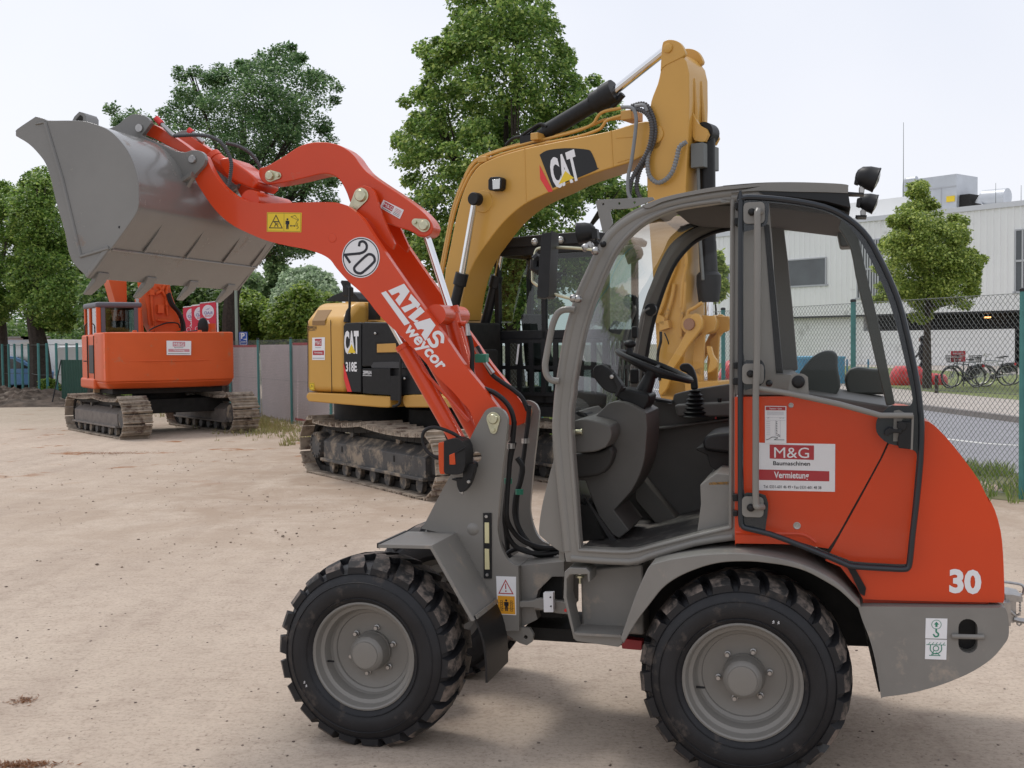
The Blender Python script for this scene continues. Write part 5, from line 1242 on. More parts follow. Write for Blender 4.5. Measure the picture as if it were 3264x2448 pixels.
# handle inside near far pillar
MB().hose(LF.V('H 770,1000 730,1030 715,1100 690,1220 660,1380 645,1480', 1.1), .012).build('inner_grab_handle', GREY, LD)
MB().lathe([(.0001, -.01), (.03, -.01), (.034, .01)], (*[LF.V('H 775,1010', 1.1)[0][i] for i in range(3)],), 16).build('grab_handle_foot', BLACK, LD)
m = MB(); 
for s in ('H 650,1120 690,1200', 'H 640,1400 700,1500'):
    m.cut(); a, b = P(s, 1.0); m.box(a[0], b[0], .98, 1.04, b[1], a[1])
m.build('side_lock_box', BLACK, LD, bevel=.01)
MB().prism(P('H 965,365 1060,360 1060,398 965,400', .8), .7, .9).build('sun_visor_box', BLACK, LD, bevel=.006)
MB().hose(LF.V('H 1050,365 1100,370 1140,385 1160,400', .8), .006).build('roof_cable', BLACK, LD)
# fuel tank / steps / chassis side
MB().prism(P('F 460,215 830,180 835,600 470,575', .26), .26, 1.1).build('rear_chassis_box', GREYD, LD, bevel=.012)
q = P('F 372,222 400,196 500,200 522,222 522,282 510,282 506,236 405,238 388,262 386,370 432,572 452,585 716,598 714,640 690,662 620,652 445,628 425,612 366,372', .14)
MB().prism(q, .12, .26).build('step_bracket', GREY, LD, bevel=.004)
MB().prism(P('F 430,578 700,590 714,606 445,592', .12), .10, .40).build('step_tread', GREYD, LD)
x, z = P('F 463,245 463,290', .2); m = MB(); m.cyl((x[0], .18, x[1] - .006), (x[0], .18, x[1] + .002), .020); m.cyl((x[0], .18, z[1]), (x[0], .18, x[1]), .006); m.build('cab_mount_bolt', ZINC, LD)
# rear fender
N_ = C('F 700,612 745,480 800,330 868,182 960,156 1060,138 1180,122 1290,115 1420,114 1560,130 1720,166 1870,226 1990,302 2110,428', .0, 3, False, 40)
I_ = C('F 716,645 790,520 880,400 950,315 1040,252 1150,205 1240,178 1330,165 1460,163 1560,172 1680,190 1790,222 1900,280 1990,338 2092,436', .0, 3, False, 40)
def resample(pts, n):
    P2 = [Vector(p) for p in pts]; Ls = [0]
    for a, b in zip(P2, P2[1:]): Ls.append(Ls[-1] + (b - a).length)
    r = []; j = 0
    for i in range(n):
        t = Ls[-1] * i / (n - 1)
        while j < len(Ls) - 2 and Ls[j + 1] < t: j += 1
        r.append(tuple(P2[j].lerp(P2[j + 1], (t - Ls[j]) / max(1e-9, Ls[j + 1] - Ls[j]))))
    return r
A_, B_ = resample(N_, 48), resample(I_, 48)
m = MB(); m.strip_prism(A_, B_, -.012, .012); m.sheet(A_, .012, .42, .012); m.build('rear_fender', GREYD, LD, bevel=.005, ang=30)
MB().sheet(A_, .95, 1.36, .012).build('rear_fender', GREYD, LD)
MB().prism(P('F 835,420 1000,230 1300,140 1700,180 2000,330 2130,480 2170,665 2035,660 1950,600 835,600', .42), .42, .5).build('wheel_arch_liner', DARK, LD)
# rear counterweight
cw = C('G 488,903 540,896 800,898 1350,905 1440,900 1468,925 1482,1000 1480,1095 1445,1155 1370,1240 1250,1322 1100,1390 950,1440 800,1475 660,1494 640,1506 625,1400 600,1250 560,1100 520,1000', .06, 3, True, 50)
slot = []
(xs0, zs0), (xs1, zs1) = P('G 1150,975 1276,1208', .06); rr2 = (xs1 - xs0) / 2
slot = circ((xs0 + xs1) / 2, zs0 - rr2, rr2, 10, 0, 180) + circ((xs0 + xs1) / 2, zs1 + rr2, rr2, 10, 180, 360)
CWO = MB().prism(cw, .055, .12, 0, [slot]); CWO.prism(offset_poly(cw, .008), .12, 1.24); CWO = CWO.build('counterweight', GREYD, LD, bevel=.014, seg=3)
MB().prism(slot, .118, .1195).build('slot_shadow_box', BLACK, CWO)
a, b = P('G 1108,1095 1320,1100', .045); MB().cyl((a[0], .045, a[1]), (b[0], .045, b[1]), .010, n=12).build('lashing_bar', GREYD, CWO)
def d3(m, U, w_, h_, rot, y):
    c = [U(.5 + .22 * math.cos(t * math.pi / 12), .70 + .22 * h_ / h_ * math.sin(t * math.pi / 12)) for t in range(24)]; m.line(c, .002, y, 1, True)
    m.flat([U(.5, .84), U(.62, .7), U(.55, .7), U(.55, .58), U(.45, .58), U(.45, .7), U(.38, .7)], y, 1)
    m.line(cr([U(.5, .48), U(.5, .34), U(.6, .25), U(.58, .13), U(.46, .1), U(.38, .2)], 4, False, 200), .006, y, 1)
def d4(m, U, w_, h_, rot, y):
    m.line([U(.06, .74), U(.94, .74)], .0025, y, 1)
    for i in range(5): m.line([U(.15 + i * .17, .76), U(.22 + i * .17, .86)], .002, y, 1)
    m.line(cr([U(.25, .74), U(.25, .45), U(.5, .28), U(.75, .45), U(.75, .74)], 4, False, 200), .0035, y, 1)
    m.line([U(.5 + .13 * math.cos(t * math.pi / 8), .56 + .13 * math.sin(t * math.pi / 8)) for t in range(16)], .003, y, 1, True)
    m.line([U(.42, .46), U(.3, .22), U(.55, .34), U(.7, .2), U(.2, .2)], .003, y, 1)
sticker(CWO, 'lifting_point_sticker', 'G 935,975 1078,978 1074,1112 931,1108', .054, d3, [WHITE, GDEC])
sticker(CWO, 'lashing_point_sticker', 'G 933,1114 1075,1118 1070,1250 929,1245', .054, d4, [WHITE, GDEC])
# orange body panels
BD = .10
front_panel = C('K 218,155 400,153 640,152 760,170 1000,222 1180,262 1320,290 1400,312 1372,498 1250,740 1100,1010 1000,1190 925,1300 780,1282 600,1268 400,1264 225,1262 218,1180', BD, 2, True, 25)
BP = MB().prism(front_panel, BD, 1.26).build('side_body_panel', RED, LD, bevel=.010, seg=3)
hood = C('K 1430,312 1640,332 T 640,950 700,1002 800,1112 900,1242 1000,1385 1080,1552 G 1352,185 1392,262 1430,400 1445,540 1452,700 1455,840 1445,872 1380,872 800,860 520,850 470,760 F 2060,290 1990,198 1900,160 K 945,1320 1010,1205 1110,1025 1260,750 1385,505', BD, 2, True, 25)
HD = MB().prism(hood, BD, 1.26).build('engine_hood', RED, LD, bevel=.045, seg=5)
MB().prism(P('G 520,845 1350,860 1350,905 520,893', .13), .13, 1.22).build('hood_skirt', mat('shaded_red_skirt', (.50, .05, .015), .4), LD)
MB().prism(P('K 860,1250 1080,1260 1100,1420 960,1390 840,1330', .2), .15, 1.2).build('fender_closing_plate', DARK, LD)
MB().prism(P('K 1380,500 1385,520 945,1320 920,1310', .11), .11, .2).build('gap_filler', BLACK, LD)
MB().prism(P('K 1060,1430 1100,1500 1165,1640 1200,1659 1210,1600 1120,1440', .085), .085, .1).build('fender_seal', RUBBER, LD)
m = MB(); m.tube([(a, BD + .004, b) for a, b in C('K 225,1178 480,1190 680,1190 760,1205 830,1255', BD, 3, False, 60)], .010, 8); m.build('body_crease', RED, BP)
for s, rad in (('K 688,1128', .013), ('K 643,218', .009)):
    x, z = P(s, BD)[0]; m = MB().lathe([(.0001, -.003), (rad * .5, -.003), (rad * .6, -.001), (rad, -.002), (rad * 1.2, .0)], (x, BD, z), 16); m.build('panel_screw', STEEL, BP)
# lettering "30"
m = MB()
x, z = P('G 1192,733', BD)[0]; (a, _), (b, _2) = P('G 1062,733 1322,733', BD); (_, t), (_, u) = P('G 1190,660 1190,803', BD)
m.text('30', x, z, t - u, BD - .0015, 0, (b - a) / ((t - u) * 1.75), 0, .045); m.build('model_number', WHITE, HD, smooth=False)
# company sign
def d5(m, U, w_, h_, rot, y):
    m.flat([U(.185, .67), U(.74, .655), U(.74, .955), U(.185, .965)], y, 1)
    q = U(.46, .80); m.text('M&G', q[0], q[1], h_ * .22, y - .0008, 0, 1.12, rot, .008)
    q = U(.46, .575); m.text('Baumaschinen', q[0], q[1], h_ * .085, y, 2, (w_ * .56) / (h_ * .085 * 9.7), rot, .02)
    m.flat([U(.0, .215), U(.93, .215), U(.93, .425), U(.0, .44)], y, 1)
    q = U(.46, .31); m.text('Vermietung', q[0], q[1], h_ * .13, y - .0008, 0, .80, rot, .02)
    q = U(.47, .08); m.text('Tel. 0331-601 46 49 • Fax 0331-601 48 38', q[0], q[1], h_ * .06, y, 2, .80, rot, .008)
sticker(BP, 'company_sign', 'K 372,500 977,510 975,871 372,858', BD - .001, d5, [WHITE, DRED, INK])
def d6(m, U, w_, h_, rot, y):
    m.flat([U(.04, .885), U(.96, .885), U(.96, .98), U(.04, .98)], y, 1)
    q = U(.5, .93); m.text('Tramann + Sohn', q[0], q[1], h_ * .04, y - .0008, 0, .85, rot, .015)
    for i in range(4): m.line([U(.1, .84 - i * .025), U(.88, .84 - i * .025)], .0012, y, 3)
    m.line([U(.04, .69), U(.96, .69)], .001, y, 3); m.line([U(.05, .62), U(.95, .62)], .001, y, 3); m.line([U(.5, .62), U(.48, .16)], .001, y, 3); m.line([U(.72, .62), U(.72, .2)], .001, y, 3)
    for i in range(8):
        m.line([U(.06, .58 - i * .05), U(.24, .58 - i * .05)], .0012, y, 3); m.line([U(.53, .57 - i * .045), U(.57, .585 - i * .045)], .0025, y, 2)
    q = U(.15, .68); m.text('54', q[0], q[1], h_ * .03, y, 2, 1, rot, 0, .3); q = U(.78, .68); m.text('MT 15', q[0], q[1], h_ * .03, y, 2, 1, rot, 0, .3)
    m.line(cr([U(.05, .09), U(.2, .12), U(.35, .17), U(.6, .15), U(.45, .1), U(.9, .1)], 4, False, 200), .002, y, 2); m.line([U(.55, .22), U(.72, .17), U(.6, .25), U(.7, .22)], .002, y, 2)
sticker(BP, 'inspection_form', 'K 446,222 608,224 608,507 447,504', BD - .004, d6, [WHITE, DRED, INK, mat('pale_grey_print', (.4, .4, .46), .5)])
# ---- open glass door lying along the side
DY = .035
dr = bpy.data.objects.new('cab_door', None); COL.objects.link(dr); dr.parent = LD
dout = C('J 190,262 205,232 245,222 400,230 560,250 700,280 800,322 895,388 970,470 1030,578 1090,700 1150,850 1190,1000 1230,1180 1262,1350 1278,1500 K 1650,380 1642,640 1612,950 1582,1200 1562,1400 1542,1460 1500,1476 1380,1472 1120,1455 1050,1435 950,1392 700,1290 480,1208 300,1165 262,1140 246,1085 243,600 243,60', DY, 2, True, 50)
din = C('J 372,268 560,288 700,320 800,372 880,455 950,568 1010,690 1065,815 1110,955 1150,1115 1190,1290 1216,1425 1200,1463 1125,1462 K 1400,222 1345,262 1300,310 1285,360 1290,420 1320,462 1380,508 1480,530 1560,555 1592,585 1588,680 1560,1000 1532,1250 1516,1398 1495,1420 1350,1415 1120,1400 1060,1382 950,1340 800,1280 600,1225 480,1195 450,1160 465,1050 470,960 450,900 400,882 310,878 286,850 282,500 282,160 290,90 J 230,1372 320,1345 348,1300 345,1225 325,1195 235,1195 220,1150 218,600 222,440 330,410 362,380', DY, 2, True, 50)
MB().flat(dout, DY + .003).build('door_glass', GLASS, dr, smooth=False)
tin = mat('black_ceramic_border', (.022, .026, .034), .25)
MB().prism(dout, DY + .0045, DY + .008, 0, [din]).build('glass_border', tin, dr, smooth=False)
P3 = [(a, DY, b) for a, b in offset_poly(dout, .010)]
MB().tube(P3 + [P3[0]], .0115, 8, caps=False).build('door_seal', mat('door_seal_rubber', (.016, .02, .026), .3), dr)
m = MB()
for s, e in (('J 220,268 346,268 346,390 220,390', 0), ('J 213,1215 340,1215 340,1336 213,1336', 0), ('K 272,905 436,905 436,1066 272,1066', 0)):
    q = P(s, DY - .012); m.cut(); m.prism(rrect(q[0][0], q[2][1], q[1][0], q[0][1], .018), DY - .012, DY - .006)
m.build('hinge_plate', GREY, dr, bevel=.001)
m = MB(); q = P('J 480,1400 500,1290 520,1275 570,1275 600,1295 605,1400', DY - .008); m.prism(cr(q, 3, True, 50), DY - .010, DY - .005); m.build('door_stop_plate', GREY, dr)
m = MB()
for s, r in (('J 270,325', .015), ('J 262,1275', .015), ('K 340,990', .016), ('J 372,1330', .014), ('J 543,1322', .026)):
    m.cut(); x, z = P(s, DY - .012)[0]; m.lathe([(.0001, -.02), (r * .6, -.018), (r, -.008), (r, .004)], (x, DY - .012, z), 18)
m.build('rubber_stop', BLACK, dr)
m = MB(); tp = P('J 320,318 308,322 303,345 302,600 300,900 299,1200 K 377,150 377,500 376,800 378,960 390,985 425,995', DY - .045)
v = [Vector((a, DY - .045, b)) for a, b in tp]; v[0].y = DY - .012; v[-1].y = DY - .012; v[1].y = DY - .035
m.hose(v, .0135, 12, sub=4); m.build('vertical_grab_rail', GREY, dr)
m = MB(); tp = P('K 385,88 640,130 1000,208 1320,295 1565,296', DY - .04); m.tube([(a, DY - .035, b) for a, b in tp], .0115, 12)
q = P('K 1555,300 1572,290 1562,555 1545,552', DY - .03); m.prism(q, DY - .032, DY - .02); m.build('diagonal_grab_rail', GREY, dr)
m = MB(); m.prism(C('K 1345,440 1360,405 1385,388 1440,400 1480,395 1475,430 1440,425 1400,428 1375,450', DY - .04, 2), DY - .05, DY - .03); m.prism(P('K 1440,340 1555,345 1548,550 1455,540 1450,470 1470,400', DY - .03), DY - .034, DY - .012); m.prism(circ(*P('K 1475,370', DY)[0], .018, 16), DY - .044, DY - .012)
m.build('door_latch', BLACK, dr, bevel=.003)
MB().prism(P('K 1420,260 1460,252 1520,285 1470,345 1455,490 1415,490', DY - .01), DY - .011, DY - .004).build('latch_plate', GREY, dr)
m = MB()
for s in ('J 172,268 186,310', 'J 170,360 186,405', 'J 163,1208 186,1245', 'J 160,1300 186,1340', 'K 203,885 236,940', 'K 203,1010 236,1052'):
    m.cut(); a, b = P(s, .09); m.box(a[0], b[0] + .004, .07, .13, b[1], a[1])
m.build('hinge', BLACK, dr, bevel=.004)
# ---- mirror, lamps, rails
m = MB(); a, b = P('H 58,512 160,935', -.02)
mr = bpy.data.objects.new('side_mirror', None); COL.objects.link(mr); mr.parent = LD
MB().prism(C('H 78,545 96,514 140,510 144,530 126,925 102,938 62,930 52,905', -.02, 2, True, 60), -.09, .05).build('mirror_housing', BLACK, mr, bevel=.012, seg=3)
MB().tube(LF.V('H 10,680 35,655 60,655 65,740 30,750 5,735 10,680', .0), .02, 8).build('mirror_clamp', BLACK, mr)
MB().hose(LF.V('H 425,620 300,605 130,598 40,605 15,625 5,680 -5,740 -5,800 0,830 60,870 130,905 260,940 300,942', .02), .0065, sub=3).build('mirror_arm', ZINC, mr)
m = MB()
for s in ('H 345,600', 'H 410,622', 'H 265,935', 'H 295,940'): m.cut(); m.ell(LF.V(s, .03)[0], (.018, .022, .018))
m.build('mirror_joint', STEEL, mr)
def worklight(ctr, size, y, ang, nm='work_light'):
    """round lamp: bowl widening towards the lens; ang = direction it faces in the x-z plane, degrees"""
    o = bpy.data.objects.new(nm, None); COL.objects.link(o); o.parent = LD
    x, z = P(ctr, y)[0]; o.location = (x, y, z); M = Matrix.Rotation(-R_(ang), 4, 'Y'); r = size
    MB().lathe([(.0001, -r * 1.15), (r * .35, -r * 1.1), (r * .72, -r * .8), (r * .93, -r * .2), (r, r * .45), (r * 1.04, r * .5), (r * 1.02, r * .62), (r * .93, r * .6)], (0, 0, 0), 28, 0, 'x', M).build('lamp_housing', BLACK, o)
    MB().lathe([(r * .93, r * .58), (r * .5, r * .72), (.0001, r * .78)], (0, 0, 0), 24, 0, 'x', M).build('lamp_glass', LENS, o)
    return o
worklight('H 335,500', .046, .16, 188)
worklight('J 962,125', .050, .17, -20)
worklight('J 962,270', .046, .93, -20)
m = MB(); m.prism(P('J 885,88 912,88 895,165 870,155', .16), .15, .2); m.cut(); m.prism(P('J 888,245 918,240 905,300 882,290', .92), .9, .95); m.build('lamp_bracket', BLACK, LD, bevel=.004)
MB().prism(P('J 835,205 930,212 930,222 835,220', .14), .14, .22).build('lamp_arm', CHAR, LD)
MB().prism(P('J 880,345 945,345 945,356 890,356', .9), .88, 1.0).build('lamp_arm', CHAR, LD)
m = MB()
for s, y in (('J 900,175 915,165 935,172 930,215 900,213', .16), ('J 908,312 925,305 942,312 940,345 910,345', .92)): m.cut(); m.prism(P(s, y), y, y + .05)
m.cut(); m.prism(P('H 345,572 372,555 388,572 388,605 345,603', .12), .12, .17)
m.build('lamp_foot', STEEL, LD, bevel=.004)
m = MB(); m.prism(P('H 385,470 425,478 430,540 395,548', .15), .13, .18); m.hose(LF.V('H 410,545 430,570 460,578', .14), .006); m.ell(LF.V('H 462,577', .12)[0], (.014, .014, .014)); m.build('lamp_bracket', BLACK, LD)
MB().hose([v for v in LF.V('H 275,1012 235,1008 190,1015 155,1045 125,1120 105,1220 88,1310 78,1380 88,1440 120,1475 172,1482', .10)], .0145, 12, sub=4).build('pillar_grab_handle', GREY, LD)
MB().prism(C('H 410,295 430,283 600,275 790,266 800,282 650,338 515,345 507,362 525,440 480,500 458,498', .5, 2, True, 20), .5, .512, 0, [circ(*P(s, .5)[0], .006, 8) for s in ('H 460,312', 'H 567,308', 'H 668,302')]).build('front_bracket_plate', GREY, LD, bevel=.001)
m = MB(); m.prism(P('I 160,1470 190,1475 195,1540 160,1530', .2), .2, .3); m.build('cab_mount', GREY, LD)
# second worklight reflection partner on the far side
worklight('H 655,640', .05, 1.25, 190)
# tow hitch at the back
m = MB(); ZK = (3050, 1800, 6.38)
ZN['k'] = ZK
m.hose(LF.V('k 960,350 1050,360 1250,390 1330,420 1365,480 1350,570 1320,600 1200,600', .68), .006, 8); m.prism(C('k 950,550 1100,555 1290,600 1295,690 1100,700 950,700', .66, 2), .6, .76, 0)
m.prism(P('k 1030,700 1190,700 1190,960 1210,1000 1190,1140 1120,1165 1070,1150 1060,960 1030,930', .64), .62, .74); m.prism(P('k 900,700 1040,690 1040,1160 900,1160', .64), .56, .8)
m.tube(LF.V('k 1060,920 1120,980 1200,1040 1280,1010 1270,980', .6), .006, 6); m.tube(LF.V('k 1150,1100 1250,1130 1400,1150 1500,1160', .62), .012, 8); m.tube(LF.V('k 1225,1130 1230,1210 1270,1240 1310,1210 1300,1140', .62), .004, 6)
for i in range(5):
    z0 = 690 + i * 55; m.tube(LF.V(f'k 1280,{z0} 1270,{z0+25} 1280,{z0+55} 1300,{z0+25} 1280,{z0}', .62), .003, 5)
m.build('tow_hitch', [STEEL], LD)
# ================================================================ EXCAVATORS
def undercarriage(fr, root, x0, x1, gauge_y, shoe_w, R1, nshoe, muddy, sag=.06, h=None, off=0.0, M=None, frm=None, frontw=None, flip=False):
    """tracks run along the local x axis, near one centred on gauge_y[0]"""
    for gi, gy in enumerate(gauge_y):
        r = R1; L_ = x1 - x0 - 2 * r
        pts = []; n = 24
        def seg(a, b, k): return [(a[0] + (b[0] - a[0]) * i / k, a[1] + (b[1] - a[1]) * i / k) for i in range(k)]
        path = seg((x0 + r, .02), (x1 - r, .02), 40)
        path += [(x1 - r + r * math.sin(t), .02 + r - r * math.cos(t)) for t in [math.pi * i / 14 for i in range(14)]]
        top = seg((x1 - r, .02 + 2 * r), (x0 + r, .02 + 2 * r), 40)
        path += [(x, z - sag * abs(math.sin(2.0 * math.pi * (x - x0) / (x1 - x0))) ** .8) for x, z in top]
        path += [(x0 + r - r * math.sin(t), .02 + r + r * math.cos(t)) for t in [math.pi * i / 14 for i in range(14)]]
        P_ = [Vector(p) for p in path]; P_.append(P_[0]); Ls = [0]
        for a, b in zip(P_, P_[1:]): Ls.append(Ls[-1] + (b - a).length)
        tot = Ls[-1]; m = MB(); rnd = random.Random(gi + 3)
        for k in range(nshoe):
            t = tot * k / nshoe; j = max(i for i in range(len(Ls) - 1) if Ls[i] <= t); u = (t - Ls[j]) / max(1e-9, Ls[j + 1] - Ls[j]); c = P_[j].lerp(P_[j + 1], u)
            d = (P_[j + 1] - P_[j]).normalized(); nn = Vector((d.y, -d.x)); hl = tot / nshoe * .455; w2 = shoe_w / 2
            def q(a, b): v = c + d * a + nn * b; return (v.x, v.y)
            jit = rnd.uniform(-.004, .004)
            prof = [q(-hl, -.010), q(hl, -.010), q(hl, .004), q(hl * .85, .048 + jit), q(hl * .62, .048 + jit), q(hl * .55, .004), q(hl * .08, .004), q(hl * 0, .020), q(-hl * .14, .020), q(-hl * .2, .004), q(-hl * .7, .004), q(-hl * .78, .036), q(-hl * .92, .036), q(-hl, .004)]
            m.prism(prof, gy - w2, gy + w2, 0)
            for sy in (-.09, .09): a = [q(-hl * 1.05, -.09), q(hl * 1.05, -.09), q(hl * 1.05, -.012), q(-hl * 1.05, -.012)]; m.prism(a, gy + sy - .022, gy + sy + .022, 1)
        m.build('track', [SHOE, DARK], root, smooth=False)
        # sprocket, idler, frame, rollers
        for nm, xc, rr in (('sprocket', x0 + r if not flip else x1 - r, r - .07), ('idler', x1 - r if not flip else x0 + r, r - .07)):
            m = MB(); zc = .02 + r; sgn = -1
            if nm == 'sprocket':
                m.lathe([(.0001, -.22), (rr * .60, -.22), (rr * .62, -.18), (rr * .62, -.05), (rr * .95, -.04), (rr, -.02), (rr, .02), (rr * .6, .05), (rr * .6, .2), (.0001, .2)], (xc, gy, zc), 30)
                for i in range(14): a = 2 * math.pi * i / 14; m.cyl((xc + rr * .52 * math.cos(a), gy - .235, zc + rr * .52 * math.sin(a)), (xc + rr * .52 * math.cos(a), gy - .21, zc + rr * .52 * math.sin(a)), .02, n=6)
            else: m.lathe([(.0001, -.12), (.12, -.12), (.13, -.06), (rr * .8, -.06), (rr * .85, -.10), (rr, -.10), (rr, .10), (rr * .8, .06), (.13, .06), (.0001, .12)], (xc, gy, zc), 30)
            m.build(nm, FRAMEG, root)
        m = MB(); a0, a1 = x0 + r * 1.65, x1 - r * 1.15; zb, zt_ = .22, .02 + 2 * r - .24; w2 = .2
        m.add([(a0, gy - w2, zb), (a1, gy - w2, zb), (a1, gy + w2, zb), (a0, gy + w2, zb), (a0, gy - w2, zt_ - .06), (a1, gy - w2, zt_ - .06), (a1, gy - .05, zt_ + .05), (a0, gy - .05, zt_ + .05), (a0, gy + w2, zt_ - .06), (a1, gy + w2, zt_ - .06), (a1, gy + .05, zt_ + .05), (a0, gy + .05, zt_ + .05)],
              [(0, 3, 2, 1), (0, 1, 5, 4), (4, 5, 6, 7), (7, 6, 10, 11), (11, 10, 9, 8), (8, 9, 2, 3), (0, 4, 7, 11, 8, 3), (1, 2, 9, 10, 6, 5)])
        m.box(a0 - .02, a1 + .02, gy - w2 - .05, gy + w2 + .05, zb - .02, zb + .02)
        for fx in (.2, .72): m.box(a0 + (a1 - a0) * fx, a0 + (a1 - a0) * fx + .05, gy - w2 - .006, gy - w2 + .01, zb + .14, zb + .22, 1)
        m.build('track_frame', [frm or FRAMEG, DARK], root, bevel=.012)
        m = MB()
        for i in range(7):
            m.cut(); xx = a0 + (a1 - a0) * (i + .5) / 7; m.lathe([(.0001, -.17), (.09, -.17), (.10, -.12), (.06, -.10), (.06, .10), (.10, .12), (.09, .17), (.0001, .17)], (xx, gy, .13), 12)
            if i % 2 == 0: m.prism([(xx + .07, .16), (xx + .16, .16), (xx + .12, .05)], gy - .21, gy - .19)
        m.build('lower_roller', [FRAMEG], root)
        m = MB()
        for f_ in (.33, .67): m.cut(); xx = x0 + (x1 - x0) * f_; m.lathe([(.0001, -.1), (.06, -.1), (.06, .1), (.0001, .1)], (xx, gy, 2 * r - .13), 12); m.box(xx - .04, xx + .04, gy - .04, gy + .04, zt_ - .05, 2 * r - .14)
        m.build('carrier_roller', FRAMEG, root)
    m = MB(); xm = (x0 + x1) / 2; m.box(xm - .75, xm + .75, gauge_y[0], gauge_y[1], .42, .72); m.cyl((xm, sum(gauge_y) / 2, .7), (xm, sum(gauge_y) / 2, .95), .55, n=28); m.build('centre_frame', DARK, root, bevel=.02)

# ------------------------------------------------ yellow excavator
YF = Frame(-.575, 13.75, -33.7)
YE = YF.empty('crawler_excavator', label='yellow tracked excavator with black and red markings and arched boom, behind the wheel loader arms', cat='excavator')
def YP(s, y): return YF.y and [YF.y(p, y) for p in zz(s)]
def YC(s, y, n=3, cl=True, sh=40): return cr(YP(s, y), n, cl, sh)
# undercarriage turned against the house
UA = -55.8
uo = onG((1337, 1592)); ub = onG((985, 1508)); d_ = Vector((ub.x - uo.x, ub.y - uo.y)); UA = math.degrees(math.atan2(-d_.y, -d_.x))
print('YE', uo, ub, UA, d_.length)
UF = Frame(uo.x, uo.y, UA)
ur = bpy.data.objects.new('undercarriage', None); COL.objects.link(ur)
Mloc = Matrix.Translation(YF.o) @ Matrix.Rotation(R_(YF.ang), 4, 'Z'); MU = Matrix.Translation(UF.o) @ Matrix.Rotation(R_(UF.ang), 4, 'Z')
ur.parent = YE; ur.matrix_basis = Mloc.inverted() @ MU
undercarriage(UF, ur, -3.66, .40, (.30, 2.35), .60, .375, 46, True, .06)
# house
def loft_house(fr, x0, x1, secs, bev, m, name, par):
    """cross-section (y,z) extruded along x"""
    n = len(secs); vs = [(x0, y, z) for y, z in secs] + [(x1, y, z) for y, z in secs]; fs = [tuple(range(n)), tuple(n + i for i in reversed(range(n)))] + [(i, n + i, n + (i + 1) % n, (i + 1) % n) for i in range(n)]
    return MB().add(vs, fs).build(name, m, par, bevel=bev, seg=4)
hx0 = YP('N 262,800', 0)[0][0]; z_bot = YP('N 600,1295', 0)[0][1]; z_ch = YP('N 450,450', 0)[0][1]; z_top = YF.y(zz('N 600,240')[0], .3)[1]; z_sk = YP('N 800,1455', 0)[0][1]
hx1 = YP('N 735,500', 0)[0][0]; print('house', hx0, hx1, z_bot, z_ch, z_top, z_sk)
W = 2.5
sec = [(0, z_bot), (0, z_ch), (.28, z_top), (W - .28, z_top), (W, z_ch), (W, z_bot)]
loft_house(YF, hx0, hx1, sec, .09, CATY, 'engine_house', YE)
def ybox(name, s, y0, y1, m, bev=.01, par=YE, sharp=40, n=3):
    return MB().prism(YC(s, y0, n, True, sharp), y0, y1).build(name, m, par, bevel=bev)
hx2 = YP('N 1250,600', 0)[0][0]
MB().box(hx1 - .02, hx2 - .1, 1.0, W - .15, z_bot, z_ch + .1).build('rear_deck_box', CATYD, YE, bevel=.03)
ybox('hood_side', 'N 735,228 1010,232 1010,450 1240,462 1240,480 735,478', .45, 1.6, CATY, .03)
ybox('side_skirt', 'N 300,1292 1270,1335 1268,1465 1130,1470 300,1400 270,1340', -.02, .5, CATY, .03)
ybox('side_skirt', 'N 1410,1330 1640,1320 2130,1370 2130,1475 1440,1472 1410,1400', .0, .5, CATYD, .02)
ybox('frame_deck', 'N 300,1292 2130,1292 2130,1400 300,1380', .3, 2.4, DARK, .01)
# seam lines and vent pads
m = MB(); 
for s in ('N 300,450 302,1290', 'N 568,440 582,1295'):
    a, b = YP(s, 0); m.tube([(a[0], -.001, a[1]), (b[0], -.001, b[1])], .006, 4)
m.build('panel_seam', DARK, YE, smooth=False)
pc = [YF.y(p, .11) for p in zz('N 385,360 550,345')]; q2 = [YF.y(p, .0) for p in zz('N 505,460 355,470')]
t = .30; zc_ = z_ch
def slope(x, z): return (x, .28 * (z - z_ch) / (z_top - z_ch) - .006, z)
m = MB(); zt2 = z_ch + (z_top - z_ch) * .60; xa, xb, xc_, xd = pc[0][0], pc[1][0], q2[0][0], q2[1][0]
m.add([slope(xd, z_ch), slope(xc_, z_ch), slope(xb, zt2), slope(xa, zt2), (xd, -.006, z_ch - .06), (xc_, -.006, z_ch - .06)], [(0, 1, 2, 3), (4, 5, 1, 0)]); m.build('step_pad', BEIGE, YE, smooth=False)
ybox('black_side_panel', 'N 715,510 740,478 905,470 925,478 925,1295 815,1288 760,1290 720,950', -.012, .3, CHAR, .012, sharp=30, n=1)
ybox('red_stripe', 'N 718,950 815,1286 762,1284 722,1130', -.016, -.010, CATR, 0, n=1)
ybox('side_box', 'N 930,490 950,466 1240,470 1300,560 1400,720 1500,990 930,995', -.01, .6, BLACK, .02)
ybox('side_recess', 'N 1090,700 1350,705 1370,840 1100,845', -.014, -.009, DARK, 0); ybox('inner_pipework', 'N 1110,725 1330,715 1345,820 1110,825', -.02, -.013, CATYD, .004)
ybox('storage_box', 'N 940,1012 1265,1010 1275,1320 1240,1325 945,1302', -.04, .6, BLACK, .02); ybox('storage_box', 'N 1275,1010 1500,1010 1650,1320 1275,1320', .02, .6, BLACK, .01)
ybox('box_lid', 'N 1040,985 1070,940 1380,935 1480,1000 1440,1010 1050,1005', -.02, .5, mat('grey_black_lid', (.035, .036, .04), .4), .012)
m = MB()
for s in ('N 1090,600', 'N 1337,1130', 'N 1433,1130', 'N 1288,1368'):
    m.cut(); x, z = YP(s, -.03)[0]; m.ell((x, -.03, z), (.018, .012, .018), 10, 8)
m.build('bolt_heads', STEEL, YE)
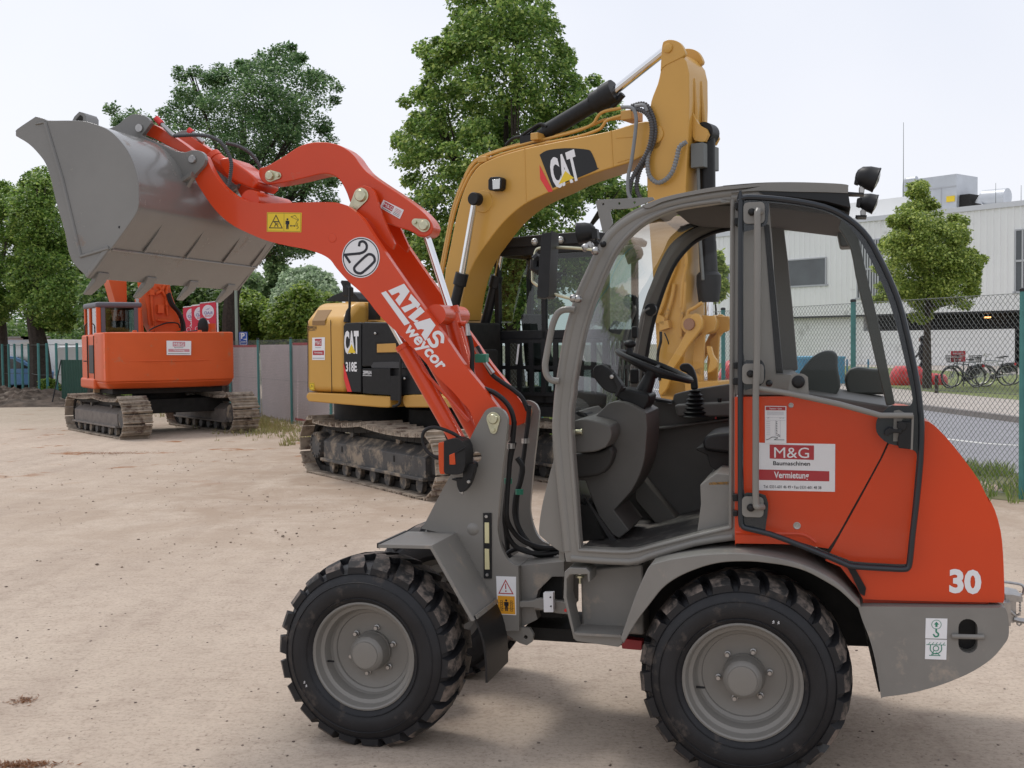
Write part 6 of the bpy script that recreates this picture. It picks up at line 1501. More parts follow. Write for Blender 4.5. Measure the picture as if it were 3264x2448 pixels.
m = MB(); m.hose([Vector((a, -.06, b)) for a, b in YP('N 1390,900 1385,1100 1385,1350 1370,1430 1300,1460', -.06)], .018, 8); m.prism(YP('N 1270,1100 1385,1095 1385,1390 1270,1385', -.05), -.05, -.04); m.build('step_bracket', BLACK, YE)
m = MB(); v = YP('N 795,60 790,300 775,340 760,465', .05); m.tube([(a, .05, b) for a, b in v], [.018, .018, .03, .05], 10)
m.build('intake_stack', BLACK, YE); m = MB(); q = YP('N 680,0 705,50 705,160 770,165 770,60 740,40 735,-20 690,-25', .5); m.prism(q, .5, .62); m.cut(); m.prism(YP('N 620,225 700,160 830,110 960,130 1010,200 1010,230', .9), .7, 1.6); m.build('exhaust_cover', BLACK, YE, bevel=.01)
m = MB(); m.prism(YP('N 1010,220 1095,300 1095,440 1010,440', .4), .4, .5); m.build('air_intake_post', BLACK, YE)
# markings
m = MB(); (x0_, z0_), (x1_, z1_), (x2_, z2_) = YP('N 740,705 885,705 812,590', -.015); (_, za), (_, zb2) = YP('N 812,585 812,825', -.015)
m.text('CAT', (x0_ + x1_) / 2, (za + zb2) / 2, za - zb2, -.0165, 0, (x1_ - x0_) / ((za - zb2) * 2.45), 0, .05)
m.flat(YP('N 768,830 812,725 862,830', -.0175), -.0175, 1)
q = YP('N 812,992', -.016)[0]; (_, zc1), (_, zc2) = YP('N 812,940 812,1045', -.016); m.text('318E', q[0] - .005, q[1], zc1 - zc2, -.0165, 0, .58, 0, .03); q = YP('N 877,1005', -.016)[0]; m.text('L', q[0], q[1], .05, -.0165, 2, .6)
m.build('side_lettering', [WHITE, YDEC, STEEL], YE, smooth=False)
m = MB(); q = YP('N 997,1060', -.042)[0]; (_, a), (_, b) = YP('N 997,1040 997,1080', -.042); m.text('ZEPPELIN', q[0], q[1], a - b, -.0425, 0, .55, 0, .02); q = YP('N 946,1093 1048,1098', -.042); m.line(q, .006, -.0425, 0); m.build('dealer_lettering', [WHITE], YE, smooth=False)
m = MB(); q = YP('N 350,535', -.003)[0]; m.text('ZEPPELIN', q[0], q[1], .045, -.004, 0, .6, 0, .01); m.line(YP('N 315,568 390,562', 0), .006, -.004, 0); m.build('dealer_lettering', [INK], YE, smooth=False)
def mkst(fr, par, s4, y, draw, mats, nm):
    p = [fr.y(q, y) for q in zz(s4)]; m = MB(); m.prism(p, y - .002, y, 0); o = Vector(p[3]); ux = Vector(p[2]) - o; uz = Vector(p[0]) - o
    def U(a, b): q = o + ux * a + uz * b; return (q.x, q.y)
    draw(m, U, ux.length, uz.length, math.degrees(math.atan2(ux.y, ux.x)), y - .004); return m.build(nm, mats, par, smooth=False)
def d7(m, U, w_, h_, rot, y):
    m.flat([U(.22, .63), U(.75, .63), U(.75, .94), U(.22, .94)], y, 1); q = U(.48, .78); m.text('M&G', q[0], q[1], h_ * .18, y - .002, 0, w_ * .5 / (h_ * .18 * 2.9), rot, .008)
    q = U(.48, .56); m.text('Baumaschinen', q[0], q[1], h_ * .05, y, 2, .8, rot, .01); m.flat([U(.06, .22), U(.94, .22), U(.94, .42), U(.06, .42)], y, 1); q = U(.5, .32); m.text('Vermietung', q[0], q[1], h_ * .09, y - .002, 0, w_ * .6 / (h_ * .09 * 6.3), rot, .01); m.line([U(.06, .08), U(.94, .08)], .008, y, 2)
mkst(YF, YE, 'N 352,650 500,645 500,912 352,912', -.002, d7, [WHITE, DRED, mat('grey_print', (.25, .25, .28), .5)], 'company_sign')
def d8(m, U, w_, h_, rot, y): m.line([U(.1, .1), U(.9, .1), U(.9, .9), U(.1, .9)], .004, y, 1, True); m.line([U(.3, .3), U(.5, .7), U(.7, .4)], .006, y, 1)
mkst(YF, YE, 'N 318,1182 375,1180 377,1266 320,1268', -.002, d8, [YDEC, INK], 'notice_sticker')
# boom
by0, by1 = 1.02, 1.50
bo = YC('L 395,1700 400,1440 415,1350 435,1250 455,1150 480,1040 515,930 555,850 600,792 660,757 740,725 870,688 1000,660 1200,620 1380,582 1500,545 1580,528 1650,545 1685,600 1675,670 1640,700 1560,735 1480,772 1390,800 1300,828 1200,862 1120,895 1050,930 970,965 880,1010 800,1070 730,1140 660,1230 590,1330 545,1430 515,1550 490,1700', by0, 3, True, 60)
BOOM = MB().prism(bo, by0, by1).build('boom', CATY, YE, bevel=.018, seg=3)
m = MB()
for s in ('L 870,690 880,1010', 'L 1378,583 1390,798'):
    a, b = YP(s, by0); m.tube([(a[0], by0, a[1]), (b[0], by0, b[1])], .008, 6)
s = YP('L 1410,625 1505,620', by0); m.tube([(a, by0, b) for a, b in s], .008, 6); m.tube([(a, by0, b) for a, b in YP('L 1415,770 1500,745', by0)], .008, 6); m.build('weld_seam', CATY, BOOM)
m = MB()
for dy, s in ((.08, 'L 385,1430 420,1250 460,1060 520,900 590,790 700,735 850,690 1000,655 1180,620 1300,580 1330,555 1360,520 1460,490'), (.16, 'L 375,1430 410,1250 450,1060 510,890 580,770 700,712 850,668 1000,632 1180,585 1270,545 1300,500 1340,470 1440,450'), (.26, 'L 372,1430 408,1240 447,1050 508,880 578,760 700,705 850,660 1000,625 1180,580 1270,550 1340,520 1450,510')):
    m.hose([Vector((a, by0 + dy, b)) for a, b in YP(s, by0 + dy)], .020, 8, sub=3)
m.build('steel_pipes', CATYD, BOOM)
m = MB()
for s in ('L 620,740 650,770', 'L 930,600 950,640', 'L 1460,470 1500,520'):
    m.cut(); a, b = YP(s, by0 + .1); m.box(min(a[0], b[0]) - .03, max(a[0], b[0]) + .03, by0 + .04, by0 + .34, min(a[1], b[1]), max(a[1], b[1]))
m.build('pipe_clamps', CATYD, BOOM, bevel=.01)
# boom decal
m = MB(); yd = by0 - .004; m.flat(YC('L 958,725 1000,700 1080,688 1160,687 1240,695 1262,710 1285,760 1297,800 1285,818 1040,918 1028,905', yd, 3, True, 50), yd, 0); m.flat(YP('L 958,785 1037,940 1010,945 962,868', yd), yd - .001, 1)
(xa, za_), (xb, zb_2) = YP('L 1035,820 1165,790', yd); rot = 9; q = YP('L 1102,812', yd)[0]; (_, t1_), (_, t2_) = YP('L 1102,725 1102,900', yd)
m.text('CAT', q[0], q[1], (t1_ - t2_) * .95, yd - .002, 2, (xb - xa) / ((t1_ - t2_) * .95 * 2.35), 14, .05); m.flat(YP('L 1070,900 1110,820 1162,862', yd), yd - .003, 3); m.build('brand_decal', [CHAR, CATR, WHITE, YDEC], BOOM, smooth=False)
o = ybox('boom_work_lamp', 'L 655,872 668,856 715,853 735,865 732,920 718,935 668,935 655,925', by0 - .12, by0 - .01, BLACK, .03, BOOM)
MB().prism(YC('L 680,870 725,865 722,925 682,928', by0 - .13), by0 - .128, by0 - .118).build('lamp_glass', LENS, o, bevel=.003)
m = MB(); x, z = YP('L 628,1000', by0)[0]; m.lathe([(.0001, -.012), (.14, -.012), (.15, .0)], (x, by0, z), 28); m.build('boss', CATY, BOOM)
x, z = YP('L 1640,605', by0)[0]
# stick
sy0, sy1 = 1.02, 1.56
stk = YP('L 1678,130 1668,230 1650,310 1622,380 1606,450 1612,560 1605,680 1588,760 1590,980 H 752,290 775,600 795,900 812,1250 835,1590 1020,1600 1000,1350 1005,1000 1008,560 1005,200 L 1832,600 1835,245 1800,150 1770,120 1740,118 1700,125', sy0)
STK = MB().prism(cr(stk, 2, True, 30), sy0, sy1).build('stick', CATY, YE, bevel=.018, seg=3)
m = MB(); e1_ = YC('L 1670,235 1680,85 1700,55 1735,50 1775,62 1800,90 1815,125 1800,150 1700,200', sy0, 3, True, 60)
for y in (sy0 - .01, sy1 - .06): m.cut(); m.prism(e1_, y, y + .07)
m.build('stick_head_plates', CATY, STK, bevel=.008)
for s, r, y in (('L 1712,97', .055, sy0 - .02), ('L 1640,605', .10, sy0 - .01)):
    x, z = YP(s, y)[0]; m = MB(); m.lathe([(.0001, -.015), (r * .7, -.015), (r, -.008), (r * 1.02, .02)], (x, y, z), 28); m.build('pivot_boss', CATY, STK)
# ribs on the front face of the stick
m = MB(); fe = YP('L 1835,262 1834,400 1833,520 1832,640', sy0)
for ya, yb2 in ((1.17, 1.20), (1.36, 1.40)): m.cut(); m.tube([(a + .012 * i, ya + (yb2 - ya) * i / 3, b) for i, (a, b) in enumerate(fe)], [.012, .02, .03, .04], 8)
m.build('stick_rib', CATY, STK)
ey_ = .5 * (sy0 + sy1)
m = MB()
for y in (ey_ - .17, ey_ + .12):
    m.cut(); m.prism(YC('L 1835,460 1850,500 1880,545 1915,565 1930,600 1910,640 1870,640 1835,610', sy0, 3, True, 50), y, y + .05)
m.build('cylinder_bracket', CATY, STK, bevel=.008)
# bucket cylinder, hanging down the front
cxm = YP('L 1940,600 H 1150,560 H 1160,760 H 1160,960 H 1160,1060', ey_); c0, c1, c2, c3, c4 = [(a, ey_, b) for a, b in cxm]
m = MB(); m.tube([c0, c1], .10, 24); m.tube([c1, c2], .105, 24); m.tube([(c2[0], ey_, c2[2]), (c2[0], ey_, c2[2] - .04), (c3[0], ey_, c3[2] + .2), c3], [.11, .145, .145, .12], 24); m.lathe([(.0001, -.1), (.12, -.1), (.12, .1), (.0001, .1)], c0, 24); m.build('bucket_cylinder', BLACK, YE)
rod_ = MB().cyl(c3, (c4[0], ey_, c4[2] - .1), .052, n=20).build('cylinder_rod', CHROME, YE)
m = MB()
for dy in (-.16, .17): m.cut(); m.tube([(c0[0] - .04, ey_ + dy, c0[2] - .35), (c1[0] - .02, ey_ + dy, c1[2]), (c3[0], ey_ + dy, c3[2] + .25)], .022, 8); m.box(c0[0] - .1, c0[0] + .06, ey_ + dy - .07, ey_ + dy + .05, c0[2] - .42, c0[2] - .14)
m.build('cylinder_valves', mat('grey_valve_block', (.14, .145, .14), .5, .3), YE, bevel=.01)
# linkage under the cylinder
lx = YP('W 870,555 1330,560', 1.0)
pz = lx[0]; m = MB(); m.cyl((pz[0], .92, pz[1]), (pz[0], 1.66, pz[1] + .0), .115, n=26); m.build('link_pin_tube', CATYD, YE)
m = MB(); m.lathe([(.0001, -.03), (.065, -.03), (.07, -.02), (.07, 0)], (pz[0], .90, pz[1]), 24); m.build('pin_head', mat('rusty_pin', (.30, .16, .10), .5, .5), YE)
lk = YC('W 820,480 870,415 940,425 975,500 975,590 920,680 800,840 690,1020 600,1160 520,1400 430,1500 410,1400 520,1100 640,900 760,680 800,590', .90, 3, True, 60)
m = MB(); m.prism(lk, .90, .955); m.cut(); m.prism(lk, 1.60, 1.655); m.build('link_arm', CATY, YE, bevel=.012)
tw_ = YC('W 985,680 985,430 1060,440 1150,440 1180,520 1150,640 1090,660 1030,700 1000,1330 940,1370 870,1370 865,1050 900,760', 1.1, 2, True, 40)
m = MB(); m.prism(tw_, 1.08, 1.12); m.cut(); m.prism(tw_, 1.50, 1.54); m.build('bucket_link_plate', CATYD, YE, bevel=.01)
m = MB(); m.prism(YC('W 1050,840 1110,850 1140,960 1190,1040 1185,1120 1120,1180 1060,1200 1080,1100 1095,1030 1060,920', 1.05), 1.03, 1.08); m.build('lifting_eye', CATY, YE, bevel=.01)
ybox('quick_coupler', 'W 430,1380 600,1300 940,1310 1200,1300 1220,1700 430,1700', 1.02, 1.50, CATYD, .02)
m = MB()
for s, y in (('W 520,30 500,200 440,380 400,450', .98), ('W 620,20 590,200 540,380 500,520', .98), ('W 760,0 740,300 715,500 705,720', 1.0), ('W 985,270 880,340 810,380 790,480', 1.0), ('H 945,590 945,700 900,830 880,900', .98), ('H 1000,590 1010,700 985,850 975,1000', .99)): m.hose(YF.V(s, y), .022, 8)
for s in ('W 350,380 500,470 490,560 330,520', 'W 430,520 540,500 560,600 430,640'): m.prism(YP(s, .95), .93, 1.04)
m.build('stick_pipes', CATYD, STK, bevel=0)
m = MB(); m.hose(YF.V('W 440,650 440,780 410,900 400,1050 430,1300', .93), .018, 8); m.hose(YF.V('W 490,670 530,760 545,820', .93), .008, 6)
m.build('stick_hoses', RUBBER, STK)
ZN_ = None
mkst(YF, STK, 'H 845,735 872,730 872,820 850,830', sy0 - .008, d8, [YDEC, INK], 'warning_sticker')
# stick cylinder along the boom
scy = ey_; p0, p1, p2, p3_, p4 = [Vector((a, scy, b)) for a, b in YP('L 930,625 1000,590 1395,355 1385,362 1712,100', scy)]
m = MB(); m.tube([p1, p2], .105, 24); m.tube([p1.lerp(p2, .72), p1.lerp(p2, .72), p2, p2], [.105, .14, .14, .05], 24); m.tube([p2 - (p2 - p1).normalized() * .15, p2 + (p2 - p1).normalized() * .02], .155, 12); m.tube([p0, p1], [.05, .09], 12); m.build('stick_cylinder', BLACK, YE)
MB().cyl(p3_, p4, .055, n=20).build('cylinder_rod', CHROME, YE)
m = MB(); m.hose(YF.V('L 760,668 800,630 860,615 900,600 950,560 990,545', scy), .022, 8); m.hose(YF.V('L 850,615 900,580 960,545 1000,560', scy - .1), .02, 8); m.box(p0.x - .15, p0.x + .1, scy - .12, scy + .12, p0.z - .1, p0.z + .02); m.build('cylinder_hoses', RUBBER, YE)
m = MB(); m.tube([Vector((a, scy, b)) for a, b in YP('L 1385,440 1450,370', scy)], .04, 8); m.build('cylinder_guard', BLACK, YE)
# boom cylinders
for y in (.86, 1.66):
    a, b, c_ = [Vector((q[0], y, q[1])) for q in YP('L 580,985 502,1430 432,1720', .86)]
    MB().cyl(a, b, .042, n=20).build('cylinder_rod', CHROME, YE)
    dv = (c_ - b).normalized(); m = MB(); m.tube([b - dv * .02, b + dv * .14, b + dv * .15, c_ + dv * 1.1], [.088, .088, .066, .066], 22); m.build('boom_cylinder', BLACK, YE)
    m = MB(); m.lathe([(.0001, -.06), (.075, -.06), (.085, -.045), (.085, .06), (.0001, .06)], (a.x, y, a.z), 20); m.build('cylinder_eye', BLACK, YE)
# big hoses at the stick joint
CH = bpy.data.materials['corrugated_hose_plastic']; GH = mat('grey_hose', (.2, .21, .22), .5)
for s, y, mt, rb in (('L 1500,455 1560,465 1600,500 1618,560 1610,650 1580,730 1520,830 1492,900 1485,980', .93, CH, .03), ('L 1500,440 1560,425 1600,450 1632,530 1635,620 1600,720 1560,790 1535,860 1530,930 1555,990', .97, CH, .03),
                     ('L 1440,445 1500,450 1525,500 1520,600 1500,750 1480,850 1478,940 1495,985', .90, GH, 0), ('L 1600,700 1592,780 1605,850 1650,888 1700,870 1740,820 1765,740 1780,680 1820,650', .95, GH, .035), ('L 1520,440 1570,435 1590,470', .93, GH, 0)):
    MB().hose(YF.V(s, y), .030 if rb else .022, 10, 0, rb).build('hydraulic_hose', mt, YE)
# cab
cy0, cy1 = 1.62, 2.50
cf = YP('Q 330,80 Q 965,80', cy0); print('cab', cf)
cx0 = YP('Q 400,800', cy0)[0][0]; cx1 = YP('Q 860,800', cy0)[0][0]; zc0 = YP('Q 600,1480', cy0)[0][1]; zc1 = YP('Q 560,75', cy0)[0][1]
cabr = bpy.data.objects.new('cab', None); COL.objects.link(cabr); cabr.parent = YE
cx0 = cx0 - .35; cx1 = cx0 + 1.75
m = MB()
for x in (cx0, cx1 - .08): 
    for y in (cy0, cy1 - .08): m.box(x, x + .08, y, y + .08, zc0, zc1)
for z in (zc0, zc1 - .14, zc0 + .85): 
    hgt = .12
    for y in (cy0, cy1 - .08): m.box(cx0, cx1, y + .002, y + .078, z, z + hgt)
    for x in (cx0, cx1 - .08): m.box(x + .002, x + .078, cy0, cy1, z, z + hgt)
m.box(cx0 + .75, cx0 + .82, cy0 + .002, cy0 + .07, zc0, zc1); m.build('frame', BLACK, cabr, bevel=.012)
m = MB(); m.prism(cr([(cx0 - .05, zc1), (cx0 + .1, zc1 + .1), (cx1 - .2, zc1 + .11), (cx1 + .12, zc1 + .02), (cx1 + .1, zc1 - .05), (cx0 - .05, zc1 - .03)], 2), cy0 - .04, cy1 + .04); m.build('roof', CHAR, cabr, bevel=.02)
m = MB(); m.flat([(cx0 + .08, zc0 + .12), (cx1 - .08, zc0 + .12), (cx1 - .08, zc1 - .14), (cx0 + .08, zc1 - .14)], cy0 + .03); m.flat([(cx0 + .08, zc0 + .12), (cx1 - .08, zc0 + .12), (cx1 - .08, zc1 - .14), (cx0 + .08, zc1 - .14)], cy1 - .03); m.add([(cx1 - .045, cy0 + .08, zc0 + .1), (cx1 - .045, cy1 - .08, zc0 + .1), (cx1 - .045, cy1 - .08, zc1 - .1), (cx1 - .045, cy0 + .08, zc1 - .1)], [(0, 1, 2, 3)]); m.build('glazing', GLASSK, cabr, smooth=False)
m = MB(); 
for i in range(9): x = cx0 + .2 + i * .19; m.box(x, x + .07, cy0 - .05, cy0 - .02, zc0 + .12, zc0 + .82)
for z in (zc0 + .1, zc0 + .45, zc0 + .8): m.box(cx0 + .1, cx1, cy0 - .052, cy0 - .018, z, z + .05)
for i in range(7): y = cy0 + .06 + i * .12; m.box(cx1 + .02, cx1 + .05, y, y + .05, zc0 + .1, zc0 + .85)
for z in (zc0 + .08, zc0 + .45, zc0 + .82): m.box(cx1 + .018, cx1 + .052, cy0, cy1, z, z + .05)
m.build('guard_grille', BLACK, cabr)
MB().box(cx0, cx1, cy0 + .1, cy1 - .1, zc0 - .05, zc0 + .08).build('floor', DARK, cabr)
m = MB(); m.prism([(cx0 + .35, zc0 + .4), (cx0 + .95, zc0 + .42), (cx0 + .95, zc0 + .55), (cx0 + .5, zc0 + .6), (cx0 + .4, zc0 + 1.2), (cx0 + .28, zc0 + 1.2)], cy0 + .2, cy0 + .7); m.build('operator_seat', DARK, cabr, bevel=.04)
m = MB(); m.box(cx0 + .5, cx1 - .1, cy0 - .02, cy0 + .3, zc0 - .18, zc0 - .05); m.build('cab_base', BLACK, cabr)
m = MB(); 
for i in range(3):
    m.cut(); a = (cx0 + .7 + i * .4, cy0 - .06, zc1 + .02); m.ell(a, (.05, .05, .05), 10, 8)
m.build('roof_lamps', LENS, cabr)
a = YP('Q 425,960 405,1135', cy0 - .1); MB().tube([(a[0][0], cy0 - .1, a[0][1]), (a[1][0], cy0 - .1, a[1][1])], .014, 6).build('hanging_tag', WHITE, cabr)
# dark mass between boom foot and house
MB().box(YP('N 1500,800', 1)[0][0] - .6, YP('N 1500,800', 1)[0][0] + 1.1, .75, 1.6, z_bot - .05, z_bot + .9).build('boom_foot_block', DARK, YE, bevel=.03)
MB().box(hx1 + .3, hx2 + 1.0, .55, 1.0, z_bot, z_bot + .55).build('valve_housing', DARK, YE, bevel=.03)
m = MB(); xm = YP('N 1500,800', 1)[0][0]; m.cyl((xm - .8, 1.25, .62), (xm - .8, 1.25, z_bot + .02), .62, n=28); m.build('slew_ring', DARK, YE)

# ------------------------------------------------ orange excavator
a_ = onG((381, 1400)); b_ = onG((214, 1366)); hd = Vector((b_.x - a_.x, b_.y - a_.y)); HA = math.degrees(math.atan2(hd.y, hd.x)); print('OE', a_, b_, HA, hd.length)
HA = 121.5
OFR = Frame(a_.x, a_.y, HA - 90)   # x to the right, y forward (away)
OE = OFR.empty('crawler_excavator', label='orange tracked excavator seen from behind with muddy tracks, at the left behind the bucket', cat='excavator')
ur = bpy.data.objects.new('undercarriage', None); COL.objects.link(ur); ur.parent = OE
# rotate so that the track axis (local x of helper) points forward: helper x -> frame y, helper y -> frame -x
ur.matrix_basis = Matrix.Rotation(R_(90 + 5.5), 4, 'Z')
undercarriage(OFR, ur, -.35, 3.55, (-.25, -2.50), .58, .375, 44, True, .05, frm=mat('dusty_grey_frame', (.16, .14, .125), .7, var=.2, bump=.2), flip=False)
ey0 = .45
q = [OFR.x and OFR.y(p, ey0) for p in zz('M 500,1075 M 500,572 M 1658,580 M 1655,1060')]; print('OE rear', q)
cwl, cwr = q[1][0], q[2][0]; czt = (q[1][1] + q[2][1]) / 2; czb = q[0][1] - .02
pts = cr([(cwl, .12), (cwl + .15, .0), (cwl + .6, -.12), ((cwl + cwr) / 2, -.18), (cwr - .6, -.12), (cwr - .12, .02), (cwr, .2), (cwr, 1.0), (cwl, 1.0)], 4, True, 60)
def vprism(mb, pts, z0, z1, mt=0, sc0=1.0):
    n = len(pts); cx = sum(p[0] for p in pts) / n; vs = [((p[0] - cx) * sc0 + cx, p[1] + (.15 if sc0 < 1 else 0), z0) for p in pts] + [(p[0], p[1], z1) for p in pts]
    return mb.add(vs, [tuple(reversed(range(n))), tuple(n + i for i in range(n))] + [(i, (i + 1) % n, n + (i + 1) % n, n + i) for i in range(n)], mt)
for i in range(len(pts)): pts[i] = (pts[i][0], pts[i][1] + ey0)
m = MB(); vprism(m, pts, czb + .14, czt); CWT = m.build('counterweight', ORG, OE, bevel=.06, seg=4, ang=50)
m = MB(); vprism(m, pts, czb, czb + .145, 0, .94); m.build('counterweight_base', ORG, OE, bevel=.05, seg=3, ang=50)
zq = OFR.y(zz('M 1100,820')[0], ey0 - .18)[1]
m = MB(); m.tube([(x, ey0 + yv - .0, zq - .02) for x, yv in ((cwl + .38, -.075), (cwl + .8, -.15), ((cwl + cwr) / 2, -.178), (cwr - .8, -.15), (cwr - .2, -.03))], [.004, .018, .02, .018, .004], 8); m.build('pressed_crease', ORG, CWT)
def d9(m, U, w_, h_, rot, y):
    m.flat([U(.25, .60), U(.76, .60), U(.76, .93), U(.25, .93)], y, 1); q = U(.5, .76); m.text('M&G', q[0], q[1], h_ * .22, y - .003, 0, 1.1, rot, .01); q = U(.5, .53); m.text('Baumaschinen', q[0], q[1], h_ * .07, y, 2, 1.1, rot, .01)
    m.flat([U(.07, .22), U(.94, .22), U(.94, .42), U(.07, .42)], y, 1); q = U(.5, .32); m.text('Vermietung', q[0], q[1], h_ * .12, y - .003, 0, .95, rot, .01); m.line([U(.06, .09), U(.94, .09)], .01, y, 2)
FAD = mat('faded_pink_print', (.58, .26, .30), .5)
s_ = [OFR.y(p, ey0 - .19) for p in zz('M 1052,652 1270,655 1268,779 1054,778')]
p = s_; y = ey0 - .192; m = MB(); m.prism(p, y - .004, y, 0); o_ = Vector(p[3]); ux = Vector(p[2]) - o_; uz = Vector(p[0]) - o_
d9(m, lambda a, b: tuple(o_ + ux * a + uz * b), ux.length, uz.length, math.degrees(math.atan2(ux.y, ux.x)), y - .006); m.build('company_sign', [WHITE, FAD, INK], CWT, smooth=False)
# left side body
m = MB(); sec_ = [(cwl, czb + .1), (cwl, czt), (cwr, czt), (cwr, czb + .1)]
MB().box(cwl + .01, cwr - .01, ey0 + .98, ey0 + 2.3, czb + .12, czt - .03).build('engine_housing', ORG, OE, bevel=.05, seg=3)
MB().box(cwl - .03, cwl + .3, ey0 + .9, ey0 + 2.3, czb - .02, czb + .2).build('side_sill', ORG, OE, bevel=.05, seg=3)
MB().box(cwl - .005, cwl + .012, ey0 + 1.05, ey0 + 1.5, czb + .3, czt - .25).build('side_grille', BLACK, OE, bevel=.01)
MB().box(cwl + .2, cwr - .2, ey0 + .3, ey0 + 2.4, czb - .12, czb + .12).build('revolving_frame', DARK, OE, bevel=.02)
m = MB(); m.box(cwl - .006, cwl, ey0 + .35, ey0 + .62, czt - .5, czt - .16, 0); m.box(cwl - .008, cwl - .004, ey0 + .38, ey0 + .59, czt - .46, czt - .38, 1); m.build('side_sticker', [WHITE, FAD], OE, smooth=False)
# cab
kx0 = cwl - .04; kx1 = kx0 + .98; ky0, ky1 = ey0 + 1.25, ey0 + 2.75
kzt = OFR.y(zz('M 600,312')[0], ky0)[1]; qx = [OFR.y(p, ky0) for p in zz('M 325,330 M 850,330')]; print('OE cab', kx0, kx1, qx, kzt)
ky1 = ky0 + 1.3; kx0 = OFR.y(zz('M 322,330')[0], ky1)[0]; kx1 = OFR.y(zz('M 828,330')[0], ky0)[0]
kb = czb + .1
cabr = bpy.data.objects.new('cab', None); COL.objects.link(cabr); cabr.parent = OE
m = MB()
for x in (kx0, kx1 - .09):
    for y in (ky0, ky1 - .09): m.box(x, x + .09, y, y + .09, kb, kzt - .05)
m.box(kx0, kx0 + .07, ky0, ky1, kb, kb + .8); m.box(kx0, kx0 + .07, ky0 + .7, ky0 + .8, kb, kzt - .05); m.box(kx0, kx1, ky0, ky0 + .07, kb, czt + .02)
m.build('frame', ORG, cabr, bevel=.02, seg=3)
m = MB(); m.box(kx0 - .02, kx1 + .02, ky0 - .03, ky1 + .03, kzt - .12, kzt); m.build('roof', mat('grey_violet_trim', (.10, .095, .115), .5), cabr, bevel=.05, seg=3)
m = MB(); TRM = bpy.data.materials['grey_violet_trim']
for x in (kx0 + .09, kx1 - .15): m.cut(); m.box(x, x + .09, ky0 - .006, ky0 + .03, czt, kzt - .1)
m.build('rear_window_frame', TRM, cabr, bevel=.02)
m = MB(); m.box(kx0 + .09, kx1 - .09, ky0 + .03, ky0 + .036, czt - .02, kzt - .1); m.box(kx0 + .03, kx0 + .035, ky0 + .09, ky0 + .7, kb + .8, kzt - .1); m.box(kx0 + .03, kx0 + .035, ky0 + .8, ky1 - .09, kb + .4, kzt - .1); m.box(kx0 + .09, kx1 - .09, ky1 - .04, ky1 - .035, kb + .5, kzt - .1); m.box(kx1 - .03, kx1 - .025, ky0 + .09, ky1 - .09, czt, kzt - .1); m.build('glazing', GLASSK, cabr, smooth=False)
m = MB(); m.prism([(kx0 + .25, kb + .4), (kx0 + .75, kb + .4), (kx0 + .72, kb + 1.3), (kx0 + .3, kb + 1.3)], ky0 + .25, ky0 + .4); m.build('seat_back', DARK, cabr, bevel=.05)
# boom and arm, seen beyond the cab
mx = (cwl + cwr) / 2 - .05
bt = [OFR.y(p, 3.2) for p in zz('M 555,125 700,130 705,310 590,310')]
def obox(name, s, y0, y1, m_, bev=.02, par=OE, n=2):
    q = [OFR.y(p, y0) for p in zz(s)]; return MB().prism(cr(q, n, True, 40), y0, y1).build(name, m_, par, bevel=bev)
obox('boom', 'M 545,60 700,60 706,310 700,560 640,560 600,310 548,130', 3.3, 3.9, ORG)
obox('arm', 'M 830,60 1080,60 1085,160 1100,240 1130,330 1165,450 1185,560 1060,590 930,580 890,500 880,380 850,230', 2.4, 2.85, ORG)
m = MB(); R2 = random.Random(4)
for s in ('M 900,160 920,230 930,440 960,560', 'M 1060,170 1050,300 1060,430', 'M 980,170 1010,200 1040,260', 'M 970,470 1060,480 1110,490', 'M 1040,160 1010,210 960,240', 'M 940,480 950,560 1000,600'): m.hose([Vector((a, 2.34, b)) for a, b in [OFR.y(p, 2.34) for p in zz(s)]], .028, 6)
for s in ('M 975,335 1030,410', 'M 905,205 945,250', 'M 1045,300 1075,340', 'M 905,520 940,570'):
    a, b = [OFR.y(p, 2.3) for p in zz(s)]; m.box(a[0], b[0], 2.28, 2.42, b[1], a[1])
m.build('arm_pipework', ORG, OE)
m = MB()
for s, y in (('M 1060,240 1090,330 1150,400 1185,480 1190,570', 2.25), ('M 1075,230 1110,330 1170,410 1205,500 1210,570', 2.2), ('M 900,560 960,530 1060,495 1150,500 1170,540', 2.15)): m.hose([Vector((a, y, b)) for a, b in [OFR.y(p, y) for p in zz(s)]], .035 if y > 2.16 else .015, 8)
m.build('arm_hoses', RUBBER, OE)
obox('boom_cylinder', 'M 780,280 830,280 845,470 860,600 820,600', 2.0, 2.12, ORG); obox('cylinder_highlight_cap', 'M 783,280 812,282 810,318 788,318', 1.98, 2.1, STEEL, .01)
m = MB(); q = OFR.y(zz('M 1375,530')[0], 1.2); m.ell((q[0], 1.2, q[1]), (.12, .06, .20)); m.hose([Vector((a, 1.2, b)) for a, b in [OFR.y(p, 1.2) for p in zz('M 1355,560 1290,565 1240,572')]], .012, 6); m.build('rear_view_mirror', BLACK, OE)
x, z = OFR.y(zz('M 1450,550')[0], 1.4); MB().cyl((x, 1.4, czt - .1), (x, 1.4, z + .12), .09, n=14).build('filler_cap', ORG, OE)
m = MB(); q = [OFR.y(p, 1.9) for p in zz('M 415,1055 465,1055 465,1110 415,1110')]; m.prism(q, 1.9, 2.0); m.build('support_leg', mat('bare_wood', (.5, .35, .2), .7), OE)

